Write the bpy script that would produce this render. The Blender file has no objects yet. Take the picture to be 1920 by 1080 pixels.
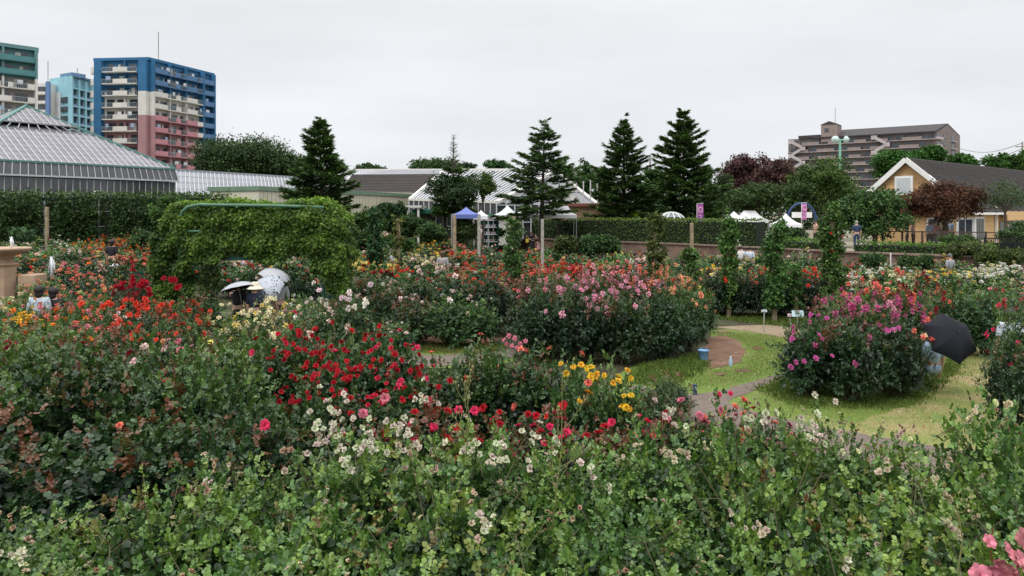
import bpy, bmesh, math, random
import numpy as np
from mathutils import Vector, Matrix
S = bpy.context.scene
COL = S.collection
R = math.radians
F = 1400.0; H = 3.5; PITCH = 0.0   # level camera, the frame shifted down
# ---------------- camera, sky, sun, exposure ----------------
cd = bpy.data.cameras.new('camera'); cam = bpy.data.objects.new('camera', cd); COL.objects.link(cam)
cam.location = (0, 0, H); cam.rotation_euler = (R(90) - PITCH, 0, 0)
cd.shift_y = -138/1920; cd.sensor_width = 36; cd.lens = 36*F/1920; cd.clip_end = 4000; cd.clip_start = .05
S.camera = cam
w = bpy.data.worlds.new('World'); S.world = w; w.use_nodes = True
N = w.node_tree.nodes; L = w.node_tree.links; N.clear()
out = N.new('ShaderNodeOutputWorld'); bg = N.new('ShaderNodeBackground'); L.new(bg.outputs[0], out.inputs[0])
sky = N.new('ShaderNodeTexSky'); sky.sky_type = 'NISHITA'; sky.sun_disc = False
sky.sun_elevation = R(55); sky.sun_rotation = R(200)
tc = N.new('ShaderNodeTexCoord'); sep = N.new('ShaderNodeSeparateXYZ'); L.new(tc.outputs['Generated'], sep.inputs[0])
rmp = N.new('ShaderNodeValToRGB'); L.new(sep.outputs['Z'], rmp.inputs[0])      # overcast: brighter overhead
e = rmp.color_ramp.elements; e[0].position = 0; e[0].color = (6.75, 6.95, 7.25, 1); e[1].position = 1; e[1].color = (22, 22.3, 22.8, 1)
e.new(.25).color = (7.4, 7.5, 7.7, 1); e.new(.42).color = (9.0, 9.0, 9.2, 1)
mp = N.new('ShaderNodeMapping'); mp.inputs['Scale'].default_value = (1.2, 1.2, 5); L.new(tc.outputs['Generated'], mp.inputs[0])
nz = N.new('ShaderNodeTexNoise'); nz.inputs['Scale'].default_value = 1.6; nz.inputs['Detail'].default_value = 5; nz.inputs['Roughness'].default_value = .5
L.new(mp.outputs[0], nz.inputs[0])
mr = N.new('ShaderNodeMapRange'); mr.inputs[1].default_value = .3; mr.inputs[2].default_value = .7; mr.inputs[3].default_value = .91; mr.inputs[4].default_value = 1.09
L.new(nz.outputs[0], mr.inputs[0])
vm = N.new('ShaderNodeVectorMath'); vm.operation = 'SCALE'; L.new(rmp.outputs[0], vm.inputs[0]); L.new(mr.outputs[0], vm.inputs['Scale'])
mx = N.new('ShaderNodeMixRGB'); mx.inputs[0].default_value = .95; L.new(sky.outputs[0], mx.inputs[1]); L.new(vm.outputs[0], mx.inputs[2])
L.new(mx.outputs[0], bg.inputs[0]); bg.inputs[1].default_value = .11
sd = bpy.data.lights.new('sun', 'SUN'); sd.energy = 1.2; sd.angle = R(18); sd.color = (1, .97, .92)
so = bpy.data.objects.new('sun', sd); COL.objects.link(so); so.rotation_euler = (R(35), 0, R(-20))
S.view_settings.view_transform = 'Standard'; S.view_settings.look = 'None'; S.view_settings.exposure = .12; S.view_settings.gamma = 1
S.render.engine = 'CYCLES'
try:
    S.cycles.max_bounces = 5; S.cycles.diffuse_bounces = 3; S.cycles.glossy_bounces = 2; S.cycles.transmission_bounces = 3; S.cycles.transparent_max_bounces = 4
    S.cycles.use_denoising = True
except Exception: pass
rnd = random.Random(7); G = np.random.default_rng(11)

# ---------------- picture-to-world helpers ----------------
cp, sp_ = math.cos(PITCH), math.sin(PITCH)
def ray(u, v):
    a = (u-960)/F; b = -(v-402)/F
    return a, cp + sp_*b, -sp_ + cp*b
def at(u, v, Y):
    a, b, c = ray(u, v); t = Y/b
    return Vector((a*t, Y, H + c*t))
def gr(u, v, z=0.0):
    a, b, c = ray(u, v); t = (z-H)/c
    return Vector((a*t, b*t, z))
def px(x, y, z):
    dz = z-H; f_ = y*cp - dz*sp_; up = y*sp_ + dz*cp
    return 960 + F*x/f_, 402 - F*up/f_
def sst(a, b, x):
    t = min(1, max(0, (x-a)/(b-a))); return t*t*(3-2*t)
def gz(x, y):
    A = .35 + .65*sst(2, -9, x) if x < 2 else .35*(1-sst(4, 14, x)*.8)
    return A*(.7*sst(20, 34, y) + .3*sst(34, 56, y))
def sst_(a, b, x): return sst(a, b, x)
_old = sst
def sst(a, b, x):
    t = (x-a)/(b-a); t = min(1, max(0, t)); return t*t*(3-2*t)

# ---------------- materials ----------------
MATS = {}
def mat(name, col, rough=.7, var=.0, scale=4, metal=0, spec=.4, bump=0, coord='Object', col2=None, detail=6, bscale=None, emit=None):
    if name in MATS: return MATS[name]
    m = bpy.data.materials.new(name); m.use_nodes = True; n = m.node_tree.nodes; l = m.node_tree.links
    p = n['Principled BSDF']; p.inputs['Roughness'].default_value = rough; p.inputs['Metallic'].default_value = metal
    p.inputs['Specular IOR Level'].default_value = spec
    p.inputs['Base Color'].default_value = (*col, 1)
    if var or col2 or bump:
        t = n.new('ShaderNodeTexCoord'); z = n.new('ShaderNodeTexNoise'); z.inputs['Scale'].default_value = scale; z.inputs['Detail'].default_value = detail
        l.new(t.outputs[coord], z.inputs[0])
        r = n.new('ShaderNodeValToRGB'); r.color_ramp.elements[0].position = .32; r.color_ramp.elements[1].position = .68
        c2 = col2 or tuple(c*(1+var) for c in col); c1 = col if col2 else tuple(c*(1-var) for c in col)
        r.color_ramp.elements[0].color = (*c1, 1); r.color_ramp.elements[1].color = (*c2, 1)
        l.new(z.outputs[0], r.inputs[0]); l.new(r.outputs[0], p.inputs['Base Color'])
        if bump:
            z2 = n.new('ShaderNodeTexNoise'); z2.inputs['Scale'].default_value = bscale or scale*4; z2.inputs['Detail'].default_value = 8; l.new(t.outputs[coord], z2.inputs[0])
            b = n.new('ShaderNodeBump'); b.inputs['Strength'].default_value = bump; b.inputs['Distance'].default_value = .03
            l.new(z2.outputs[0], b.inputs['Height']); l.new(b.outputs[0], p.inputs['Normal'])
    MATS[name] = m; return m
def leafmat(name, ramp, bronze=(.15, .058, .028), attr=None, rough=.35, spec=.42, trans=.13, glow=1.25):
    """leaf: tint attribute picks the green, object colour multiplies it and its alpha says how bronze the young leaves are"""
    m = bpy.data.materials.new(name); m.use_nodes = True; n = m.node_tree.nodes; l = m.node_tree.links
    p = n['Principled BSDF']; p.inputs['Roughness'].default_value = rough; p.inputs['Specular IOR Level'].default_value = spec
    a = n.new('ShaderNodeAttribute'); a.attribute_name = 'tint'
    r = n.new('ShaderNodeValToRGB'); el = r.color_ramp.elements
    el[0].position = ramp[0][0]; el[0].color = (*ramp[0][1], 1); el[1].position = ramp[-1][0]; el[1].color = (*ramp[-1][1], 1)
    for q, c in ramp[1:-1]: el.new(q).color = (*c, 1)
    l.new(a.outputs['Fac'], r.inputs[0])
    g = n.new('ShaderNodeNewGeometry')
    v = n.new('ShaderNodeMapRange'); v.inputs[3].default_value = .62; v.inputs[4].default_value = 1.38; l.new(g.outputs['Random Per Island'], v.inputs[0])
    s = n.new('ShaderNodeVectorMath'); s.operation = 'SCALE'; l.new(r.outputs[0], s.inputs[0]); l.new(v.outputs[0], s.inputs['Scale'])
    mult = n.new('ShaderNodeVectorMath'); mult.operation = 'MULTIPLY'; l.new(s.outputs[0], mult.inputs[0])
    if attr:
        o = n.new('ShaderNodeAttribute'); o.attribute_name = attr; l.new(o.outputs['Color'], mult.inputs[1]); alpha = o.outputs['Alpha']
    else:
        o = n.new('ShaderNodeObjectInfo'); l.new(o.outputs['Color'], mult.inputs[1]); alpha = o.outputs['Alpha']
    k = n.new('ShaderNodeMath'); k.operation = 'MULTIPLY_ADD'; l.new(alpha, k.inputs[0]); k.inputs[1].default_value = .28; l.new(a.outputs['Fac'], k.inputs[2])
    km = n.new('ShaderNodeMapRange'); km.inputs[1].default_value = 1.0; km.inputs[2].default_value = 1.04; l.new(k.outputs[0], km.inputs[0])
    mix = n.new('ShaderNodeMixRGB'); l.new(km.outputs[0], mix.inputs[0]); l.new(mult.outputs[0], mix.inputs[1]); mix.inputs[2].default_value = (*bronze, 1)
    l.new(mix.outputs[0], p.inputs['Base Color'])
    t = n.new('ShaderNodeBsdfTranslucent'); l2 = n.new('ShaderNodeVectorMath'); l2.operation = 'MULTIPLY'; l2.inputs[1].default_value = (glow, glow*1.15, glow*.6)
    l.new(mix.outputs[0], l2.inputs[0]); l.new(l2.outputs[0], t.inputs[0])
    ms = n.new('ShaderNodeMixShader'); ms.inputs[0].default_value = trans; l.new(p.outputs[0], ms.inputs[1]); l.new(t.outputs[0], ms.inputs[2])
    l.new(ms.outputs[0], n['Material Output'].inputs[0]); MATS[name] = m; return m
def petalmat(name, attr=None):
    m = bpy.data.materials.new(name); m.use_nodes = True; n = m.node_tree.nodes; l = m.node_tree.links
    p = n['Principled BSDF']; p.inputs['Roughness'].default_value = .65; p.inputs['Specular IOR Level'].default_value = .2
    if attr: o = n.new('ShaderNodeAttribute'); o.attribute_name = attr
    else: o = n.new('ShaderNodeObjectInfo')
    g = n.new('ShaderNodeNewGeometry')
    v = n.new('ShaderNodeMapRange'); v.inputs[3].default_value = .5; v.inputs[4].default_value = 1.12; l.new(g.outputs['Random Per Island'], v.inputs[0])
    s = n.new('ShaderNodeVectorMath'); s.operation = 'SCALE'; l.new(o.outputs['Color'], s.inputs[0]); l.new(v.outputs[0], s.inputs['Scale'])
    l.new(s.outputs[0], p.inputs['Base Color'])
    t = n.new('ShaderNodeBsdfTranslucent'); l.new(s.outputs[0], t.inputs[0])
    ms = n.new('ShaderNodeMixShader'); ms.inputs[0].default_value = .25; l.new(p.outputs[0], ms.inputs[1]); l.new(t.outputs[0], ms.inputs[2])
    l.new(ms.outputs[0], n['Material Output'].inputs[0]); return m
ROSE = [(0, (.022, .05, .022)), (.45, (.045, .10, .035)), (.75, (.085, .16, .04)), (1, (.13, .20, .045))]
M_LEAF = leafmat('rose_leaf', ROSE)
M_LEAFA = leafmat('rose_leaf_far', ROSE, attr='col')
M_TREE = leafmat('tree_leaf', [(0, (.022, .042, .018)), (.5, (.05, .09, .032)), (1, (.095, .15, .05))], rough=.6, spec=.2, trans=.15)
M_PETAL = petalmat('petal'); M_PETALA = petalmat('petal_far', 'col')
M_CANE = mat('cane', (.085, .075, .035), .7, .3, 8)
M_BARK = mat('bark', (.09, .07, .05), .9, .35, 6, bump=.4)
M_CORE = mat('hedge_core', (.012, .02, .01), .9, .2, 6)

# ---------------- object helpers ----------------
def link(name, me, m=None, parent=None):
    o = bpy.data.objects.new(name, me)
    if m is not None and me is not None and not me.materials: me.materials.append(m)
    COL.objects.link(o)
    if parent: o.parent = parent
    return o
def T(o, label, cat, group=None):
    o['label'] = label; o['category'] = cat
    if group: o['group'] = group
    return o
def thing(name, label, cat, loc=(0, 0, 0), rz=0, group=None):
    o = bpy.data.objects.new(name, None); COL.objects.link(o); o.location = loc; o.rotation_euler = (0, 0, rz); o.empty_display_size = .1
    return T(o, label, cat, group)
def struct(o): o['kind'] = 'structure'; return o
def soup(name, V, faces, attrs=None):
    """V: (n,k,3) copies of one small shape; faces index into the k verts; attrs: name -> (n,) floats or (n,4) colours"""
    n, k, _ = V.shape; me = bpy.data.meshes.new(name)
    if n == 0: return me
    me.vertices.add(n*k); me.vertices.foreach_set('co', V.reshape(-1).astype(np.float32))
    ln = np.array([len(f) for f in faces]); flat = np.concatenate([np.array(f) for f in faces])
    idx = (flat[None, :] + (np.arange(n)*k)[:, None]).reshape(-1).astype(np.int32)
    tot = np.tile(ln, n); st = np.concatenate([[0], np.cumsum(tot)[:-1]])
    me.loops.add(len(idx)); me.loops.foreach_set('vertex_index', idx)
    me.polygons.add(len(tot)); me.polygons.foreach_set('loop_start', st.astype(np.int32)); me.polygons.foreach_set('loop_total', tot.astype(np.int32))
    for an, av in (attrs or {}).items():
        if av.ndim == 1:
            a = me.attributes.new(an, 'FLOAT', 'POINT'); a.data.foreach_set('value', np.repeat(av, k).astype(np.float32))
        else:
            a = me.attributes.new(an, 'FLOAT_COLOR', 'POINT'); a.data.foreach_set('color', np.repeat(av, k, axis=0).reshape(-1).astype(np.float32))
    me.update(calc_edges=True); return me
LF = {0: (np.array([(0, 0, 0), (-.40, .27, .07), (-.42, .64, .06), (0, 1, -.06), (.42, .64, .06), (.40, .27, .07), (0, .34, -.03), (0, .68, -.01)]),
          [(0, 6, 1), (1, 6, 7, 2), (2, 7, 3), (0, 5, 6), (5, 4, 7, 6), (4, 3, 7)]),
      1: (np.array([(0, 0, 0), (-.36, .33, .08), (-.3, .75, .05), (0, 1, -.03), (.3, .75, .05), (.36, .33, .08)]), [(0, 3, 2, 1), (0, 5, 4, 3)]),
      2: (np.array([(0, 0, 0), (-.4, .5, .08), (0, 1, 0), (.4, .5, .08)]), [(0, 2, 1), (0, 3, 2)]),
      3: (np.array([(0, 0, 0), (-.16, .4, .03), (0, 1, -.05), (.16, .4, .03)]), [(0, 2, 1), (0, 3, 2)])}
def nrm(a): return a/np.maximum(np.linalg.norm(a, axis=-1, keepdims=True), 1e-9)
def frames(ax, nr):
    ax = nrm(ax); x = nrm(np.cross(ax, nr)); z = np.cross(x, ax); return x, ax, z
def place(lod, P, ax, nr, size):
    t, f = LF[lod]; x, y, z = frames(ax, nr); s = np.asarray(size)[:, None, None]
    return P[:, None, :] + s*(t[None, :, 0:1]*x[:, None, :] + t[None, :, 1:2]*y[:, None, :] + t[None, :, 2:3]*z[:, None, :]), f
class MB:
    def __init__(s): s.b = bmesh.new()
    def box(s, c, d, rz=0, rot=None, bev=0):
        m = Matrix.Translation(c) @ (rot.to_4x4() if rot else Matrix.Rotation(rz, 4, 'Z')) @ Matrix.Diagonal((*d, 1))
        r = bmesh.ops.create_cube(s.b, size=1, matrix=m)
        if bev: bmesh.ops.bevel(s.b, geom=list({e for v in r['verts'] for e in v.link_edges}), offset=bev, segments=1, affect='EDGES')
        return s
    def bar(s, a, b, w, h=None):
        a = Vector(a); b = Vector(b); d = b-a; q = d.to_track_quat('Y', 'Z'); return s.box((a+b)/2, (w, d.length, h or w), rot=q.to_matrix())
    def poly(s, pts, thick=None):
        vs = [s.b.verts.new(p) for p in pts]; f = s.b.faces.new(vs)
        if thick:
            f.normal_update(); n = f.normal*thick
            r = bmesh.ops.extrude_face_region(s.b, geom=[f]); bmesh.ops.translate(s.b, verts=[g for g in r['geom'] if isinstance(g, bmesh.types.BMVert)], vec=-n)
        return s
    def tube(s, pts, rad, seg=6, cap=True):
        pts = [Vector(p) for p in pts]
        if not hasattr(rad, '__len__'): rad = [rad]*len(pts)
        rings = []
        for i, p in enumerate(pts):
            d = (pts[min(i+1, len(pts)-1)]-pts[max(i-1, 0)]).normalized(); u_ = d.orthogonal().normalized()
            if i and rings: u_ = (ref - d*ref.dot(d)).normalized()
            ref = u_; v_ = d.cross(u_)
            rings.append([s.b.verts.new(p+(u_*math.cos(2*math.pi*k/seg)+v_*math.sin(2*math.pi*k/seg))*rad[i]) for k in range(seg)])
        for A, B in zip(rings, rings[1:]):
            for k in range(seg): s.b.faces.new((A[k], A[(k+1) % seg], B[(k+1) % seg], B[k]))
        if cap:
            s.b.faces.new(rings[0][::-1]); s.b.faces.new(rings[-1])
        return s
    def lathe(s, prof, c=(0, 0, 0), seg=24):
        rings = []
        for r_, z_ in prof: rings.append([s.b.verts.new((c[0]+r_*math.cos(2*math.pi*k/seg), c[1]+r_*math.sin(2*math.pi*k/seg), c[2]+z_)) for k in range(seg)])
        for A, B in zip(rings, rings[1:]):
            for k in range(seg): s.b.faces.new((A[k], A[(k+1) % seg], B[(k+1) % seg], B[k]))
        return s
    def sphere(s, c, r, sc=(1, 1, 1), sub=2):
        bmesh.ops.create_icosphere(s.b, subdivisions=sub, radius=r, matrix=Matrix.Translation(c) @ Matrix.Diagonal((*sc, 1))); return s
    def out(s, name, m, parent=None, smooth=False):
        bmesh.ops.recalc_face_normals(s.b, faces=s.b.faces)
        me = bpy.data.meshes.new(name); s.b.to_mesh(me); s.b.free()
        if smooth:
            for p in me.polygons: p.use_smooth = True
        return link(name, me, m, parent)
# ---------------- plants ----------------
def compound(P, ax, nr, ls, lod, rng, tint):
    """rose leaf of five leaflets on a rachis"""
    x, y, z = frames(ax, nr); n = len(P); Vs = []; ts = []
    for (q, side) in ((1.9, 0), (1.45, 1), (1.45, -1), (.7, 1), (.7, -1)):
        a = R(62)*side; A = y*math.cos(a)+x*math.sin(a) + rng.normal(0, .18, (n, 3)); Nn = z + rng.normal(0, .28, (n, 3))
        p = P + y*(q*ls)[:, None] - z*((q*.12*ls)[:, None])
        v, f = place(lod, p, A, Nn, ls*(1.12 if side == 0 else .9)*rng.uniform(.75, 1.15, n)); Vs.append(v); ts.append(tint)
    return np.concatenate(Vs), f, np.concatenate(ts)
def make_bush(seed, nsh, nlf, ls, lod, comp=True, tall=.12, flat=1.0, wild=.12, canes=True, name='foliage'):
    rng = np.random.default_rng(seed)
    az = rng.uniform(0, 2*math.pi, nsh); el = np.arcsin(np.clip(rng.uniform(-.62, 1, nsh), -1, 1))
    lump = sum(np.cos(az*k+rng.uniform(0, 6.28))*np.cos(el*k+rng.uniform(0, 6))*.09 for k in (2, 3, 4, 5))
    rr = (.88 + lump + rng.normal(0, wild, nsh))*np.where(rng.random(nsh) < .22, rng.uniform(.45, .85, nsh), 1)
    D = np.stack([np.cos(el)*np.cos(az), np.cos(el)*np.sin(az), np.sin(el)], 1)
    c = np.array([0, 0, .68]); tip = c + D*(rr[:, None])*np.array([.78, .78, .68*flat])
    up = (D[:, 2] > .25) & (rng.random(nsh) < .35); tip[:, 2] += up*rng.uniform(.3, 1, nsh)*tall*2
    tip[:, 2] = np.maximum(tip[:, 2], .12)
    base = np.stack([rng.normal(0, .09, nsh), rng.normal(0, .09, nsh), np.full(nsh, .02)], 1)
    mid = base*.4 + tip*.55*np.array([.75, .75, 1]) + np.array([0, 0, .12])
    t = rng.uniform(.42, 1.0, (nsh, nlf))**.8; t[:, :3] = np.array([1.0, .96, .9])
    tt = t[..., None]; P = (1-tt)**2*base[:, None]+2*tt*(1-tt)*mid[:, None]+tt**2*tip[:, None]
    d = 2*(1-tt)*(mid-base)[:, None]+2*tt*(tip-mid)[:, None]
    P = P.reshape(-1, 3); d = nrm(d.reshape(-1, 3)); n = len(P); tf = t.reshape(-1)
    P = P + rng.normal(0, .035, (n, 3))
    out_ = nrm(P-np.array([0, 0, .45]))
    ax = nrm(rng.normal(0, .75, (n, 3)) + out_*.8 + d*.25)
    nr = nrm(np.array([0, 0, 1.0]) + out_*.75 + rng.normal(0, .42, (n, 3)))
    L_ = np.full(n, ls)*rng.uniform(.75, 1.2, n)*np.where(tf > .93, .75, 1)
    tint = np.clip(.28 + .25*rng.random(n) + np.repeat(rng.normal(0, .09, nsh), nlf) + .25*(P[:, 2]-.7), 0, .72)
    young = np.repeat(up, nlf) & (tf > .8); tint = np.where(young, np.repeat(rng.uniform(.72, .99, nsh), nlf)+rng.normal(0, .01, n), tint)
    P[:, 2] = np.maximum(P[:, 2], .04)
    if comp: V, f, tn = compound(P, ax, nr, L_, lod, rng, tint)
    else:
        V, f = place(lod, P, ax, nr, L_*1.5); tn = tint
    ni = 1500 if comp else 160      # big leaves in the darkest tint, added inside to block light and darken gaps
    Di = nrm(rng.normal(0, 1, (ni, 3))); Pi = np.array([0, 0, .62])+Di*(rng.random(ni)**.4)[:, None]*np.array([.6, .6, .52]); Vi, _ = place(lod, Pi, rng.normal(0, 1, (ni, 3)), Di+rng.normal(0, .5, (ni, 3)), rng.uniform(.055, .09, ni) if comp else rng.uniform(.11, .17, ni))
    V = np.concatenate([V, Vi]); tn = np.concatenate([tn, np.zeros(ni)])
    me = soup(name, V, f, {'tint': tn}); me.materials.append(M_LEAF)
    cm = None
    if canes:
        b = MB(); nc = min(nsh, 34)
        if name == 'front_foliage':
            for i in range(7):
                a = rng.uniform(0, 6.28); q = np.array([math.cos(a), math.sin(a), 0]); r_ = rng.uniform(.3, .8)
                b.tube([q*.1+[0, 0, .6], q*r_*.6+[0, 0, 1.1], q*r_+[0, 0, rng.uniform(1.2, 1.45)], q*(r_+.25)+[0, 0, rng.uniform(1.1, 1.35)]], [.006, .005, .004, .002], 5, False)
        for i in range(nc):
            q = [(1-s)**2*base[i]+2*s*(1-s)*mid[i]+s*s*tip[i] for s in (0, .3, .6, .85, 1)]
            b.tube(q, [.014, .011, .008, .005, .003], 4, False)
        cm = bpy.data.meshes.new('canes'); b.b.to_mesh(cm); b.b.free(); cm.materials.append(M_CANE)
    sel = np.where((D[:, 2] > -.25) & (rr > .7))[0]; rng.shuffle(sel)
    sel = sel[np.argsort(-(tip[sel, 2] + rng.normal(0, .2, len(sel))))]
    return dict(me=me, canes=cm, tips=tip[sel]+nrm(D[sel]+[0, 0, .6])*.075, dirs=nrm(D[sel]*.7+[0, 0, .8]+rng.normal(0, .2, (len(sel), 3))), V=V, f=f, tn=tn)
def rose(seed, rings, seg, ragged=.0, openn=1.0, rad=.5):
    """one bloom of unit width, opening along +z, petals as cupped sheets"""
    rng = random.Random(seed); Vs = []; faces = []; g = seg+1
    for a in range(seg):
        for c in range(seg): faces.append((a*g+c, a*g+c+1, (a+1)*g+c+1, (a+1)*g+c))
    for ri, (cnt, lean, ln, wd) in enumerate(rings):
        for k in range(cnt):
            phi = 2*math.pi*(k+.5*(ri % 2)+rng.uniform(-.15, .15))/cnt; le = R(lean*openn+rng.uniform(-7, 7)-ragged*rng.uniform(-20, 60)); l_ = ln*rng.uniform(.88, 1.08)
            V = []
            x = .05; z = 0
            for a in range(g):
                v = a/seg
                if a:
                    th = le*(.35+.8*v)+(.25 if v == 1 else 0)*openn; x += l_/seg*math.sin(th); z += l_/seg*math.cos(th)
                wv = wd*math.sin(math.pi*(.12+.62*v))*(1 if v < 1 else .8)
                for c in range(g):
                    s = (c/seg*2-1); an = phi + s*wv/max(x, .10)*.5 if x > .16 else phi + s*R(75)*wd/.5*.8
                    dd = x - .10*abs(s)**2*(x if lean > 50 else -x*.2); zz = z - .12*l_*abs(s)**2.5*v + ragged*rng.uniform(-.05, .05)
                    V.append((dd*math.cos(an)+ragged*rng.uniform(-.03, .03), dd*math.sin(an), zz))
            Vs.append(V)
    V = np.array(Vs)*rad*1.35; V[:, :, 2] -= .1
    return V, faces
RINGS_BIG = [(3, 3, .34, .3), (4, 12, .42, .38), (5, 28, .5, .45), (6, 48, .56, .5), (7, 72, .6, .5)]
RINGS_MID = [(3, 8, .38, .4), (5, 35, .5, .55), (6, 70, .6, .55)]
def mesh_rose(name, *a, mt=None, **k):
    V, f = rose(*a, **k); me = soup(name, V, f); me.materials.append(mt or M_PETAL)
    for p in me.polygons: p.use_smooth = True
    return me
RB = [mesh_rose('bloom', s, RINGS_BIG, 3, rad=.5, openn=o) for s, o in ((1, 1), (2, .8), (3, 1.15))]
RM = [mesh_rose('bloom', s, RINGS_MID, 2, rad=.5, openn=o) for s, o in ((4, 1), (5, .75))]
RS = [mesh_rose('spent_bloom', s, RINGS_BIG[1:], 2, rad=.5, openn=o, ragged=1) for s, o in ((6, .8), (7, .55), (8, 1.1))]
RSINGLE = mesh_rose('open_bloom', 9, [(5, 12, .14, .12), (6, 66, .7, .75), (6, 78, .78, .75)], 3, rad=.5)
FV, FF = rose(12, [(3, 8, .42, .7), (5, 38, .6, .8), (5, 78, .6, .8)], 1, rad=.5)
def rotto(d, rng=rnd):
    return Vector(d).to_track_quat('Z', 'Y').to_matrix() @ Matrix.Rotation(rng.uniform(0, 6.28), 3, 'Z')
def blossoms_mesh(B, n, size, seed, lo=0, name='blossoms', spread=.0):
    rng = random.Random(seed); k = len(B['tips']); Vs = []
    cand = list(range(lo, min(k, int(k*(.55 if n < 15 else (.36 if n < 40 else .5))))));
    for i in range(n):
        j = rng.choice(cand)
        m = np.array(rotto(B['dirs'][j], rng)); s = size*rng.uniform(.7, 1.2)
        off = np.array([rng.gauss(0, .05) for _ in range(3)]) if i % 2 else 0
        Vs.append((FV@m.T)*s*(1 if True else 1) + B['tips'][j] + off)
    V = np.concatenate(Vs); me = soup(name, V, FF); me.materials.append(M_PETAL); return me
# a bush is unit size: about 1.56 wide and 1.4 high
NEAR_F = [make_bush(100+i, 205, 14, .045, 0, wild=.19, tall=.08, name='front_foliage') for i in range(3)]
NEAR_D = [make_bush(200+i, 200, 13, .046, 0, wild=.12, tall=.14) for i in range(3)]
MID = [make_bush(300+i, 190, 11, .044, 1, wild=.11, tall=.12) for i in range(4)]
FAR = [make_bush(400+i, 150, 13, .072, 2, comp=False, wild=.12, tall=.12, canes=False) for i in range(4)]
BL = {}
def blossoms(kind, vi, lvl):
    key = (kind, vi, lvl)
    if key not in BL:
        B = (MID if kind == 'mid' else FAR)[vi]; n = {1: 4, 2: 8, 3: 17, 4: 36, 5: 62}[lvl]
        BL[key] = blossoms_mesh(B, n, .175 if kind == 'mid' else .21, vi*10+lvl)
    return BL[key]
C_ = dict(red=(.52, .010, .02), crimson=(.24, .004, .015), scarlet=(.74, .06, .03), orange=(.88, .22, .03), yellow=(.90, .55, .04), lemon=(.85, .68, .2),
  cream=(.82, .74, .45), white=(.82, .80, .72), pink=(.80, .24, .30), hotpink=(.78, .04, .13), magenta=(.55, .10, .25), lilac=(.74, .33, .42), peach=(.88, .36, .2), pale=(.86, .62, .56), spent=(.62, .50, .33), coral=(.86, .2, .14))
NAMEC = dict(red='bright red', crimson='dark crimson', scarlet='scarlet', orange='orange', yellow='golden yellow', lemon='lemon yellow', cream='cream', white='white', pink='pink', hotpink='hot pink', magenta='magenta', lilac='lilac pink', peach='peach', pale='pale pink', spent='faded cream', coral='coral')
LAND = [(20, 470, 'near the stone fountain'), (110, 610, 'before the patterned shirt'), (190, 430, 'below the vine trellis'), (215, 520, 'round the bench'),
  (330, 560, 'at the arch left foot'), (300, 690, 'before the scarlet roses'), (480, 560, 'round the sunhat visitor'), (480, 500, 'under the vine arch'), (470, 640, 'below the open parasols'), (665, 580, 'by the arch right foot'),
  (705, 470, 'by the dark ivy column'), (790, 465, 'left of the bare post'), (850, 520, 'beyond the gravel path'), (900, 470, 'by the shop post'), (962, 500, 'by the white bloomed column'), (1040, 500, 'by the bleached post'), (1100, 480, 'below the standard shrubs'),
  (1140, 600, 'in the broad central bed'), (1228, 500, 'by the bronze leaved column'), (1297, 500, 'before the brick wall'), (1366, 520, 'by the slim leafy column'), (1400, 580, 'at the lawn edge'), (1452, 560, 'beside the thick column'), (1560, 520, 'by the tallest column'),
  (1600, 640, 'in the island bed'), (1650, 490, 'below the low hedge'), (1780, 540, 'behind the black umbrella'), (1780, 490, 'near the grey cap visitor'), (1890, 500, 'below the black railing'), (1895, 600, 'at the right edge'),
  (620, 800, 'in the red rose bed'), (900, 740, 'before the gravel path'), (1130, 740, 'beside the yellow roses'), (1350, 760, 'before the round lawn')]
bushes = []
def bush(u, Y, h, wd=None, kind='mid', look='mid', cols=(), lvl=0, z=None, vi=None, rz=None, group=None, note=None, bsize=None, ground=None):
    """a rose bush at picture column u and depth Y; h and wd in metres"""
    x = (u-960)/F*(Y*cp + .0) ; x = (u-960)/F*(Y*cp - (0-H)*sp_)
    base = gz(x, Y) if z is None else z
    src = dict(front=NEAR_F, dark=NEAR_D, mid=MID, far=FAR)[kind]; vi = rnd.randrange(len(src)) if vi is None else vi
    B = src[vi]; wd = wd or h*1.1; s = Vector((wd/1.56, wd/1.56*rnd.uniform(.92, 1.08), h/1.42))
    LK = dict(mid=(.9, .93, .85, .35), dark=(.50, .58, .54, .28), light=(1.28, 1.24, .95, .12), bronze=(.85, .75, .7, 1), deep=(.4, .47, .48, .5), fresh=(1.35, 1.4, .9, .2), plum=(.75, .5, .6, 1), green=(1.1, 1.15, .9, .15))
    c = list(LK[look]); j = rnd.uniform(.88, 1.15); c = [c[0]*j*rnd.uniform(.93, 1.08), c[1]*j, c[2]*j, min(1, c[3]*rnd.uniform(.6, 1.4))]
    bushes.append(dict(u=u, Y=Y, x=x, base=base, s=s, B=B, kind=kind, vi=vi, col=c, cols=list(cols), lvl=lvl, h=h, look=look, rz=rnd.uniform(0, 6.28) if rz is None else rz, note=note, bsize=bsize, group=group, v=px(x, Y, base+h)[1]))
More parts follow.
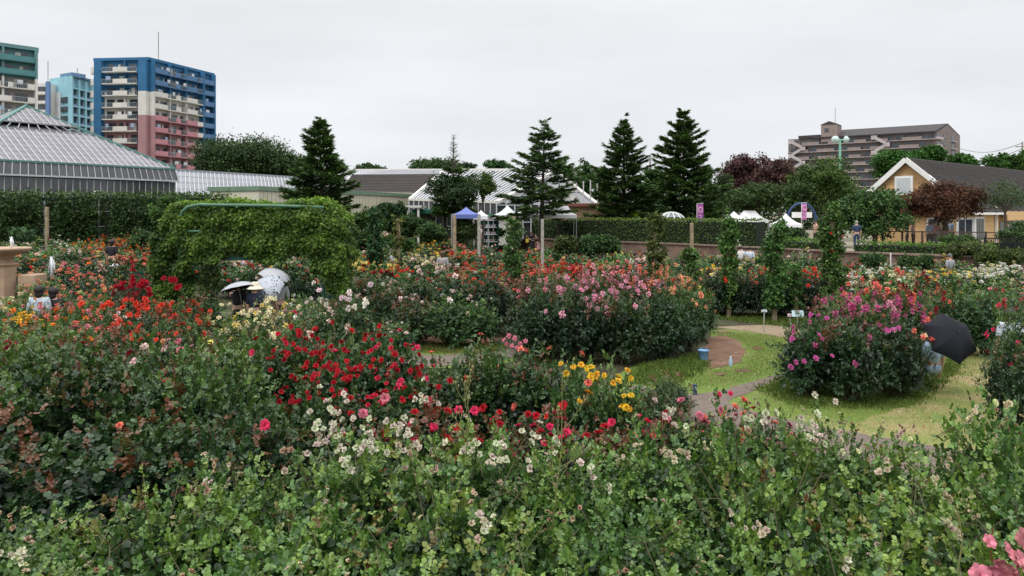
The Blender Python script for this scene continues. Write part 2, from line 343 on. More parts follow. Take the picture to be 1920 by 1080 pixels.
# ---------------- the rose beds ----------------
# front row: pale green bushes with spent cream roses
for u, Y, h, wd in [(-60, 4.5, 1.35, 1.6), (190, 4.3, 1.36, 1.6), (470, 4.45, 1.42, 1.6), (760, 4.3, 1.44, 1.6), (1040, 4.5, 1.42, 1.7), (1330, 4.4, 1.5, 1.6), (1620, 4.5, 1.46, 1.7), (1900, 4.6, 1.52, 1.6),
  (20, 5.5, 1.2, 1.6), (290, 5.6, 1.42, 1.5), (560, 5.5, 1.45, 1.6), (850, 5.5, 1.52, 1.7), (1150, 5.5, 1.48, 1.6), (1430, 5.5, 1.62, 1.6), (1700, 5.6, 1.5, 1.7), (1960, 5.5, 1.8, 1.6),
  (450, 6.5, 1.3, 1.3), (660, 6.4, 1.58, 1.5), (870, 6.6, 1.6, 1.5), (1060, 6.5, 1.5, 1.4), (1250, 6.7, 1.55, 1.4), (1420, 6.4, 1.78, 1.35), (1590, 6.7, 1.6, 1.35), (1740, 6.3, 1.44, 1.2), (1880, 6.5, 1.85, 1.3), (2120, 6.6, 1.6, 1.5), (2200, 5.0, 1.5, 1.7), (2380, 6.9, 1.55, 1.6), (-260, 6.2, 1.3, 1.6)]:
    bush(u, Y, h*(1 if Y > 6 else rnd.uniform(.93, 1.02)), wd*(.9 if Y > 6 else .88), 'front', 'light', ['spent'], 3 if h > 1.55 else 2)
# tall dark bushes on the left
for u, Y, h, wd, lk in [(-10, 8.3, 1.83, 1.9, 'mid'), (150, 8.7, 2.0, 1.8, 'dark'), (300, 8.4, 1.72, 1.7, 'dark'), (400, 8.7, 1.9, 1.6, 'mid'), (10, 7.2, 1.45, 1.7, 'deep'), (210, 7.1, 1.5, 1.8, 'dark'), (385, 7.3, 1.48, 1.6, 'deep'), (478, 8.0, 1.45, 1.2, 'dark')]:
    bush(u, Y, h, wd, 'dark', lk, ['hotpink'], 0)
for u, h, lk, c in [(-20, 1.75, 'mid', ['crimson']), (90, 1.8, 'mid', ['crimson']), (200, 1.7, 'bronze', ['crimson', 'pale']), (300, 1.62, 'mid', ['crimson', 'pale']), (400, 1.66, 'mid', ['pale']), (500, 1.55, 'dark', ['red'])]:
    bush(u, 10.6+rnd.uniform(-.2, .3), h, 1.5, 'dark', lk, c, 1)
# red roses in the middle
for u, Y, h, wd, lv in [(545, 11.0, 1.78, 1.4, 3), (645, 10.4, 1.66, 1.35, 4), (590, 9.4, 1.35, 1.3, 1), (735, 11.1, 1.72, 1.25, 3), (770, 9.9, 1.35, 1.1, 2), (690, 9.3, 1.22, 1.2, 2)]:
    bush(u, Y, h, wd, 'dark', 'dark', ['red', 'red', 'hotpink'], lv)
for u, Y, h, lk, c, lv in [(560, 8.2, 1.1, 'deep', [], 0), (690, 8.0, 1.15, 'dark', ['hotpink', 'red'], 2), (800, 8.3, 1.3, 'bronze', ['hotpink', 'red'], 3), (900, 8.0, 1.18, 'plum', ['hotpink', 'red'], 3), (1000, 8.4, 1.22, 'plum', ['hotpink'], 3), (1100, 8.2, 1.12, 'plum', ['hotpink', 'red'], 2), (1190, 8.3, 1.15, 'plum', ['hotpink', 'red'], 2), (1265, 8.6, 1.15, 'dark', ['pink'], 1)]:
    bush(u, Y, h, 1.25, 'dark', lk, c, lv)
for u, Y, h, wd in [(865, 9.9, 1.58, 1.4), (950, 10.1, 1.72, 1.5), (1035, 9.9, 1.62, 1.3), (905, 10.9, 1.5, 1.3)]:
    bush(u, Y, h, wd, 'dark', 'dark', ['coral'], 1)
for u, Y, h in [(1085, 9.2, 1.5), (1155, 9.4, 1.52)]:
    bush(u, Y, h, .95, 'dark', 'mid', ['yellow'], 1)
for u, Y, h in [(1290, 8.9, 1.08), (1360, 8.7, 1.12), (1425, 8.9, 1.08)]:
    bush(u, Y, h, .95, 'dark', 'plum', ['pink', 'coral'], 2)
for u, Y, h in [(1255, 12.6, .8), (1215, 12.2, .7)]:
    bush(u, Y, h, .9, 'mid', 'bronze', [], 0)
for u, Y, h in [(1490, 8.3, .98), (1235, 9.9, 1.1)]:
    bush(u, Y, h, .85, 'dark', 'deep', [], 0)
# left beds, rows going back
def pal(u, v): return None
for Y, us, h, c in [
  (12.3, [(20, 'mid'), (120, 'mid'), (215, 'dark'), (300, 'dark'), (385, 'mid'), (470, 'green')], 1.62, None),
  (13.8, [(-10, 'mid'), (80, 'green'), (170, 'dark'), (255, 'dark'), (335, 'dark'), (480, 'dark'), (560, 'dark')], 1.5, None),
  (15.4, [(30, 'mid'), (115, 'mid'), (200, 'mid'), (275, 'dark'), (340, 'mid'), (440, 'bronze'), (515, 'bronze'), (590, 'mid')], 1.42, None),
  (17.2, [(-5, 'green'), (70, 'mid'), (145, 'mid'), (215, 'dark'), (290, 'plum'), (350, 'plum'), (445, 'green'), (510, 'mid'), (570, 'mid')], 1.4, None),
  (19.2, [(40, 'green'), (110, 'mid'), (180, 'green'), (245, 'dark'), (310, 'mid'), (560, 'mid'), (620, 'bronze')], 1.4, None)]:
    for u, lk in us:
        hh = h*rnd.uniform(.93, 1.08)
        if 360 < u < 470: hh *= .84
        bush(u+rnd.uniform(-8, 8), Y+rnd.uniform(-.3, .3), hh, 1.35, 'mid', lk, 'auto', 'auto')
# pale rose standards to the right of the arch foot
for u, Y, h, wd in [(600, 14.2, 1.75, 1.35), (665, 14.0, 1.98, 1.25), (560, 12.3, 1.62, 1.3), (640, 12.4, 1.6, 1.2)]:
    bush(u, Y, h, wd, 'mid', 'dark', ['pale'] if Y > 13 else [], 1 if Y > 13 else 0)
# middle bed with few flowers
for u, Y, h, wd, lk in [(775, 20.0, 1.25, 1.5, 'bronze'), (850, 19.6, 1.4, 1.6, 'green'), (775, 22, 1.75, 1.7, 'dark'), (850, 22.0, 1.85, 1.8, 'dark'), (925, 21.6, 1.85, 1.7, 'deep'), (720, 21.0, 1.6, 1.5, 'bronze'), (900, 19.8, 1.2, 1.2, 'green'), (700, 24, 1.5, 1.6, 'mid'), (740, 18.8, .8, 1.2, 'mid')]:
    bush(u, Y, h, wd, 'mid', lk, ['white', 'pale'], 1 if lk != 'deep' else 0)
# broad bed in the centre
for u, Y, h, wd, lk, c, lv in [(1015, 17.9, 1.8, 1.5, 'dark', ['lilac'], 1), (1090, 17.6, 1.75, 1.6, 'deep', ['lilac'], 2), (1170, 17.5, 1.72, 1.6, 'dark', ['lilac', 'pink'], 2), (1245, 18.0, 1.72, 1.4, 'dark', ['lilac'], 1), (1290, 18.9, 1.62, 1.0, 'mid', ['peach'], 1),
  (1000, 19.3, 1.95, 1.5, 'plum', ['pink'], 2), (1065, 19.0, 1.98, 1.6, 'plum', ['lilac', 'pink'], 3), (1130, 19.3, 2.0, 1.6, 'bronze', ['lilac'], 4), (1200, 19.2, 1.98, 1.5, 'bronze', ['lilac', 'peach'], 4), (1265, 19.8, 1.95, 1.4, 'mid', ['peach', 'coral'], 4), (1310, 20.6, 1.6, 1.1, 'green', ['peach'], 1),
  (1030, 21, 1.9, 1.5, 'mid', ['pink'], 1), (1110, 21, 1.98, 1.5, 'bronze', ['lilac'], 3), (1180, 21.2, 2.05, 1.5, 'bronze', ['coral', 'lilac'], 4), (1250, 21.5, 1.98, 1.4, 'bronze', ['peach'], 4)]:
    bush(u, Y, h, wd, 'mid', lk, c, lv)
# island bed on the right
for u, Y, h, wd, lk, c, lv in [(1515, 14.3, 1.5, 1.25, 'dark', ['magenta'], 2), (1600, 13.9, 1.62, 1.4, 'dark', ['magenta'], 1), (1680, 14.2, 1.6, 1.3, 'deep', ['magenta', 'coral'], 1), (1545, 15.4, 1.68, 1.4, 'bronze', ['magenta'], 2), (1625, 15.2, 1.9, 1.4, 'mid', ['magenta', 'lilac'], 4), (1700, 15.4, 1.82, 1.2, 'dark', ['magenta', 'coral'], 4),
  (1590, 16.8, 1.82, 1.4, 'mid', ['magenta', 'coral'], 3), (1660, 16.9, 2.02, 1.4, 'mid', ['coral', 'crimson', 'magenta'], 5), (1715, 17.4, 1.9, 1.3, 'mid', ['crimson', 'coral'], 4)]:
    bush(u, Y, h, wd, 'mid', lk, c, lv)
# right edge
for u, Y, h, wd, lk, c, lv in [(1905, 12.0, 1.55, 1.1, 'dark', ['hotpink'], 1), (1960, 11.2, 1.6, 1.2, 'dark', ['hotpink'], 1), (1915, 13.6, 1.8, 1.1, 'mid', ['hotpink', 'crimson'], 2), (1925, 16.8, 1.75, 1.3, 'mid', ['hotpink'], 2), (1850, 18.4, 1.7, 1.4, 'mid', ['crimson'], 1), (1790, 18.6, 1.75, 1.3, 'mid', ['crimson'], 2)]:
    bush(u, Y, h, wd, 'mid', lk, c, lv)
# hedge of dark climbers behind the round lawn
for u in range(1345, 1570, 42):
    bush(u, 25.3, 1.55+rnd.uniform(-.1, .1), 1.5, 'mid', 'deep' if u % 84 else 'dark', ['scarlet'], 1)
# everything farther back: colour of the flowers by where the bed stands
PATCH = [(0, 520, 60, 560, 'cream white', 3), (0, 545, 60, 620, 'yellow yellow orange cream', 4), (60, 545, 200, 625, 'coral pink orange', 3), (60, 480, 180, 545, 'coral pink peach', 3), (205, 520, 300, 560, 'crimson', 4), (215, 560, 360, 640, 'scarlet', 3), (290, 540, 375, 600, 'crimson', 2),
  (390, 540, 560, 640, 'cream lemon', 3), (560, 540, 640, 600, 'pale white cream', 2), (240, 640, 360, 700, 'pale pink', 2), (0, 600, 120, 700, 'crimson scarlet', 1), (120, 600, 420, 700, 'crimson', 1),
  (145, 425, 270, 470, 'orange orange scarlet', 5), (0, 420, 150, 470, 'crimson white pale', 2), (60, 455, 200, 520, 'orange peach', 2), (240, 430, 330, 500, 'scarlet crimson coral', 4), (160, 480, 300, 540, 'yellow cream red', 1), (360, 470, 440, 540, 'cream pale peach', 3), (430, 470, 520, 560, 'red pale', 2), (520, 470, 660, 560, 'scarlet crimson coral lemon', 2),
  (650, 475, 740, 520, 'scarlet crimson lemon', 4), (640, 430, 700, 475, 'pale lilac', 3), (700, 425, 800, 450, 'pale peach lemon', 3), (745, 445, 830, 478, 'yellow lemon yellow', 5), (745, 470, 820, 500, 'pale cream', 4), (740, 490, 830, 540, 'crimson scarlet', 3), (800, 440, 880, 465, 'pink coral', 4), (800, 465, 890, 505, 'coral scarlet', 3), (860, 480, 960, 530, 'coral pink scarlet', 3), (880, 450, 940, 480, 'pale', 1),
  (960, 465, 1010, 510, 'lemon coral', 2), (1005, 480, 1110, 505, 'scarlet coral red', 5), (1110, 490, 1200, 520, 'coral pink', 3), (1000, 500, 1100, 545, 'peach red', 2), (1180, 480, 1290, 510, 'crimson', 1), (1290, 490, 1400, 530, 'yellow white lemon', 2), (1375, 500, 1440, 560, 'coral scarlet', 3), (1440, 490, 1475, 540, 'scarlet', 3), (1470, 495, 1560, 540, 'scarlet', 4), (1500, 478, 1570, 500, 'pale pink', 4),
  (1570, 485, 1650, 520, 'coral scarlet white', 4), (1600, 495, 1700, 530, 'white cream', 4), (1640, 480, 1790, 512, 'white peach lemon', 3), (1790, 475, 1925, 520, 'white white cream', 5), (1680, 510, 1800, 560, 'yellow lemon', 1), (1680, 530, 1790, 600, 'crimson red coral', 3), (1790, 520, 1925, 545, 'pale pink', 1), (1790, 540, 1925, 600, 'crimson hotpink', 1), (1560, 530, 1680, 580, 'coral magenta', 1)]
def patch(u, v):
    for a, b, c, d, cs, lv in PATCH:
        if a <= u < c and b <= v < d: return cs.split(), lv
    return ['pale', 'scarlet', 'lemon'], 1
def blocked(u, Y):
    x = (u-960)/F*Y
    if Y < 25.5 and u > 1320 and not (u > 1560 and Y > 18): return True
    if 355 < u < 440 and 24.5 < Y < 29: return True        # grass gap
    if -12 < x < -4.6 and 21 < Y < 25.5: return True       # arch
    if Y < 21 and 690 < u < 960: return True
    if Y < 23 and 960 < u < 1330: return True
    if Y > wallY(x)-2.5: return True
    if u > 905 and Y > 46: return True
    if u < 60 and 22 < Y < 27: return True                 # fountain
    if u < 330 and Y > 50: return True
    return False
WALL = [(-1.5, 66), (1.8, 62), (6.5, 56.5), (12.1, 50), (16.2, 43), (19, 38.5), (22, 35.5), (27, 33), (40, 30)]
def wallY(x):
    if x < WALL[0][0]: return 200
    for (a, b), (c, d) in zip(WALL, WALL[1:]):
        if x <= c: return b+(d-b)*(x-a)/(c-a)
    return 30
Y = 20.8
while Y < 62:
    n = 0; step = 1.75 if Y < 34 else 2.6
    u = -30+rnd.uniform(0, 40)
    while u < 1960:
        w_ = F*(1.45 if Y < 30 else 1.9)/Y
        if not blocked(u, Y):
            h = rnd.uniform(1.0, 1.4)
            if 440 < u < 620 and Y < 26: h *= .85
            bush(u+rnd.uniform(-6, 6), Y+rnd.uniform(-.5, .5), h, (1.5 if Y < 30 else 2.0)*rnd.uniform(.9, 1.15), 'mid' if Y < 25 else 'far', rnd.choice(['mid', 'dark', 'mid', 'green', 'bronze', 'green', 'dark', 'fresh' if Y > 30 else 'mid']), 'auto', 'auto')
        u += w_*rnd.uniform(.9, 1.15)
    Y += step
def shape(me, h):
    return me
for b_ in bushes:
    if b_['cols'] == list('auto'):
        cs, lv = patch(b_['u'], b_['v'] if b_['v'] < 700 else 699); rnd.shuffle(cs)
        b_['cols'] = cs[:2]; b_['lvl'] = max(0, min(5, lv + rnd.choice([-1, 0, 0, 0])))
bushes.sort(key=lambda q: q['Y'])
KEEP = 298; farV = []; farT = []; farC = []; blV = []; blC = []; names = {}
print('bushes', len(bushes))
NB = {0: 0, 1: 4, 2: 10, 3: 18, 4: 30, 5: 46, 6: 70}
objs = []
for i, b_ in enumerate(bushes):
    loc = (b_['x'], b_['Y'], b_['base']); B = b_['B']
    if i >= KEEP:
        Mx = np.array(Matrix.Rotation(b_['rz'], 3, 'Z') @ Matrix.Diagonal(b_['s'])); farV.append(B['V']@Mx.T+np.array(loc)); farT.append(B['tn'])
        farC.append(np.tile(np.array(b_['col'], dtype=float), (len(B['V']), 1)))
        n = NB[b_['lvl']]
        for k in range(n):
            j = rnd.randrange(min(len(B['tips']), int(n*1.5+8))); c = C_[rnd.choice(b_['cols'])] if b_['cols'] else C_['pale']
            d = Mx@B['dirs'][j]; p = Mx@B['tips'][j]+np.array(loc)
            blV.append((FV@np.array(rotto(d)).T)*.20*rnd.uniform(.7, 1.2)+p); blC += [(*[q*rnd.uniform(.85, 1.1) for q in c], 1)]*len(FV)
        continue
    root = thing('rose_bush', '', 'rose bush', loc, b_['rz']); root.scale = b_['s']; objs.append((root, b_))
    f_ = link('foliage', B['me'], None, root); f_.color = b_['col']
    if B['canes'] and b_['Y'] < 24: link('canes', B['canes'], None, root)
    lv = b_['lvl']; cols = b_['cols'] or ['pale']
    if lv and b_['Y'] < 13.2:
        n = NB[lv]; spent = cols[0] == 'spent'; tips = B['tips']; used = 0
        if spent: n = 15 if b_['Y'] > 6 else (9 if b_['Y'] > 5 else 4)
        for k in range(n):
            j = rnd.randrange(min(len(tips), int(n*1.6+14))); c = list(C_[rnd.choice(cols)])
            dn = Vector(B['dirs'][j]); pos = Vector(tips[j]); cluster = 1
            if spent: cluster = rnd.choice([1, 3, 5]); c = list(rnd.choice([C_['spent'], C_['cream'], (.66, .6, .42), (.45, .3, .17)]))
            for q in range(cluster):
                me = rnd.choice(RS if spent else (RB if b_['Y'] < 9.5 else RM)); o = link(me.name.split('.')[0], me, None, root)
                o.location = pos+(Vector((rnd.gauss(0, .035), rnd.gauss(0, .035), rnd.gauss(.02, .03))) if cluster > 1 else Vector((rnd.gauss(0, .02), rnd.gauss(0, .02), .0)))
                sz = (rnd.uniform(.055, .085) if spent else rnd.uniform(.11, .155)) if cluster == 1 or not spent else rnd.uniform(.045, .065)
                if cols[0] in ('red', 'yellow'): sz *= 1.05
                o.scale = (sz/b_['s'].x, sz/b_['s'].y, sz/b_['s'].z); o.rotation_euler = rotto(dn+Vector((rnd.gauss(0, .25), rnd.gauss(0, .25), 0))).to_euler()
                jj = rnd.uniform(.85, 1.1); o.color = (c[0]*jj, c[1]*rnd.uniform(.8, 1.15)*jj, c[2]*jj, 1)
    elif lv:
        for k, cn in enumerate(cols[:2]):
            l2 = max(1, lv-(1 if len(cols) > 1 and k else 0)); l2 = min(5, l2)
            o = link('blossoms', blossoms('mid' if b_['kind'] == 'mid' else 'far', (b_['vi']+0) % 4, l2) if k == 0 else blossoms('mid' if b_['kind'] == 'mid' else 'far', b_['vi'], max(1, l2-1)), None, root)
            if k: o.rotation_euler.z = 2.4
            o.color = (*C_[cn], 1)
# the farthest bushes, past the three hundred that show largest
if farV:
    me = soup('rose_foliage', np.concatenate(farV), LF[2][1], {'tint': np.concatenate(farT), 'col': np.concatenate(farC)}); o = link('far_rose_beds', me, M_LEAFA)
    o['kind'] = 'stuff'; T(o, 'mass of mixed rose bushes filling the farthest beds before the trellis and brick wall', 'rose bushes')
    me = soup('blossoms', np.concatenate(blV), FF, {'col': np.array(blC)}); q = link('blossoms', me, M_PETALA, o); q['kind'] = 'stuff'
# single blooms that stand out in the picture, each fastened to the bush it grows on
def fasten(u, v, Y, cn, size=.13, n=1, spread=.05, kind=None):
    p0 = at(u, v, Y); cand = [t for t in objs if abs(t[1]['Y']-Y) < 1.6]; root, b_ = min(cand or objs, key=lambda t: (t[1]['x']-p0.x)**2+.5*(t[1]['Y']-p0.y)**2)
    PM = Matrix.LocRotScale(Vector((b_['x'], b_['Y'], b_['base'])), Matrix.Rotation(b_['rz'], 3, 'Z').to_quaternion(), b_['s']).inverted()
    for k in range(n):
        me = rnd.choice({'spent': RS, None: RB if Y < 13 else RM}[kind]); o = link(me.name.split('.')[0], me, None, root)
        p = p0+(Vector((rnd.gauss(0, spread), rnd.gauss(0, spread*.6), rnd.gauss(0, spread))) if n > 1 else Vector((0, 0, 0))); s_ = size*rnd.uniform(.8, 1.15)
        W_ = Matrix.LocRotScale(p, rotto(Vector((rnd.gauss(0, .4), -.8+rnd.gauss(0, .3), .8))).to_quaternion(), Vector((s_, s_, s_))); o.matrix_basis = PM @ W_
        c = C_[cn] if isinstance(cn, str) else cn; j = rnd.uniform(.85, 1.12); o.color = (c[0]*j, c[1]*j*rnd.uniform(.85, 1.15), c[2]*j, 1)
CR1, CR2, CR3 = (.80, .76, .58), (.72, .62, .44), (.5, .36, .22)
for q in range(0): pass
for u, v, Y, n, sp in [(600, 790, 6.0, 6, .07), (635, 775, 6.0, 9, .08), (665, 800, 5.9, 9, .09), (620, 820, 5.8, 8, .07), (685, 825, 5.8, 5, .05), (645, 850, 5.6, 7, .06), (590, 815, 6, 4, .05), (750, 795, 6.0, 7, .06), (765, 820, 5.9, 8, .06), (758, 845, 5.9, 4, .05), (870, 828, 6.1, 6, .05), (885, 840, 6.0, 4, .04), (935, 848, 6.0, 6, .05), (925, 865, 5.8, 4, .04), (1000, 815, 6.2, 5, .05), (1040, 830, 6, 3, .03),
  (1265, 775, 6.3, 7, .05), (1420, 775, 6.0, 8, .06), (1505, 800, 6.3, 6, .05), (1545, 805, 6.3, 9, .08), (1525, 830, 6.2, 5, .05), (1580, 830, 6.2, 3, .04), (1280, 850, 6.0, 2, .03), (1262, 855, 6, 2, .02), (1105, 880, 5.5, 4, .04), (900, 975, 4.4, 2, .02), (915, 990, 4.3, 5, .045), (893, 1003, 4.3, 2, .02), (1145, 920, 5, 2, .02), (1075, 960, 4.6, 2, .02), (540, 845, 6.2, 4, .04), (400, 870, 6.0, 2, .02), (430, 872, 6.1, 1, .02), (393, 895, 5.8, 2, .02), (370, 920, 5.5, 3, .04), (535, 882, 6, 3, .03), (15, 985, 4.9, 4, .03), (30, 1040, 4.4, 7, .04), (700, 835, 5.9, 5, .04), (1435, 1000, 4.3, 4, .035), (1775, 990, 4.3, 3, .02), (1800, 998, 4.3, 3, .02), (1695, 805, 6.1, 3, .04), (1665, 880, 5.4, 3, .04), (800, 745, 7.0, 7, .06), (1590, 1055, 4.1, 2, .02), (990, 870, 5.6, 2, .03)]:
    fasten(u, v, Y, CR1 if n > 4 else rnd.choice([CR1, CR2, CR2, CR3]), .088 if Y > 5 else .07, n, sp*1.1, 'spent')
for u, v in [(1868, 755), (1885, 762), (1828, 772), (1892, 758)]: fasten(u, v, 6.2, 'cream', .085)
for u, v in [(1052, 682), (1075, 688), (1090, 684), (1100, 692), (1118, 703), (1062, 700), (1133, 704), (1150, 718), (1160, 714), (1170, 742), (1183, 741), (1180, 768), (1174, 765), (1177, 694), (1183, 709), (1087, 752), (1108, 708)]: fasten(u, v, 8.7, 'yellow', .12)
for u, v, Y, c, s in [(1103, 718, 8.6, 'coral', .14), (1055, 760, 7.4, 'red', .12), (990, 778, 7.3, 'red', .12), (1005, 780, 7.2, 'red', .12), (1025, 781, 7.3, 'scarlet', .1), (1147, 793, 7.3, 'hotpink', .12), (1190, 818, 7.2, 'coral', .1), (1226, 818, 7.2, 'coral', .11), (937, 773, 7.4, 'red', .1), (722, 747, 7.4, 'pink', .15), (681, 775, 7.2, 'pink', .12), (890, 770, 7.4, 'hotpink', .14), (905, 765, 7.4, 'red', .14), (860, 770, 7.4, 'hotpink', .13), (840, 770, 7.4, 'red', .12), (1312, 778, 7.8, 'pink', .14), (1352, 770, 8, 'pink', .12), (1395, 752, 8.0, 'coral', .14), (1370, 738, 8.2, 'hotpink', .1), (1348, 740, 8.2, 'hotpink', .1), (497, 797, 6.9, 'hotpink', .13), (224, 797, 6.6, 'coral', .09),
   (270, 650, 11.5, 'pale', .16), (305, 640, 11.5, 'peach', .14), (308, 655, 11.4, 'pale', .16), (334, 640, 11.5, 'pink', .18), (337, 657, 11.4, 'pink', .19), (380, 663, 11.3, 'pale', .15), (242, 660, 11.2, 'crimson', .2), (236, 672, 11.2, 'pale', .13), (218, 675, 11.1, 'crimson', .17), (122, 648, 11.4, 'crimson', .16), (305, 698, 9.9, 'crimson', .17), (307, 712, 9.8, 'hotpink', .14), (295, 736, 9.6, 'pale', .12)]: fasten(u, v, Y, c, s)
for u, v, n in [(545, 640, 6), (560, 632, 7), (590, 630, 8), (610, 640, 6), (525, 655, 4), (540, 660, 4), (575, 655, 6), (595, 665, 7), (620, 670, 7), (510, 680, 3), (560, 690, 4), (585, 690, 5), (640, 690, 8), (625, 705, 9), (600, 715, 8), (655, 715, 7), (670, 700, 6), (690, 695, 5), (610, 735, 8), (580, 740, 6), (540, 752, 7), (555, 745, 5), (650, 740, 7), (690, 745, 6), (700, 640, 4), (720, 635, 5), (705, 660, 4), (735, 690, 5), (760, 690, 5), (790, 688, 5), (720, 715, 5), (750, 720, 4), (820, 725, 4), (715, 680, 4), (770, 700, 3)]:
    fasten(u, v, 10.4-(v-630)/90, ['red', 'red', (.40, .006, .015), (.62, .02, .05)][(u*7+v) % 4], .105, max(2, int(n*.62)), .085)
for u, v in [(945, 638), (955, 630), (965, 634), (975, 645), (960, 648), (985, 640), (950, 645), (970, 652)]: fasten(u, v, 15.9, (.82, .25, .36), .17)
for u, v, s in [(655, 548, .17), (655, 562, .15), (648, 560, .15), (665, 575, .16), (685, 568, .18), (653, 578, .16), (640, 558, .14), (695, 535, .17), (583, 560, .15), (598, 545, .17), (575, 567, .14), (588, 530, .14), (612, 572, .14)]: fasten(u, v, 13.5, (.80, .68, .64), s)
for u, v in [(230, 577), (255, 570), (268, 572), (235, 562), (247, 562), (225, 605), (243, 590), (258, 590), (272, 560), (303, 573), (323, 570), (208, 572), (193, 575), (222, 612), (240, 628), (222, 625), (260, 578), (275, 577), (203, 568), (152, 570), (275, 565)]: fasten(u, v, 14.6, 'scarlet', .19)
for u, v in [(470, 583), (455, 585), (485, 587), (465, 592), (415, 572), (430, 570), (560, 575), (465, 610), (500, 605), (512, 612), (528, 600), (410, 596), (398, 605), (415, 627), (500, 565), (508, 558), (515, 560), (493, 595), (480, 600)]: fasten(u, v, 16.2, 'cream', .18)
for u, v in [(240, 512), (250, 515), (255, 530), (262, 540), (247, 528), (233, 545), (228, 522), (270, 530), (320, 535), (330, 533), (310, 522), (262, 555), (275, 545)]: fasten(u, v, 20.0, (.42, .005, .02), .26, 2, .1)
for u, v in [(1105, 575), (1110, 582), (1120, 580), (1165, 600), (1172, 603), (1098, 560), (1115, 555), (1130, 550), (1145, 545), (1090, 545), (1100, 540), (1165, 535), (1180, 540), (1195, 545)]: fasten(u, v, 17.3, 'lilac', .2)
for u, v in [(1485, 635), (1492, 680), (1507, 678), (1530, 672), (1483, 688), (1560, 668), (1535, 628), (1675, 618), (1665, 620), (1685, 615), (1520, 590), (1535, 592), (1550, 597)]: fasten(u, v, 13.3, (.62, .12, .36), .16)
# labels: colour, density, landmark, then order along the row
HOW = {1: 'few', 2: 'scattered', 3: 'many', 4: 'massed', 5: 'crowded', 6: 'dense'}
LKN = dict(mid='green', dark='dark green', light='pale green', bronze='bronze tipped', deep='very dark', fresh='fresh green', plum='purplish leaved', green='mid green')
grp = {}
for root, b_ in objs:
    if b_['look'] == 'light':
        row = 'nearest' if b_['Y'] < 5 else ('second' if b_['Y'] < 6 else 'third'); key = ('pale green rose bush with spent cream blooms in the %s front row' % row, 'front rose bushes')
    else:
        ld = min(LAND, key=lambda t: abs(t[0]-b_['u'])+1.3*abs(t[1]-b_['v']-15))[2]
        fl = ('%s %s blooms' % (HOW[b_['lvl']], NAMEC[b_['cols'][0]])) if b_['lvl'] and b_['cols'] else 'no blooms'
        key = ('%s rose bush with %s %s' % (LKN[b_['look']], fl, ld), 'rose bushes in the garden beds')
    grp.setdefault(key, []).append((root, b_))
ORD = ['leftmost', 'second from left', 'third from left', 'fourth from left', 'fifth from left', 'sixth from left', 'seventh from left', 'eighth from left', 'ninth from left', 'tenth from left', 'eleventh from left', 'twelfth from left']
for (lab, g_), lst in grp.items():
    lst.sort(key=lambda t: t[1]['u'])
    for k, (root, b_) in enumerate(lst):
        l_ = lab
        if len(lst) > 1: l_ = lab.replace('rose bush ', 'rose bush, ' + ORD[min(k, 11)] + ', ', 1)
        w_ = l_.split(); root['label'] = ' '.join(w_[:16]); root['group'] = g_
# ---------------- ground, paths, lawn, terrace ----------------
def grid_sheet(name, xs, ys, zf, m):
    V = [(x, y, zf(x, y)) for y in ys for x in xs]; nx = len(xs)
    Fq = [(j*nx+i, j*nx+i+1, (j+1)*nx+i+1, (j+1)*nx+i) for j in range(len(ys)-1) for i in range(nx-1)]
    me = bpy.data.meshes.new(name); me.from_pydata(V, [], Fq); o = link(name, me, m)
    for p in me.polygons: p.use_smooth = True
    return struct(o)
M_SOIL = mat('soil', (.045, .032, .022), .95, col2=(.075, .085, .035), scale=1.3, bump=.6, bscale=30)
xs = [-1500, -600, -200, -100, -60, -45]+[x for x in range(-36, 38, 2)]+[45, 60, 100, 200, 600, 1500]
ys = [-60, -20, -5]+[y for y in range(0, 64, 2)]+[66, 80, 120, 200, 400, 900, 3000]
grid_sheet('ground', xs, ys, lambda x, y: gz(x, y), M_SOIL)
def lawnmat(name, g1, g2, tan, thr=.5, scale=.5):
    m = bpy.data.materials.new(name); m.use_nodes = True; n = m.node_tree.nodes; l = m.node_tree.links; p = n['Principled BSDF']; p.inputs['Roughness'].default_value = .9; p.inputs['Specular IOR Level'].default_value = .15
    t = n.new('ShaderNodeTexCoord'); a = n.new('ShaderNodeTexNoise'); a.inputs['Scale'].default_value = scale; a.inputs['Detail'].default_value = 8; a.inputs['Roughness'].default_value = .65
    b = n.new('ShaderNodeTexNoise'); b.inputs['Scale'].default_value = 25; b.inputs['Detail'].default_value = 8
    l.new(t.outputs['Object'], a.inputs[0]); l.new(t.outputs['Object'], b.inputs[0])
    r = n.new('ShaderNodeValToRGB'); r.color_ramp.elements[0].color = (*g1, 1); r.color_ramp.elements[1].color = (*g2, 1); r.color_ramp.elements[0].position = .35; r.color_ramp.elements[1].position = .65; l.new(b.outputs[0], r.inputs[0])
    k = n.new('ShaderNodeMapRange'); k.inputs[1].default_value = thr-.07; k.inputs[2].default_value = thr+.12; l.new(a.outputs[0], k.inputs[0])
    mxx = n.new('ShaderNodeMixRGB'); l.new(k.outputs[0], mxx.inputs[0]); l.new(r.outputs[0], mxx.inputs[1]); mxx.inputs[2].default_value = (*tan, 1); l.new(mxx.outputs[0], p.inputs[0])
    bp = n.new('ShaderNodeBump'); bp.inputs['Strength'].default_value = .5; bp.inputs['Distance'].default_value = .02; l.new(b.outputs[0], bp.inputs['Height']); l.new(bp.outputs[0], p.inputs['Normal']); return m
M_LAWN = lawnmat('lawn', (.11, .165, .035), (.16, .22, .05), (.26, .235, .11), .6)
M_WORN = lawnmat('worn_lawn', (.16, .20, .05), (.21, .225, .075), (.32, .26, .13), .5, .8)
M_PATH = mat('gravel_path', (.14, .11, .09), .95, col2=(.22, .17, .14), scale=12, bump=.7, bscale=90)
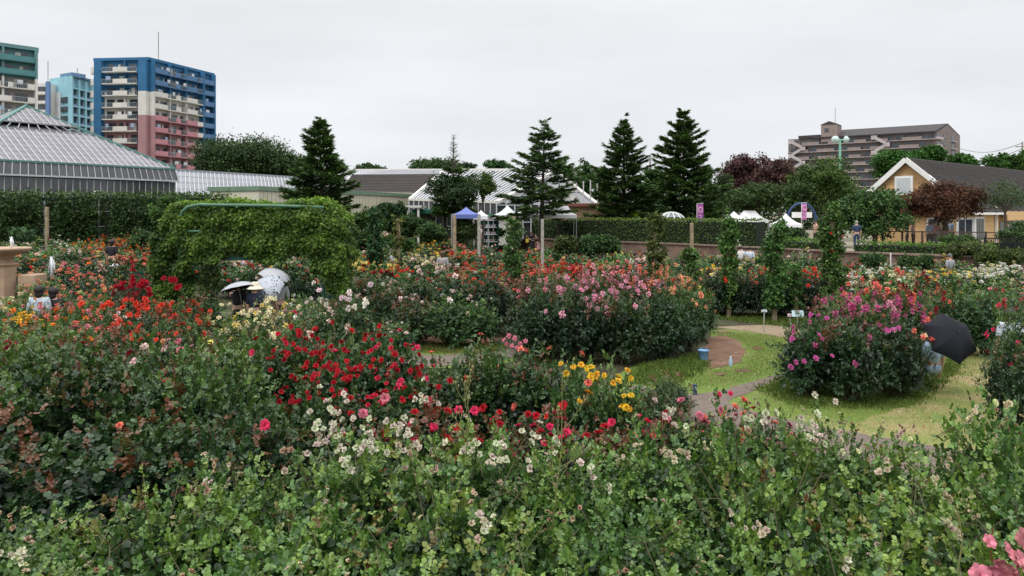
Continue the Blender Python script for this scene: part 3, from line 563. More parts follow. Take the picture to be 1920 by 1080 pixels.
M_DIRT = mat('red_soil', (.12, .06, .035), .95, col2=(.2, .12, .075), scale=2.5, bump=.5, bscale=40)
def flat(name, uv, z, m, jit=.03):
    P_ = [gr(u, v) for u, v in uv]; n = len(P_); q = []
    for i in range(n):      # smooth the outline
        a, b, c, d = P_[i-1], P_[i], P_[(i+1) % n], P_[(i+2) % n]
        for s in (0, .25, .5, .75):
            q.append(.5*((2*b)+(c-a)*s+(2*a-5*b+4*c-d)*s*s+(3*b-a-3*c+d)*s**3)+Vector((rnd.gauss(0, jit), rnd.gauss(0, jit*1.6), 0)))
    mb = MB(); mb.poly([(p.x, p.y, z) for p in q]); bmesh.ops.triangulate(mb.b, faces=mb.b.faces); o = mb.out(name, m); return struct(o)
flat('lawn', [(1150, 770), (1180, 690), (1330, 660), (1335, 596), (1470, 602), (1560, 620), (1800, 640), (2100, 630), (2500, 700), (2500, 900), (1850, 870), (1500, 850), (1300, 800)], .02, M_LAWN)
flat('worn_lawn', [(1540, 812), (1620, 790), (1700, 764), (1752, 728), (1786, 690), (1800, 660), (1860, 655), (1990, 690), (2050, 850), (1800, 855), (1640, 830)], .024, M_WORN)
flat('path', [(1150, 800), (1180, 728), (1240, 735), (1300, 741), (1380, 727), (1475, 700), (1580, 690), (1560, 705), (1470, 714), (1410, 735), (1370, 758), (1450, 784), (1560, 808), (1660, 824), (1760, 842), (1880, 856), (1950, 880), (1700, 905), (1400, 860), (1250, 850)], .028, M_PATH)
flat('path', [(1325, 600), (1400, 607), (1500, 618), (1600, 634), (1600, 650), (1480, 636), (1400, 622), (1325, 612)], .028, mat('pale_path', (.24, .17, .12), .95, col2=(.3, .24, .15), scale=8, bump=.4, bscale=60))
flat('soil_patch', [(1330, 636), (1355, 631), (1378, 638), (1392, 650), (1402, 662), (1388, 672), (1392, 680), (1365, 686), (1345, 691), (1322, 688), (1325, 660)], .032, M_DIRT, .04)
flat('lawn', [(680, 650), (760, 640), (860, 642), (960, 650), (970, 675), (900, 690), (700, 690)], .02, M_LAWN)
flat('path', [(640, 662), (720, 663), (830, 668), (900, 664), (960, 652), (985, 662), (900, 684), (640, 690)], .028, M_PATH)
flat('soil_patch', [(740, 636), (760, 622), (900, 622), (940, 640), (850, 646), (780, 648)], .032, M_DIRT)
o_ = flat('lawn', [(340, 590), (365, 570), (440, 566), (480, 580), (470, 596), (350, 600)], .20, M_LAWN)
o_ = flat('path', [(340, 604), (360, 588), (470, 584), (480, 606), (340, 612)], .215, M_PATH)
# grass blades: on the lawns near the camera
def blades(n, polyfn, hmin, hmax, seed, name, tn, lab):
    rng = np.random.default_rng(seed); P_ = []
    while len(P_) < n:
        x, y = polyfn(rng); P_.append((x+rng.normal(0, .1), y+rng.normal(0, .16), .02))
    P_ = np.array(P_); ax = nrm(np.stack([rng.normal(0, .5, n), rng.normal(0, .5, n), np.ones(n)], 1)); nn = rng.normal(0, 1, (n, 3))
    V, f = place(3, P_, ax, nn, rng.uniform(hmin, hmax, n)); me = soup(name, V, f, {'tint': rng.uniform(tn[0], tn[1], n)}); o = link(name, me, M_GRASS); o['kind'] = 'stuff'; T(o, lab, 'grass')
    return o
M_GRASS = leafmat('grass_blade', [(0, (.055, .10, .022)), (.5, (.135, .19, .038)), (1, (.28, .26, .10))], rough=.7, spec=.15)
def inpoly(pt, poly):
    x, y = pt; c = False; n = len(poly)
    for i in range(n):
        x1, y1 = poly[i]; x2, y2 = poly[i-1]
        if (y1 > y) != (y2 > y) and x < (x2-x1)*(y-y1)/(y2-y1)+x1: c = not c
    return c
def region(uv):
    w_ = [(gr(u, v).x, gr(u, v).y) for u, v in uv]; x0, x1 = min(p[0] for p in w_), max(p[0] for p in w_); y0, y1 = min(p[1] for p in w_), max(p[1] for p in w_)
    def f(rng):
        while True:
            p = (rng.uniform(x0, x1), rng.uniform(y0, y1))
            if inpoly(p, w_): return p
    return f
blades(24000, region([(1335, 622), (1470, 632), (1480, 690), (1400, 718), (1290, 732), (1300, 700), (1388, 690), (1412, 662), (1392, 642), (1335, 628)]), .012, .03, 1, 'grass', (.25, .75), 'short mown grass of the round lawn')
blades(17000, region([(1405, 745), (1480, 716), (1530, 730), (1720, 740), (1800, 660), (1850, 660), (1860, 760), (1800, 820), (1560, 812), (1430, 775)]), .010, .026, 2, 'grass', (.3, .85), 'worn grass sweeping round the island rose bed')
blades(9000, region([(1420, 735), (1480, 708), (1640, 760), (1760, 700), (1800, 665), (1790, 700), (1700, 765), (1500, 765)]), .03, .09, 3, 'clover', (.1, .5), 'dark clover verge along the foot of the island bed')
blades(10000, region([(1190, 720), (1210, 690), (1310, 668), (1315, 690), (1300, 700), (1250, 725)]), .05, .12, 4, 'clover', (.1, .5), 'dark leafy verge in front of the broad central bed')
blades(7000, region([(1335, 600), (1340, 590), (1480, 594), (1570, 612), (1560, 622), (1400, 606)]), .06, .14, 5, 'clover', (.1, .55), 'leafy verge below the climbing columns beyond the lawn')
blades(7000, region([(760, 645), (860, 645), (960, 650), (900, 665), (830, 664), (770, 660)]), .03, .07, 6, 'grass', (.3, .8), 'grass strip beyond the gravel path left of centre')
def zsheet(name, uvY, m, z, lab=None): pass
for (u, v, ru, rv) in ((1392, 697, 16, 3), (1350, 703, 12, 2.5), (1420, 655, 9, 3), (1355, 624, 14, 2)):
    flat('soil_patch', [(u+ru*math.cos(t), v+rv*math.sin(t)) for t in [i*math.pi/4 for i in range(8)][::-1]], .030, M_DIRT, .015)
# petals and dead leaves that have dropped on the grass and path
rng = np.random.default_rng(55); f1_, f2_ = region([(1340, 600), (1470, 610), (1470, 700), (1380, 760), (1260, 745), (1310, 690)]), region([(1420, 735), (1560, 700), (1830, 660), (1860, 760), (1800, 840), (1500, 800)]); P_ = np.array([(*(f1_ if k % 2 else f2_)(rng), .045) for k in range(900)])
V, f = place(2, P_, np.concatenate([rng.normal(0, 1, (900, 2)), rng.normal(0, .1, (900, 1))], 1), np.tile([0, 0, 1.], (900, 1))+rng.normal(0, .3, (900, 3)), rng.uniform(.02, .045, 900)); cc = np.array([(.7, .65, .55, 1), (.6, .25, .3, 1), (.3, .2, .1, 1), (.22, .16, .07, 1), (.5, .05, .06, 1)])[rng.integers(0, 5, 900)]
me = soup('fallen_petals', V, f, {'col': cc}); o = link('fallen_petals', me, M_PETALA); o['kind'] = 'stuff'; T(o, 'fallen petals and dry leaves scattered over the grass and path', 'petals')
# upper terrace behind the brick wall
TZ = 1.45
M_TERR = lawnmat('terrace_ground', (.10, .11, .05), (.16, .15, .08), (.3, .27, .22), .45, .3)
mb = MB(); W_ = WALL
ring = [(a+.12, b+.32, TZ-.06) for a, b in W_[1:]]+[(60, 28, TZ-.06), (400, 28, TZ-.06), (400, 900, TZ-.06), (-1.0, 900, TZ-.06)]
mb.poly(ring); bmesh.ops.triangulate(mb.b, faces=mb.b.faces); struct(mb.out('terrace_ground', M_TERR))
def brickmat(name, c1, c2, mortar, scale=1.0):
    m = bpy.data.materials.new(name); m.use_nodes = True; n = m.node_tree.nodes; l = m.node_tree.links; p = n['Principled BSDF']; p.inputs['Roughness'].default_value = .9
    t = n.new('ShaderNodeUVMap'); b = n.new('ShaderNodeTexBrick'); b.inputs['Scale'].default_value = scale; b.inputs['Color1'].default_value = (*c1, 1); b.inputs['Color2'].default_value = (*c2, 1); b.inputs['Mortar'].default_value = (*mortar, 1)
    b.inputs['Mortar Size'].default_value = .012; b.inputs['Brick Width'].default_value = .23; b.inputs['Row Height'].default_value = .075; l.new(t.outputs[0], b.inputs[0])
    z = n.new('ShaderNodeTexNoise'); z.inputs['Scale'].default_value = 1.2; z.inputs['Detail'].default_value = 6; l.new(t.outputs[0], z.inputs[0])
    k = n.new('ShaderNodeMapRange'); k.inputs[1].default_value = .3; k.inputs[2].default_value = .7; k.inputs[3].default_value = .65; k.inputs[4].default_value = 1.3; l.new(z.outputs[0], k.inputs[0])
    s = n.new('ShaderNodeVectorMath'); s.operation = 'SCALE'; l.new(b.outputs[0], s.inputs[0]); l.new(k.outputs[0], s.inputs['Scale']); l.new(s.outputs[0], p.inputs[0]); return m
M_BRICK = brickmat('brick', (.25, .13, .085), (.17, .095, .075), (.22, .18, .15))
def wall(name, pts, z0, z1, th, m, lab, cat, z0f=None):
    b = bmesh.new(); uv = b.loops.layers.uv.new(); s = 0
    for (x0, y0), (x1, y1) in zip(pts, pts[1:]):
        d = Vector((x1-x0, y1-y0, 0)); n_ = Vector((-d.y, d.x, 0)).normalized()*th; L_ = d.length
        a = [Vector((x0, y0, z0)), Vector((x1, y1, z0)), Vector((x1, y1, z1)), Vector((x0, y0, z1))]
        for q, co in (((0, 1, 2, 3), 0), ((3, 2, 2, 3), 1), ((1, 0, 3, 2), 2)):
            if co == 0: P4 = a; U = [(s, z0), (s+L_, z0), (s+L_, z1), (s, z1)]
            elif co == 1: P4 = [a[3], a[2], a[2]+n_, a[3]+n_]; U = [(s, 0), (s+L_, 0), (s+L_, th), (s, th)]
            else: P4 = [a[1]+n_, a[0]+n_, a[3]+n_, a[2]+n_]; U = [(s+L_, z0), (s, z0), (s, z1), (s+L_, z1)]
            f = b.faces.new([b.verts.new(p) for p in P4])
            for lp, uvv in zip(f.loops, U): lp[uv].uv = uvv
        s += L_
    me = bpy.data.meshes.new(name); b.to_mesh(me); b.free(); o = link(name, me, m); T(o, lab, cat); return o
rw = wall('brick_wall', WALL, -.3, TZ, .3, M_BRICK, 'long curved red brick retaining wall below the clipped hedge', 'wall')
mb = MB()
for (a, b), (c, d) in zip(WALL, WALL[1:]): mb.bar((a, b+.15, TZ+.045), (c, d+.15, TZ+.045), .42, .09)
mb.out('coping', mat('coping', (.28, .2, .16), .9, .2, 3), rw)

# ---------------- leafy volumes ----------------
def clumps(blobs, n, per, cs, ls, seed, lod=2, tint=(.1, .8), flatn=.8, shell=.3, up=.7):
    """leaf clumps spread through ellipsoids: blobs = [(centre, radii)]"""
    rng = np.random.default_rng(seed); vol = np.array([r[0]*r[1]*r[2] for c, r in blobs])**.67; k = rng.choice(len(blobs), n, p=vol/vol.sum())
    Cc = np.array([c for c, r in blobs], float)[k]; Rr = np.array([r for c, r in blobs], float)[k]; D = nrm(rng.normal(0, 1, (n, 3)))
    rad = rng.random(n)**shell; ctr = Cc + D*Rr*rad[:, None]*rng.uniform(.8, 1.2, n)[:, None]
    ti = rng.uniform(*tint, n); N_ = n*per; Pq = np.repeat(ctr, per, 0)+rng.normal(0, 1, (N_, 3))*cs*np.array([1, 1, flatn]); Dq = np.repeat(D, per, 0)
    ax = nrm(rng.normal(0, .8, (N_, 3))+Dq*.6-np.array([0, 0, .15])); nn = nrm(Dq*.5+np.array([0, 0, up])+rng.normal(0, .45, (N_, 3)))
    V, f = place(lod, Pq, ax, nn, ls*rng.uniform(.7, 1.3, N_)); return V, f, np.clip(np.repeat(ti, per)+rng.normal(0, .1, N_), 0, 1), ctr
def leafobj(name, V, f, t, parent=None, m=None, col=(1, 1, 1, 0)):
    me = soup(name, V, f, {'tint': t}); o = link(name, me, m or M_TREE, parent); o.color = col; return o
def limbs(mb, base, ctrs, h0, r0, rng, k=10):
    mb.tube([base, base+Vector((0.02*h0, 0, h0*.5)), base+Vector((0, 0, h0))], [r0*1.25, r0, r0*.75], 8, False)
    idx = rng.sample(range(len(ctrs)), min(k, len(ctrs)))
    for i in idx:
        c = Vector(ctrs[i]); a = base+Vector((0, 0, h0*rng.uniform(.75, 1))); m_ = a.lerp(c, .5)+Vector((0, 0, .1*(c-a).length))
        mb.tube([a, m_, c], [r0*.5, r0*.3, r0*.1], 5, False)
def tree(u, vtop, vbase, half, Y, lab, cat='tree', name='tree', z=TZ, col=(1, 1, 1, 0), n=260, per=22, seed=1, cs=None, ls=None, blobs=None, trunk=None, group='trees beyond the garden', tint=(.1, .8), rx=None):
    """broadleaf tree: pixel column, crown top and crown bottom rows, half width in pixels"""
    rng = random.Random(seed); top = at(u, vtop, Y).z; bot = at(u, vbase, Y).z; w_ = half*Y/F; x = at(u, 400, Y).x
    root = thing(name, lab, cat, (x, Y, z), 0, group); hh = (top-bot)/2; zc = (top+bot)/2-z
    bl = [((0, 0, zc), (w_*.72, w_*.65, hh*.78))]
    for k in range(13):
        a = rng.uniform(0, 6.28); e_ = rng.uniform(-.8, 1); q = rng.uniform(.2, .45)
        bl.append(((w_*(1-q)*math.cos(a)*math.cos(e_), w_*(1-q)*math.sin(a)*math.cos(e_)*.8, zc+hh*(1-q)*math.sin(e_)), (w_*q, w_*q, hh*q)))
    V, f, t, c = clumps(bl, int(n*1.5), int(per*1.25), cs or max(.09, w_*.07), (ls or max(.08, Y*.0026))*1.05, seed, tint=tint)
    leafobj('crown', V, f, t, root, col=col)
    mb = MB(); limbs(mb, Vector((0, 0, 0)), c, max(.6, zc-hh*.55), trunk or max(.06, w_*.07), rng, 12); mb.out('trunk', M_BARK, root)
    return root
def conifer(u, vtop, vbase, half, Y, lab, seed, z, lean=0, dens=1.0, low=.1, dead=0, col=(1.85, 1.8, 1.5, 0), gap=None):
    rng = np.random.default_rng(seed); top = at(u, vtop, Y).z-z; x = at(u, 400, Y).x; w_ = half*Y/F
    root = thing('conifer_tree', lab, 'conifer', (x, Y, z), 0, 'conifers on the terrace'); h = top
    Ps = []; A = []; Nn = []; Sz = []; tb = MB()
    tb.tube([(0, 0, 0), (lean*.3, 0, h*.3), (lean*.7, 0, h*.7), (lean, 0, h)], [h*.022, h*.016, h*.008, .012], 8)
    nw = int(30*dens); bz = []
    for i in range(nw):
        q = (i+.5)/nw; zz = h*(low+(1-low)*q**.92); rad = 1.2*w_*((1-q)**.9)*(1 if q > .12 else .78+q*2)+.1
        m_ = 6 if q < .85 else 5; ph = rng.uniform(0, 6.28); z0_ = zz
        for k in range(m_):
            a = ph+2*math.pi*k/m_+rng.normal(0, .25); zz = z0_+rng.normal(0, .6)*h/nw; Lb = rad*rng.uniform(.55, 1.15)*(1+.14*math.sin(a*2+seed)+.1*math.sin(q*17+seed))
            if rng.random() < .12: Lb *= .5
            if dead and q > dead:
                tb.tube([(lean*q, 0, zz), (lean*q+Lb*.5*math.cos(a), Lb*.5*math.sin(a), zz+.2*Lb), (lean*q+Lb*.95*math.cos(a), Lb*.95*math.sin(a), zz+.55*Lb)], [.022, .012, .005], 4, False)
                for r_ in (.4, .6, .8):
                    sp = Vector((lean*q+Lb*r_*math.cos(a), Lb*r_*math.sin(a), zz+.25*Lb*r_)); tb.tube([sp, sp+Vector((rng.normal(0, .15), rng.normal(0, .15), .12))], [.008, .003], 3, False)
                continue
            drop = -.16+.5*q+rng.normal(0, .05); d = np.array([math.cos(a), math.sin(a), drop]); b0 = np.array([lean*q, 0, zz]); up_ = .16*Lb
            tip = b0+d*Lb; tip[2] += up_
            if k % 2 == 0: tb.tube([tuple(b0), tuple(b0+d*Lb*.5+[0, 0, -.01*Lb]), tuple(tip)], [.03*(1-q)+.01, .018*(1-q)+.006, .004], 4, False)
            nn = int((36+Lb*78)*dens); s = rng.uniform(.12, 1, nn)**.7; side = np.array([-math.sin(a), math.cos(a), 0]); wdt = .30*Lb*(1.12-s)+.06
            P_ = b0+d*(Lb*s)[:, None]; P_[:, 2] += up_*s**2; lat = rng.uniform(-1, 1, nn); P_ += side*(lat*wdt)[:, None]; P_[:, 2] += rng.normal(0, .035, nn)-np.abs(lat)*wdt*.18
            ax = nrm(d*1.0+side*(lat*1.1)[:, None]+rng.normal(0, .25, (nn, 3))+np.array([0, 0, .12])); Ps.append(P_); A.append(ax); Nn.append(np.array([0, 0, 1.0])+rng.normal(0, .35, (nn, 3))); Sz.append(rng.uniform(.24, .5, nn)*(.6+.4*(1-q))*(Y/55)**.5*1.2)
    P_ = np.concatenate(Ps); V, f = place(3, P_, np.concatenate(A), np.concatenate(Nn), np.concatenate(Sz)*1.0)
    t = np.clip(.3+rng.normal(0, .2, len(P_)), 0, 1); leafobj('crown', V, f, t, root, col=col); tb.out('trunk', M_BARK, root); return root
conifer(604, 226, 430, 72, 38, 'dense conifer rising directly behind the vine covered arch', 31, .8, low=.16, dens=1.15, lean=-.1)
conifer(1014, 231, 405, 68, 54.5, 'open conifer with see-through tiers beside the glasshouse gable', 32, TZ, low=.25, dens=.72, lean=.3)
conifer(1169, 226, 405, 62, 60, 'slim dark conifer above the low red roofed brick hut', 33, TZ, low=.1, dens=1.05, lean=.05)
conifer(1283, 208, 405, 76, 57, 'tallest conifer, right of the power pole, behind the purple banner', 34, TZ, low=.09, dens=1.2, lean=-.1)
conifer(850, 256, 415, 34, 50, 'conifer with bare dead top above a leafy lower crown', 35, 1.0, low=.3, dead=.52, dens=.9)
# lower leafy skirt of the dead topped one
tree(852, 322, 386, 56, 49.5, 'small spreading dark tree round the dead topped conifer', seed=41, z=1.0, col=(.7, .75, .8, 0), n=170, per=20, trunk=.12)
tree(905, 318, 372, 26, 51, 'thin olive leaved tree right of the dead topped conifer', seed=42, z=1.0, col=(1.2, 1.2, .8, 0), n=90, per=14)
BT = [(455, 248, 345, 92, 105, 'large dark broadleaf tree right of the blue and pink tower', (.85, .9, .8, 0), 800), (540, 284, 345, 58, 110, 'dark olive tree between the big dark tree and the conifer', (.75, .72, .55, 0), 240), (392, 290, 350, 38, 112, 'dark tree directly under the blue tower', (.6, .68, .62, 0), 180),
  (692, 307, 330, 34, 130, 'distant treetop right of the arch conifer above the glass roof', (.8, .9, .85, 0), 120), (815, 298, 330, 52, 130, 'distant green treetop behind the dead topped conifer', (.8, .95, .7, 0), 160), (870, 303, 330, 26, 132, 'small distant treetop right of the dead conifer', (.7, .85, .75, 0), 80), (930, 296, 330, 22, 132, 'pointed distant treetop left of the open conifer', (.8, 1.1, .9, 0), 80),
  (1108, 296, 400, 34, 85, 'bright green pointed tree between two conifers', (.9, 1.15, .85, 0), 220), (1060, 306, 345, 16, 80, 'narrow green treetop right of the open conifer', (.95, 1.2, .8, 0), 70), (1135, 330, 400, 30, 82, 'green tree left of the slim dark conifer', (.9, 1.15, .8, 0), 150), (1222, 300, 410, 30, 78, 'olive green tree between the two right conifers', (1.05, 1.15, .75, 0), 160),
  (1345, 318, 412, 36, 76, 'dark green tree right of the tallest conifer', (.75, .85, .7, 0), 180), (1215, 350, 415, 42, 66, 'low dark green tree below the power pole', (.7, .85, .65, 0), 150), (1402, 284, 388, 54, 88, 'purple leaved tree, left and larger of the two', (1.7, .42, 1.3, 0), 420), (1462, 290, 392, 46, 84, 'purple leaved tree beside the brown apartment block', (1.6, .48, 1.2, 0), 340),
  (1420, 335, 415, 58, 64, 'rounded dull green tree below the purple trees', (1.0, 1.0, .8, 0), 280), (1545, 290, 405, 66, 62, 'light green tree in front of the brown apartment block', (1.25, 1.3, .8, 0), 330), (1500, 335, 410, 40, 60, 'grey green tree left of the arched blue sign', (1.05, 1.1, .85, 0), 160),
  (1680, 278, 345, 46, 100, 'bright green tree just left of the yellow house gable', (.85, 1.35, .65, 0), 260), (1740, 270, 320, 34, 104, 'bright green tree behind the yellow house ridge', (.85, 1.35, .65, 0), 200), (1800, 285, 330, 34, 106, 'green treetop over the dark tiled roof', (.9, 1.3, .65, 0), 160), (1872, 288, 330, 30, 100, 'green treetop right over the dark tiled roof', (1, 1.4, .7, 0), 140), (1925, 280, 335, 30, 98, 'green treetop at the right edge beside the power pole', (.95, 1.25, .7, 0), 140)]
for i, (u, a, b, hw, Y, lab, c, n) in enumerate(BT): tree(u, a, b, hw, Y, lab, seed=50+i, col=c, n=n, z=TZ if u > 960 else 1.0)
tree(1640, 350, 455, 66, 47, 'broad glossy green shrub tree in front of the yellow house', seed=81, col=(1.05, 1.25, 1.0, 0), n=420, per=24, ls=.15)
tree(1772, 338, 425, 74, 47.5, 'dark red maple in front of the yellow house', name='maple_tree', seed=82, col=(1.6, .40, .6, 0), n=420, per=22, ls=.12)
tree(1884, 335, 398, 48, 45.5, 'thin sparse tree before the tiled roof at the right', seed=83, col=(1.0, 1.05, .9, 0), n=60, per=16, cs=.22, ls=.10, trunk=.09)
tree(1905, 415, 470, 40, 41, 'grey green bush beside the black railing', name='shrub', cat='shrub', seed=84, col=(1.1, 1.15, 1.1, 0), n=150)
# shrubs before and beside the shop
for i, (u, a, b, hw, Y, lab, c, n) in enumerate([(735, 375, 440, 32, 47, 'dark dense evergreen shrub right of the arch', (.5, .7, .62, 0), 220), (690, 385, 450, 34, 44, 'olive shrub behind the right end of the arch', (1.1, 1.15, .7, 0), 180), (770, 400, 450, 30, 46, 'green shrub below the white porch', (.8, .95, .8, 0), 150), (808, 415, 455, 30, 45, 'mid green shrub left of the blue canopy', (.9, 1.05, .85, 0), 150), (745, 440, 475, 34, 41, 'loose green shrub behind the yellow roses', (1.0, 1.2, .8, 0), 130),
   (872, 405, 462, 22, 46, 'round bronze green shrub between the two bare posts', (1.0, .9, .75, 0), 150), (930, 425, 455, 18, 58, 'small shrub left of the clipped hedge', (1.1, 1.15, .9, 0), 70), (700, 440, 475, 40, 40, 'wide green shrub beyond the dark ivy column', (.9, 1.1, .8, 0), 130), (320, 365, 420, 45, 36, 'leafy shrub at the left shoulder of the arch', (1.1, 1.3, .7, 0), 170), (265, 430, 470, 25, 40, 'green shrub below the trellis left of the arch', (.8, .95, .7, 0), 90), (42, 425, 455, 18, 42, 'grey blue rounded shrub below the trellis', (1.4, 1.6, 1.9, 0), 80)]):
    tree(u, a, b, hw, Y, lab, name='shrub', cat='shrub', seed=90+i, col=c, n=n, z=gz((u-960)/F*Y, Y) if u < 920 else .9, group='shrubs round the garden')
for i, (u, c, lab) in enumerate([(1062, (1.15, .9, .75, 0), 'bronze tinted clipped standard shrub, left of the green pair'), (1105, (.9, 1.1, .95, 0), 'round green standard shrub in the middle of three'), (1143, (1.0, 1.15, .95, 0), 'round green standard shrub nearest the brick wall')]):
    tree(u, 441, 478, 24, 42, lab, name='standard_shrub', cat='shrub', seed=110+i, col=c, n=150, z=.2, trunk=.05, group='standard shrubs before the wall')
for i, (u, a, b, hw, Y, lab, c, n) in enumerate([(1148, 480, 520, 18, 38, 'small round shrub below the three standards', (.8, 1, .8, 0), 80), (1635, 476, 500, 20, 34, 'round shrub in front of the brick wall under the low hedge', (.8, 1.05, .85, 0), 90), (1708, 482, 505, 22, 33.5, 'mid green shrub at the brick wall left of the grey cap man', (.95, 1.1, .85, 0), 90), (1735, 480, 500, 14, 33.8, 'small shrub close beside the grey cap man', (.8, 1, .8, 0), 60),
   (1815, 452, 490, 46, 36, 'spreading rust tinted shrub on the wall end', (1.25, .95, .7, 0), 200), (1880, 465, 495, 50, 34.5, 'rust and green shrub below the black railing', (1.2, 1.0, .65, 0), 180), (1480, 425, 462, 34, 50, 'white flowering shrub below the white tent', (.9, 1, .8, 0), 130), (1455, 430, 470, 20, 48, 'green shrub behind the thick leafy column', (.9, 1.15, .8, 0), 90), (1795, 440, 470, 40, 41, 'mixed shrub before the lattice fence', (1, 1.05, .8, 0), 150)]):
    tree(u, a, b, hw, Y, lab, name='shrub', cat='shrub', seed=120+i, col=c, n=n, z=.3 if b > 475 else TZ, group='shrubs round the garden')
# clipped hedges
def hedge(name, lab, pts, z0, z1, th, col, seed, leaf=.11, dens=130, lod=2, core=True, topnoise=.05, group=None, cat='hedge'):
    rng = np.random.default_rng(seed); root = thing(name, lab, cat, (pts[0][0], pts[0][1], z0), 0, group); o0 = np.array([pts[0][0], pts[0][1], z0]); Ps = []; Ns = []; mb = MB(); h = z1-z0
    for (x0, y0), (x1, y1) in zip(pts, pts[1:]):
        a = np.array([x0, y0, 0.]); d = np.array([x1-x0, y1-y0, 0.]); L_ = np.linalg.norm(d); d /= L_; nv = np.array([-d[1], d[0], 0])
        for (nn_, area, kind) in ((-1, L_*h, 's'), (1, L_*h*.4, 's'), (0, L_*th, 't')):
            n = int(area*dens); s = rng.random(n)*L_
            if kind == 's': q = rng.random(n)*h; off = nn_*th/2+rng.normal(0, .045, n); zz = q; nr_ = np.tile(nv*nn_+[0, 0, .35], (n, 1))
            else: off = (rng.random(n)-.5)*th; zz = h+np.abs(rng.normal(0, topnoise, n)); nr_ = np.tile([0, 0, 1.], (n, 1))
            Ps.append(a-o0+np.array([0, 0, z0])+d*s[:, None]+nv*off[:, None]+np.array([0, 0, 1])*zz[:, None]); Ns.append(nr_+rng.normal(0, .5, (n, 3)))
        if core: mb.bar(Vector(a-o0)+Vector((0, 0, z0+h/2-.04)), Vector(a+d*L_-o0)+Vector((0, 0, z0+h/2-.04)), th-.16, h-.12)
    P_ = np.concatenate(Ps); Nn = np.concatenate(Ns); ax = nrm(rng.normal(0, 1, P_.shape)+np.array([0, 0, .3])); V, f = place(lod, P_, ax, Nn, leaf*rng.uniform(.6, 1.3, len(P_)))
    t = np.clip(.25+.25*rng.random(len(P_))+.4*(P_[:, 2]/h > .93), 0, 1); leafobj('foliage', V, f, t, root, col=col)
    if core: mb.out('shade_core', M_CORE, root)  # solid dark box inside stands in for the shade between the leaves
    else: mb.b.free()
    return root
def off(pts, dy): return [(x, y+dy) for x, y in pts]
hedge('clipped_hedge', 'tall dark clipped hedge along the top of the brick wall', off([(-1.4, 65.9), (1.8, 62), (6.5, 56.5), (12.1, 50), (15.3, 44.9)], 1.0), TZ, 3.12, 1.0, (1.5, 1.42, .9, .0), 5)
hedge('low_hedge', 'low light green clipped hedge between the two right columns', off([(15.9, 43.5), (17.9, 40.4)], .8), TZ, 2.0, .9, (1.45, 1.6, .75, 0), 6)
hedge('low_hedge', 'low light green clipped hedge right of the tallest column', off([(18.5, 39.2), (20.4, 37.2), (23.2, 34.8)], .8), TZ, 1.98, .9, (1.3, 1.5, .7, 0), 7)
# trellis with climbers at the far left
tp = [(-47, 44), (-38, 47), (-29, 50), (-19.8, 52.5)]
tr = hedge('vine_trellis', 'long trellis overgrown with dark climbers before the greenhouse', tp, 2.7, 4.72, 1.6, (.72, .8, .62, .4), 8, leaf=.17, dens=75, cat='trellis', topnoise=.16)
mb = MB()
for k in range(19):
    s = k/18*3; i = min(2, int(s)); f_ = s-i; p = Vector(tp[i]).lerp(Vector(tp[i+1]), f_); mb.bar((p.x+47, p.y-44-.75, -2.2), (p.x+47, p.y-44-.75, 1.7), .09)
for z_ in (.0, 1.0):
    for (a, b), (c, d) in zip(tp, tp[1:]): mb.bar((a+47, b-44-.78, z_), (c+47, d-44-.78, z_), .06)
mb.out('frame', mat('grey_steel', (.3, .31, .31), .5, .1), tr)
rng_ = random.Random(5)
for k, (u, w_, lab) in enumerate([(22, 34, 'dark climber hanging down the trellis at its left end'), (135, 22, 'narrow column of dark climber down the trellis'), (178, 26, 'climber with pale blooms down the trellis'), (245, 26, 'dark climber down the trellis left of the arch'), (300, 30, 'thick climber at the right end of the trellis'), (70, 22, 'short climber down the trellis near the wooden post')]):
    p = at(u, 430, 47+k*.0+ (u/330)*4); V, f, t, c = clumps([((0, 0, 2), (w_/F*48, .45, 1.9))], 150, 16, .13, .16, 60+k, tint=(.1, .6), shell=.5)
    r = thing('climber', lab, 'climbing plant', (p.x, p.y-1.0, 1.0), 0, 'climbers on the trellis'); leafobj('foliage', V, f, t, r, col=(.8, .9, .65, 0)); q = MB(); q.tube([(0, 0, 0), (.1, 0, 1), (-.05, 0, 2.4)], [.03, .025, .015], 5); q.out('stem', M_BARK, r)
# low hedge that closes the view under the trellis
hedge('background_hedge', 'dark hedge seen through the openings under the trellis', [(-50, 50), (-30, 55), (-15, 58)], .8, 3.0, 1.2, (.3, .36, .3, 0), 9, leaf=.2, dens=50)

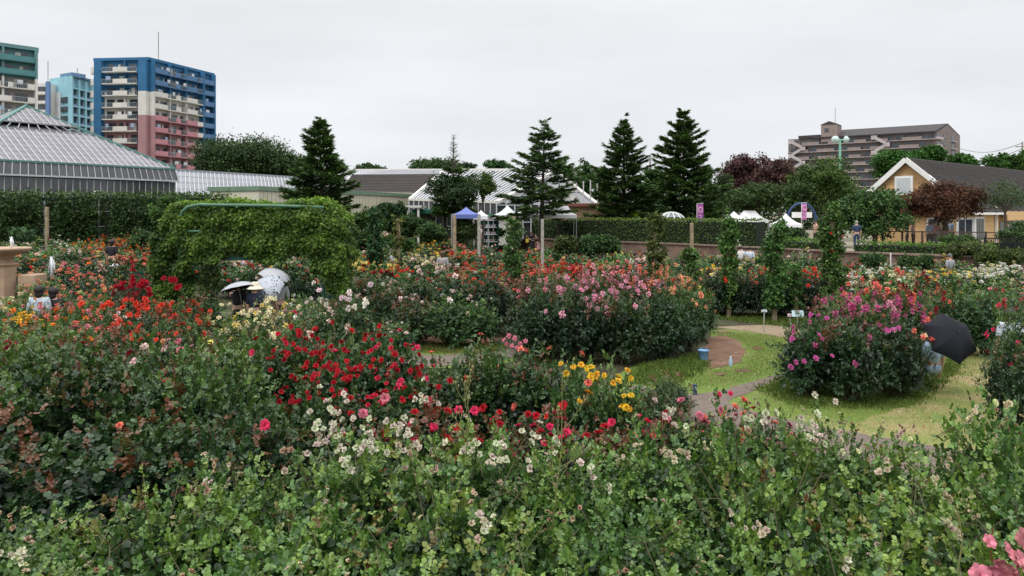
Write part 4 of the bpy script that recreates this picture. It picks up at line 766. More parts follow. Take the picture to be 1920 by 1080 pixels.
# ---------------- vine covered arch ----------------
M_GREENPIPE = mat('green_paint', (.07, .17, .10), .45, .15, 3)
M_DKGREEN = mat('dark_green_paint', (.012, .06, .045), .5, .15, 3)
M_VINE = leafmat('vine_leaf', [(0, (.03, .06, .014)), (.45, (.09, .165, .026)), (.8, (.19, .30, .042)), (1, (.28, .37, .06))], rough=.5, spec=.25, trans=.28)
AY = 22.5; ax0 = at(325, 500, AY).x; ax1 = at(655, 500, AY).x; aw = ax1-ax0; ag = .15; ztop = at(480, 384, AY-.6).z-ag; zlow = at(480, 482, AY-.6).z-ag
ar = thing('vine_arch', 'long green vine covered garden arch with opening below', 'arch', (ax0, AY, ag)); rng = np.random.default_rng(77)
def sheet(n, fx, fy, fz, nn, s=.14, t0=.3, amp=.09):
    a = rng.random(n); b = rng.random(n); P_ = np.stack([fx(a, b), fy(a, b), fz(a, b)], 1)
    bulge = (np.sin(P_[:, 0]*3.1+P_[:, 2]*2)+np.sin(P_[:, 0]*7.3-P_[:, 2]*5.1)+np.sin(P_[:, 2]*9+P_[:, 1]*3))*amp/2; P_ += np.array(nn)*(bulge+rng.normal(0, .05, n))[:, None]
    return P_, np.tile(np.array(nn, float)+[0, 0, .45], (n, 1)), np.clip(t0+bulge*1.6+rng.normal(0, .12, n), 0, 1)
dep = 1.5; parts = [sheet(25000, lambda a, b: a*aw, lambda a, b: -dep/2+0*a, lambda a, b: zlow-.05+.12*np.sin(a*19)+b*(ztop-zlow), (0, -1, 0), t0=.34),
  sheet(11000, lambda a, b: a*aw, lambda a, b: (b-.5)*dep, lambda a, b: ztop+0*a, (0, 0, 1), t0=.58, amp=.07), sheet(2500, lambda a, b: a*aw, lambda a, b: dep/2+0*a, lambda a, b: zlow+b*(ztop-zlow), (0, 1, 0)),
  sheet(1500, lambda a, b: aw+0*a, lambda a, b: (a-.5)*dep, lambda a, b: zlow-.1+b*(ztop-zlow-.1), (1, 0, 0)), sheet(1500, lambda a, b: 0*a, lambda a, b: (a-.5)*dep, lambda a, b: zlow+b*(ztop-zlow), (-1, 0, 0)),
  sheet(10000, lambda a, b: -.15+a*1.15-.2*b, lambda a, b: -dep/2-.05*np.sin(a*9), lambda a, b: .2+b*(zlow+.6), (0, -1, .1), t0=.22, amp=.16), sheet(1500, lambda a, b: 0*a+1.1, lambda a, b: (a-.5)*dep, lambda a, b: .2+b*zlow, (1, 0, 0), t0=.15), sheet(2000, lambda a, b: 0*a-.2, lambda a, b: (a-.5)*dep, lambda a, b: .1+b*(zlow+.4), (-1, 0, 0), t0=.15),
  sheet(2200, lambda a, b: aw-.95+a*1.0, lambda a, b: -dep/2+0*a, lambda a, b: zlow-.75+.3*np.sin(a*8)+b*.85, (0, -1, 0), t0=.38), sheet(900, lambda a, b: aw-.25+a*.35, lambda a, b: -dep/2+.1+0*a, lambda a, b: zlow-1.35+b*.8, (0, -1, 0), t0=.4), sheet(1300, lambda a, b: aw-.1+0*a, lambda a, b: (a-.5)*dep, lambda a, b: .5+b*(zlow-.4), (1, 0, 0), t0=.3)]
P_ = np.concatenate([p[0] for p in parts]); up_ = np.clip((P_[:, 2]-zlow)/(ztop-zlow), 0, 1)
P_[:, 2] -= up_*(.42*np.clip((P_[:, 0]-(aw-.7))/.7, 0, 1.3)**2+.2*np.clip((.4-P_[:, 0])/.4, 0, 1.3)**2+.05*np.sin(P_[:, 0]*2.3+1)); P_[:, 1] += np.where(P_[:, 1] < 0, 1, 0)*up_**4*.18
Nn = np.concatenate([p[1] for p in parts])+rng.normal(0, .4, (len(P_), 3)); tt_ = np.concatenate([p[2] for p in parts])
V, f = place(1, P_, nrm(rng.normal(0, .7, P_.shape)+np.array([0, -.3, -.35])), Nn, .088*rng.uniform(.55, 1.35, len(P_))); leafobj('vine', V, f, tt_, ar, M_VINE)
mb = MB(); zt = ztop-.02
for y_ in (-dep/2-.05, -.1):
    mb.tube([(.55, y_, 1.9), (.55, y_, zt-.45), (.62, y_, zt-.18), (.8, y_, zt-.04), (1.1, y_, zt+.02), (1.7, y_+.03, zt+.01), (2.6, y_+.09, zt+.0), (aw-1.6, y_+.11, zt-.02), (aw-.6, y_+.14, zt-.06)], .05, 10)
mb.tube([(.55, -dep/2-.05, zt-.75), (1.0, -dep/2-.05, zt-.75), (1.6, -dep/2+.12, zt-.75), (aw-.6, -dep/2+.12, zt-.72)], .035, 8); mb.tube([(2.2, -dep/2-.05, zt-.05), (2.2, dep/2, zt-.05)], .035, 8); mb.out('pipe_frame', M_GREENPIPE, ar, True)
mb = MB()
for x_, y_ in ((aw-.62, -dep/2+.1), (aw-.62, dep/2-.1), (aw-.28, -dep/2+.1), (.3, -.5), (.3, .6)): mb.box((x_, y_, zlow/2+.1), (.09, .09, zlow+.2))
for z_ in (.5, .95, 1.35): mb.box((aw-.45, -dep/2+.1, z_), (.26, .05, .07))
mb.box((aw/2-.4, -dep/2+.08, zlow-.02), (aw*.5, .04, .16)); mb.out('post_frame', M_DKGREEN, ar)
# ---------------- climbing columns and posts ----------------
M_POST = mat('weathered_wood', (.30, .235, .15), .85, .3, 5, bump=.3); M_POSTG = mat('grey_wood', (.36, .34, .30), .85, .25, 5, bump=.3)
def post(u, v0, v1, Y, lab, w_=.14, m=None, z=None):
    zt = at(u, v0, Y).z; x = at(u, 450, Y).x; zb = gz(x, Y) if z is None else z
    mb = MB(); mb.box((0, 0, (zt-zb)/2), (w_, w_, zt-zb), bev=.01); o = mb.out('wooden_post', m or M_POST); o.location = (x, Y, zb); T(o, lab, 'post', 'posts for climbing roses'); return o
post(852, 402, 495, 33, 'bare brown wooden post, left of two near the shop', .15); post(898, 404, 470, 38, 'bare grey wooden post right of the blue canopy', .15, M_POSTG); post(964, 406, 500, 35, 'stubby post top above the climbing rose column', .14)
post(1017, 411, 490, 33, 'bleached pale square post left of the standard shrubs', .13, M_POSTG); post(1297, 418, 520, 31, 'bare pale post in front of the brick wall', .13); post(88, 388, 430, 42, 'pale wooden post in front of the trellis', .15)
def column(u, v0, v1, Y, half, lab, col, seed, n=190, showpost=True, z=None, blooms=None):
    zt = at(u, v0, Y).z; x = at(u, 450, Y).x; zb = gz(x, Y) if z is None else z; h = zt-zb; w_ = half/F*Y
    r = thing('climbing_column', lab, 'climbing plant', (x, Y, zb), 0, 'climbing columns'); rg = random.Random(seed); lowf = .18 if showpost else .03
    bl = [((rg.uniform(-.35, .35)*w_, 0, h*(lowf+(1-lowf)*(k+.5)/8)), (w_*rg.uniform(.6, 1.1), w_*.9, h*.085)) for k in range(8)]
    V, f, t, c = clumps(bl, n, 20, .06, .10*(Y/30)**.5, seed, lod=1, tint=(.15, .85), shell=.4); leafobj('foliage', V, f, t, r, col=tuple(q*1.25 for q in col))
    mb = MB(); mb.box((0, 0, h*.47), (.13, .13, h*.94), bev=.01); mb.out('post', M_POST, r)
    for k, (uu, vv, cn) in enumerate(blooms or []):
        p = at(uu, vv, Y-w_-.05); o = link('bloom', RM[k % 2], None, r); o.location = (p.x-x, p.y-Y, p.z-zb); o.scale = (.14,)*3; o.rotation_euler = (R(60), 0, k); o.color = (*C_[cn], 1)
column(703, 393, 490, 31, 13, 'narrow column of dark ivy right of the vine arch', (.5, .75, .75, 0), 201, 200, False)
column(962, 414, 560, 25.5, 15, 'climbing column topped by a stub of post, one white bloom', (.95, 1.1, .85, 0), 202, 160, True, blooms=[(955, 424, 'pale'), (960, 466, 'pale')])
column(1228, 408, 560, 26, 17, 'climbing column with bronze leaves at the top', (1.3, .95, .75, 0), 203, 170)
column(1366, 416, 592, 25.0, 15, 'slim leafy column at the left of the lawn edge', (1.05, 1.25, .8, 0), 204, 200)
column(1452, 416, 602, 24.0, 20, 'thick leafy column behind the small plant sign', (.95, 1.2, .85, 0), 205, 260)
column(1560, 386, 600, 24.2, 21, 'tallest climbing column with red blooms', (1.0, 1.1, .75, 0), 206, 260, blooms=[(1558, 437, 'red'), (1533, 470, 'red'), (1560, 470, 'red'), (1580, 444, 'hotpink')])
column(747, 402, 520, 30, 7, 'spindly climber on a reddish stake right of the ivy column', (1.3, .9, .6, 0), 207, 40)
column(1297, 470, 540, 27, 15, 'low leafy climber at the foot of the pale post', (1.1, 1.25, .8, 0), 208, 90, False)
column(1492, 500, 600, 24.6, 10, 'short leafy climber between the two thick columns', (.9, 1.1, .8, 0), 209, 70, False)
# ---------------- buildings ----------------
class Fc:
    """a facade: boxes placed by distance along it, height, and distance out of it"""
    def __init__(s, A, B, org=(0, 0, 0)):
        s.A = Vector((A[0], A[1], 0))-Vector((org[0], org[1], 0)); d = Vector((B[0]-A[0], B[1]-A[1], 0)); s.L = d.length; s.d = d.normalized(); s.n = Vector((s.d.y, -s.d.x, 0)); s.rot = Matrix((s.d, -s.n, (0, 0, 1))).transposed()
    def box(s, mb, s0, s1, z0, z1, o0, o1):
        c = s.A+s.d*(s0+s1)/2+s.n*(o0+o1)/2+Vector((0, 0, (z0+z1)/2)); mb.box(c, (abs(s1-s0), abs(o1-o0), abs(z1-z0)), rot=s.rot); return mb
    def pt(s, t, z, o=0): return s.A+s.d*t+s.n*o+Vector((0, 0, z))
def prism(mb, pts, z0, z1):
    mb.poly([(x, y, z0) for x, y in pts][::-1]); mb.poly([(x, y, z1) for x, y in pts])
    for a, b in zip(pts, pts[1:]+pts[:1]): mb.poly([(a[0], a[1], z0), (b[0], b[1], z0), (b[0], b[1], z1), (a[0], a[1], z1)])
def xy(u, Y): p = at(u, 402, Y); return (p.x, p.y)
B_BLUE = mat('blue_render', (.03, .14, .28), .8, .12, .4); B_BLUEL = mat('blue_panel', (.09, .19, .36), .7, .1, .5); B_WHITE = mat('cream_render', (.66, .64, .59), .8, .07, .4); B_PINK = mat('pink_render', (.38, .21, .22), .8, .1, .4); B_PINKL = mat('pink_panel', (.50, .23, .26), .8, .08, .4)
B_TEAL = mat('teal_render', (.12, .24, .245), .8, .1, .4); B_TEALD = mat('teal_panel', (.07, .21, .22), .6, .1, .5); B_SKY = mat('pale_teal_render', (.28, .52, .60), .8, .08, .4)
B_GLASS = mat('dark_window_glass', (.05, .06, .075), .15, .5, .35, spec=.7, detail=2); B_RAIL = mat('railing_panel', (.32, .38, .40), .4, .15, .8); B_SHADE = mat('recess_wall', (.30, .28, .27), .85, .15, .5); B_CURT = mat('curtain', (.5, .48, .44), .9, .3, 1.2)
def facade(root, fc, zt, nf, fh, wallm, panels, rng, s0=0, s1=None, dep=1.3, bay=3.4, seg=None, slabm=None):
    """balcony floors; panels(k, s) gives the material of the parapet, None means railing"""
    s1 = fc.L if s1 is None else s1
    for k in range(nf):
        z = zt-fh*(k+1); pan = {}
        bm_ = MB(); fc.box(bm_, s0+.05, s1-.05, z-.16, z+.06, 0, dep)
        fl = bm_.out('balcony', slabm(k) if slabm else B_WHITE, root)
        segs = seg(k) if seg else [(s0, s1)]
        for a, b, m_ in segs:
            q = MB(); fc.box(q, a, b, z+.0 if m_ is not B_RAIL else z+.1, z+1.15, dep-.12, dep+.05)
            if m_ is B_RAIL:
                q.b.free(); q = MB(); fc.box(q, a, b, z+1.08, z+1.16, dep-.08, dep); n = max(2, int((b-a)/.35))
                for i in range(n+1): t = a+(b-a)*i/n; fc.box(q, t-.03, t+.03, z+.06, z+1.08, dep-.06, dep-.02)
                q.out('railing', m_, fl)
            else: q.out('parapet', m_, fl)
        t = s0+.4
        while t < s1-1.2:
            w_ = rng.uniform(1.7, 2.6); q = MB(); fc.box(q, t, min(t+w_, s1-.3), z+.1, z+2.15, .01, .06); wo = q.out('window', B_GLASS, root)
            if rng.random() < .5: c = MB(); fc.box(c, t+.1, min(t+w_*rng.uniform(.3, .6), s1-.35), z+.15, z+2.1, .062, .09); c.out('curtain', B_CURT, wo)
            if rng.random() < .3: c = MB(); a_ = t+rng.uniform(.1, .8); fc.box(c, a_, a_+rng.uniform(.7, 1.3), z+.9, z+1.9, dep-.3, dep-.25); c.out('hanging_laundry', mat('laundry_%d' % rng.randrange(3), rng.choice([(.6, .6, .62), (.3, .4, .55), (.55, .4, .38)]), .9), fl)
            t += w_+rng.uniform(.6, 1.2)
def towerC():
    rng = random.Random(3); P0 = xy(183, 189.3); P1 = xy(280, 188); P2 = xy(396, 208.5); P3 = (P0[0]+(P2[0]-P1[0]), P0[1]+(P2[1]-P1[1])); o = (P1[0], P1[1], 0)
    r = thing('apartment_tower', 'apartment tower with blue top, cream middle and pink lower storeys', 'building', o); loc = lambda p: (p[0]-o[0], p[1]-o[1])
    zt = at(280, 108, 188).z; q = [loc(p) for p in (P0, P1, P2, P3)]
    for a, b, m_, nm in ((zt-8.6, zt-.7, B_BLUE, 'upper_wall'), (zt-14.6, zt-8.6, B_WHITE, 'middle_wall'), (0, zt-14.6, B_PINK, 'lower_wall')):
        mb = MB(); prism(mb, q, a+.003, b); mb.out(nm, m_, r)
    f1 = Fc(P0, P1, o); f2 = Fc(P1, P2, o)
    mb = MB(); c = Vector((sum(p[0] for p in q)/4, sum(p[1] for p in q)/4, 0)); prism(mb, [tuple((Vector((*p, 0))-c).xy*1.07+c.xy) for p in q], zt-.7, zt); mb.out('roof', B_BLUE, r)
    mb = MB(); f1.box(mb, 0, 1.9, 0, zt-.72, 0, 1.5); mb.out('blue_pilaster', B_BLUE, r); mb = MB(); f2.box(mb, f2.L-4.6, f2.L-4.2, 0, zt-.72, 0, 1.6); f2.box(mb, f2.L-.4, f2.L, 0, zt-.72, 0, 1.62); f2.box(mb, f2.L-4.6, f2.L, 0, zt-.72, .005, .02); mb.out('blue_pilaster', B_BLUE, r)
    for a, b, m_ in ((zt-8.6, zt-.72, B_BLUE), (zt-14.6, zt-8.6, B_WHITE), (0, zt-14.6, B_PINK)):
        mb = MB(); f1.box(mb, f1.L-6.2, f1.L-5.9, a+.004, b, 0, .9); mb.out('party_wall', m_, r); mb = MB(); f1.box(mb, f1.L-2.1, f1.L+.0, a+.004, b, 0, 1.45); f2.box(mb, 0.05, .5, a+.004, b, 0, 1.45); mb.out('pilaster', m_, r)
        for t in (5.8, 11.4): mb = MB(); f2.box(mb, t-.12, t+.12, a+.004, b, 0, 1.2); mb.out('party_wall', m_, r)
    sm = lambda k: B_BLUE if k < 2 else B_WHITE
    facade(r, f1, zt-.7, 10, 2.98, None, None, rng, 2.2, f1.L-2.4, 1.7, seg=lambda k: [(2.2, 5.0, B_RAIL), (5.2, 9.0, B_WHITE), (9.0, f1.L-2.4, B_RAIL)])
    pm = lambda k: B_BLUEL if k < 2 else (B_WHITE if k < 4 else B_PINKL)
    facade(r, f2, zt-.7, 10, 2.98, None, None, rng, .5, f2.L-4.6, 1.5, seg=lambda k: [(.5, 4.6, pm(k)), (4.6, 7.4, B_RAIL), (7.4, 9.0, pm(k)), (9.0, 11.2, B_RAIL), (11.2, 15.0, pm(k)), (15, 17.1, B_RAIL if k < 4 else B_WHITE)], slabm=lambda k: B_BLUEL if k < 2 else (B_WHITE if k < 4 else B_PINKL))
    facade(r, f2, zt-.7, 10, 2.98, None, None, rng, f2.L-4.2, f2.L-.4, 1.5, seg=lambda k: [(f2.L-4.2, f2.L-.4, B_BLUEL)], slabm=lambda k: B_BLUEL)
    mb = MB()
    for k in range(13): mb.tube([(q[0][0]-.6, q[0][1]+.5, zt-3.9-2.98*k), (q[0][0]-.6, q[0][1]+.5, zt-2.3-2.98*k)], 1.3, 14)
    mb.out('round_balcony', B_WHITE, r)
    mb = MB(); a = at(297, 108, 195); mb.tube([(a.x-o[0], a.y-o[1], zt-.2), (a.x-o[0], a.y-o[1], zt+8.2)], .11, 5); mb.out('antenna', B_SHADE, r)
towerC()
def towerA():
    rng = random.Random(4); P0 = xy(-75, 158); P1 = xy(67, 168); P3 = xy(-60, 185); P2 = (P1[0]-12.5, P1[1]+18); o = (P1[0], P1[1], 0); zt = at(67, 92, 168).z
    r = thing('apartment_tower', 'apartment tower with teal top storeys cut by the left edge', 'building', o); q = [(p[0]-o[0], p[1]-o[1]) for p in (P0, P1, P2, P3)]
    for a, b, m_, nm in ((zt-7, zt-.6, B_TEAL, 'upper_wall'), (zt-16, zt-7, B_SHADE, 'middle_wall'), (0, zt-16, B_PINK, 'lower_wall')):
        mb = MB(); prism(mb, q, a+.003, b); mb.out(nm, m_, r)
    mb = MB(); c = Vector((sum(p[0] for p in q)/4, sum(p[1] for p in q)/4, 0)); prism(mb, [tuple((Vector((*p, 0))-c).xy*1.08+c.xy) for p in q], zt-.6, zt+.2); mb.out('roof', B_TEAL, r)
    f = Fc(P0, P1, o); L = f.L
    facade(r, f, zt-.4, 7, 3.0, None, None, rng, .5, L-.5, 1.6, seg=lambda k: [(.5, L-.5, B_TEALD)] if k < 2 else [(.5, L-5.8, B_WHITE), (L-5.8, L-4.9, B_WHITE), (L-4.9, L-1.9, B_RAIL), (L-1.9, L-.5, B_WHITE)][:4] if k % 2 else [(.5, L-7, B_WHITE), (L-7, L-5.6, B_RAIL), (L-5.6, L-4.7, B_WHITE), (L-4.7, L-1.9, B_RAIL), (L-1.9, L-.5, B_WHITE)], slabm=lambda k: B_TEALD if k < 2 else B_WHITE)
    for a, b, m_ in ((zt-7, zt-.62, B_TEAL), (zt-16, zt-7, B_WHITE), (0, zt-16, B_PINK)):
        mb = MB(); f.box(mb, L-.45, L, a+.004, b, 0, 1.8); mb.out('pilaster', m_, r); mb = MB(); f.box(mb, L-6.6, L-6.2, a+.004, b, 0, 1.1); mb.out('pilaster', m_, r)
towerA()
def towerB():
    rng = random.Random(5); Yb = 262; r0 = at(150, 402, Yb); o = (r0.x, r0.y, 0); r = thing('apartment_tower', 'pale teal gridded apartment tower between the other two', 'building', o)
    A = xy(93, 268); Bp = xy(129, 262); Cc = xy(182, 276); zt = at(129, 142, 262).z
    mb = MB(); prism(mb, [(p[0]-o[0], p[1]-o[1]) for p in (A, Bp, Cc, (A[0]+12, A[1]+18))], 0, zt); mb.out('wall', B_SKY, r)
    f = Fc(A, Bp, o); mb = MB(); f.box(mb, .0, f.L*.62, 0, zt-5.5, .05, .5); mb.out('white_wall', mat('white_render', (.62, .64, .66), .8, .05, .3), r)
    for k in range(12): q = MB(); f.box(q, f.L*.66, f.L*.95, zt-9.3-k*3.3, zt-7.4-k*3.3, .1, .5); q.out('window', B_GLASS, r)
    g = Fc(Bp, Cc, o)
    for k in range(9):
        for c in range(4): q = MB(); p_ = MB(); a = g.L*(.08+c*.235); g.box(q, a, a+g.L*.17, zt-6.6-k*3.2, zt-4.6-k*3.2, .05, .12); g.box(p_, a, a+g.L*.17, zt-7.6-k*3.2, zt-6.6-k*3.2, .05, .9); w_ = q.out('window', B_GLASS, r); p_.out('parapet', mat('slate_blue_panel', (.20, .27, .42), .7, .1, .5), r)
    mb = MB()
    for c in range(5): a = g.L*(.02+c*.235); g.box(mb, a-.3, a+.3, 0, zt-1 if c else zt, .05, 1.3)
    for k in range(14): g.box(mb, 0, g.L, zt-4.4-k*3.2, zt-4.0-k*3.2, .06, 1.2)
    mb.out('grid_frame', B_SKY, r)
    mb = MB(); g.box(mb, 0, g.L, zt-.2, zt+.4, -.5, 1.4); f.box(mb, f.L*.4, f.L, zt+.02, zt+1.4, -6, -1); mb.out('roof', mat('roof_blue', (.12, .22, .36), .7, .1, .4), r)
    mb = MB()
    for u, v in ((90, 114), (145, 128)): a = at(u, v, 266); b = at(u, 160, 266); mb.tube([(a.x-o[0], a.y-o[1], b.z), (a.x-o[0], a.y-o[1], a.z)], .13, 4)
    mb.out('antenna', B_SHADE, r)
    A2 = xy(68, 262); B2 = xy(94, 262); z2 = at(70, 156, 262).z; mb = MB(); prism(mb, [(A2[0]-o[0], A2[1]-o[1]), (B2[0]-o[0], B2[1]-o[1]), (B2[0]-o[0], B2[1]+12-o[1]), (A2[0]-o[0], A2[1]+12-o[1])], 0, z2); mb.out('side_wing', B_WHITE, r)
    f = Fc(A2, B2, o); mb = MB(); f.box(mb, f.L*.77, f.L+.2, 0, z2+.5, .02, .8); mb.out('blue_pilaster', mat('slate_blue', (.13, .22, .42), .7, .1, .5), r)
    for k in range(7): q = MB(); f.box(q, .4, f.L*.7, z2-2.9-k*3.2, z2-1.2-k*3.2, .03, .1); q.out('window', B_GLASS, r); q = MB(); f.box(q, 0, f.L*.75, z2-4.1-k*3.2, z2-3.1-k*3.2, .1, .9); q.out('parapet', B_WHITE, r)
towerB()
def brown():
    rng = random.Random(6); BR = mat('brown_brick', (.19, .155, .145), .85, .12, .5); BRP = mat('brown_panel', (.25, .20, .185), .85, .1, .5); LT = mat('pinkish_concrete', (.42, .37, .38), .85, .08, .5); RF = mat('slate_roof', (.05, .044, .045), .8, .15, .6)
    P0 = xy(1478, 322); P1 = xy(1755, 290); P2 = xy(1800, 306); o = (P1[0], P1[1], 0); r = thing('apartment_block', 'long brown apartment block with dark roof and stair tower', 'building', o)
    P3 = (P0[0]+(P2[0]-P1[0]), P0[1]+(P2[1]-P1[1])); q = [(p[0]-o[0], p[1]-o[1]) for p in (P0, P1, P2, P3)]; ze = at(1755, 246, 290).z
    mb = MB(); prism(mb, q, 0, ze); mb.out('wall', BR, r)
    f = Fc(P0, P1, o); g = Fc(P1, P2, o); L = f.L; m_ = lambda a, b, t: (Vector(a)*(1-t)+Vector(b)*t)
    mid1 = Vector((*q[1], 0)).lerp(Vector((*q[2], 0)), .48); mid0 = mid1+(Vector((*q[0], 0))-Vector((*q[1], 0)))*.78; zr = at(1775, 231, 297).z
    e0 = Vector((*q[1], 0)).lerp(Vector((*q[0], 0)), .80)+f.n*1.8; e1 = Vector((*q[1], 0))+f.n*1.8; b0 = Vector((*q[2], 0)).lerp(Vector((*q[3], 0)), .8); b1 = Vector((*q[2], 0))
    z_ = Vector((0, 0, 1)); mb = MB(); mb.poly([e0+z_*ze, e1+z_*ze, mid1+z_*zr, mid0+z_*zr], .5); mb.poly([b1+z_*ze, b0+z_*ze, mid0+z_*zr, mid1+z_*zr], .5); mb.out('roof', RF, r)
    mb = MB(); mb.poly([Vector((*q[1], ze)), Vector((*q[2], ze)), mid1+z_*(zr-.3)], .3); mb.out('gable', BR, r)
    mb = MB(); f.box(mb, L*.08, L*.24, ze, ze+1.2, -8, 1); mb.out('low_roof', RF, r)
    for k in range(7):
        z = ze-3.0*(k+1); bal = MB(); f.box(bal, (0 if k > 0 else 3), L+.2, z-.12, z+.08, 0, 1.9); fl = bal.out('balcony', LT, r)
        t = 4 if k else 6
        while t < L-3: w_ = rng.choice([4.5, 5, 7]); p_ = MB(); f.box(p_, t, min(t+w_, L), z+.1, z+1.15, 1.7, 1.9); t += w_+rng.choice([3.5, 5]); p_.out('parapet', BRP, fl)
        t = 1
        while t < L-4: w_ = rng.uniform(2.4, 4.2); q_ = MB(); f.box(q_, t, t+w_, z+.1, z+2.2, .01, .08); t += w_+rng.uniform(.8, 1.6); q_.out('window', B_GLASS, r)
        if k < 5:
            for a_, b_, c_ in ((.30, .38, .9), (.62, .74, .1), (.02, .18, .3)): q_ = MB(); g.box(q_, g.L*a_, g.L*b_, z+c_, z+2.2, .01, .1); q_.out('window', B_GLASS, r)
        s_ = MB(); g.box(s_, g.L*.60, g.L*.80, z-.1, z+.2, .02, 1.0); g.box(s_, 0, g.L*.2, z-.1, z+.9, .02, 1.0); s_.out('balcony', LT, r)
    for (a, n_) in ((.02, 7), (.60, 3)):
        st = MB(); t0 = L*a
        for k in range(n_):
            z = ze-1.5-3*k; s = 1 if k % 2 else -1; st.poly([f.pt(t0+3+2.2*s, z+.9, 2.3), f.pt(t0+3-2.0*s, z-1.7, 2.3), f.pt(t0+3-2.0*s, z-3.0, 2.3), f.pt(t0+3+2.2*s, z-.6, 2.3)], .3); f.box(st, t0+3+(1.2 if s > 0 else -3.4), t0+3+(3.4 if s > 0 else -1.2), z-.7, z+.9, 1.95, 2.5)
        st.out('staircase', LT, r)
    mb = MB(); f.box(mb, L*.245, L*.36, ze-2, ze+5.2, -7, 1.2); mb.out('stair_tower', BRP, r)
    mb = MB(); a, b = L*.24, L*.365; mb.poly([f.pt(a, ze+5.2, 1.4), f.pt(b, ze+5.2, 1.4), f.pt((a+b)/2, ze+6.6, 1.4)], 8); mb.out('tower_roof', RF, r)
    mb = MB(); f.box(mb, L*.27, L*.30, ze+2, ze+3.6, 1.21, 1.3); mb.out('window', B_GLASS, r)
    mb = MB(); a = f.pt(L*.33, ze+6, -3); mb.tube([a, a+Vector((0, 0, 6.5))], .12, 4); mb.out('antenna', B_SHADE, r)
brown()
# greenhouses
M_PANE = mat('whitewashed_glass', (.25, .235, .26), .6, .10, .5, spec=.25); M_PANEW = mat('pale_glass_sheet', (.30, .31, .34), .6, .08, .4, spec=.2); M_MUL = mat('pale_glazing_bar', (.5, .51, .52), .5, .05, 2); M_GWALL = mat('grey_glass', (.07, .075, .08), .12, .35, .6, spec=.8, detail=3); M_GRN = mat('green_ridge', (.10, .22, .20), .55, .1, 1)
def quadpt(a, b, c, d, s, t): return a.lerp(b, s).lerp(d.lerp(c, s), t)
def bars(mb, a, b, c, d, ns, nt, w, h, off_):
    """glazing bars over the quad a b c d (a-b bottom, d-c top)"""
    n = (b-a).cross(d-a).normalized()*off_
    for i in range(ns+1): s = i/ns; mb.bar(quadpt(a, b, c, d, s, 0)+n, quadpt(a, b, c, d, s, 1)+n, w, h)
    for j in range(1, nt): t = j/nt; mb.bar(quadpt(a, b, c, d, 0, t)+n*1.1, quadpt(a, b, c, d, 1, t)+n*1.1, w*.5, h)
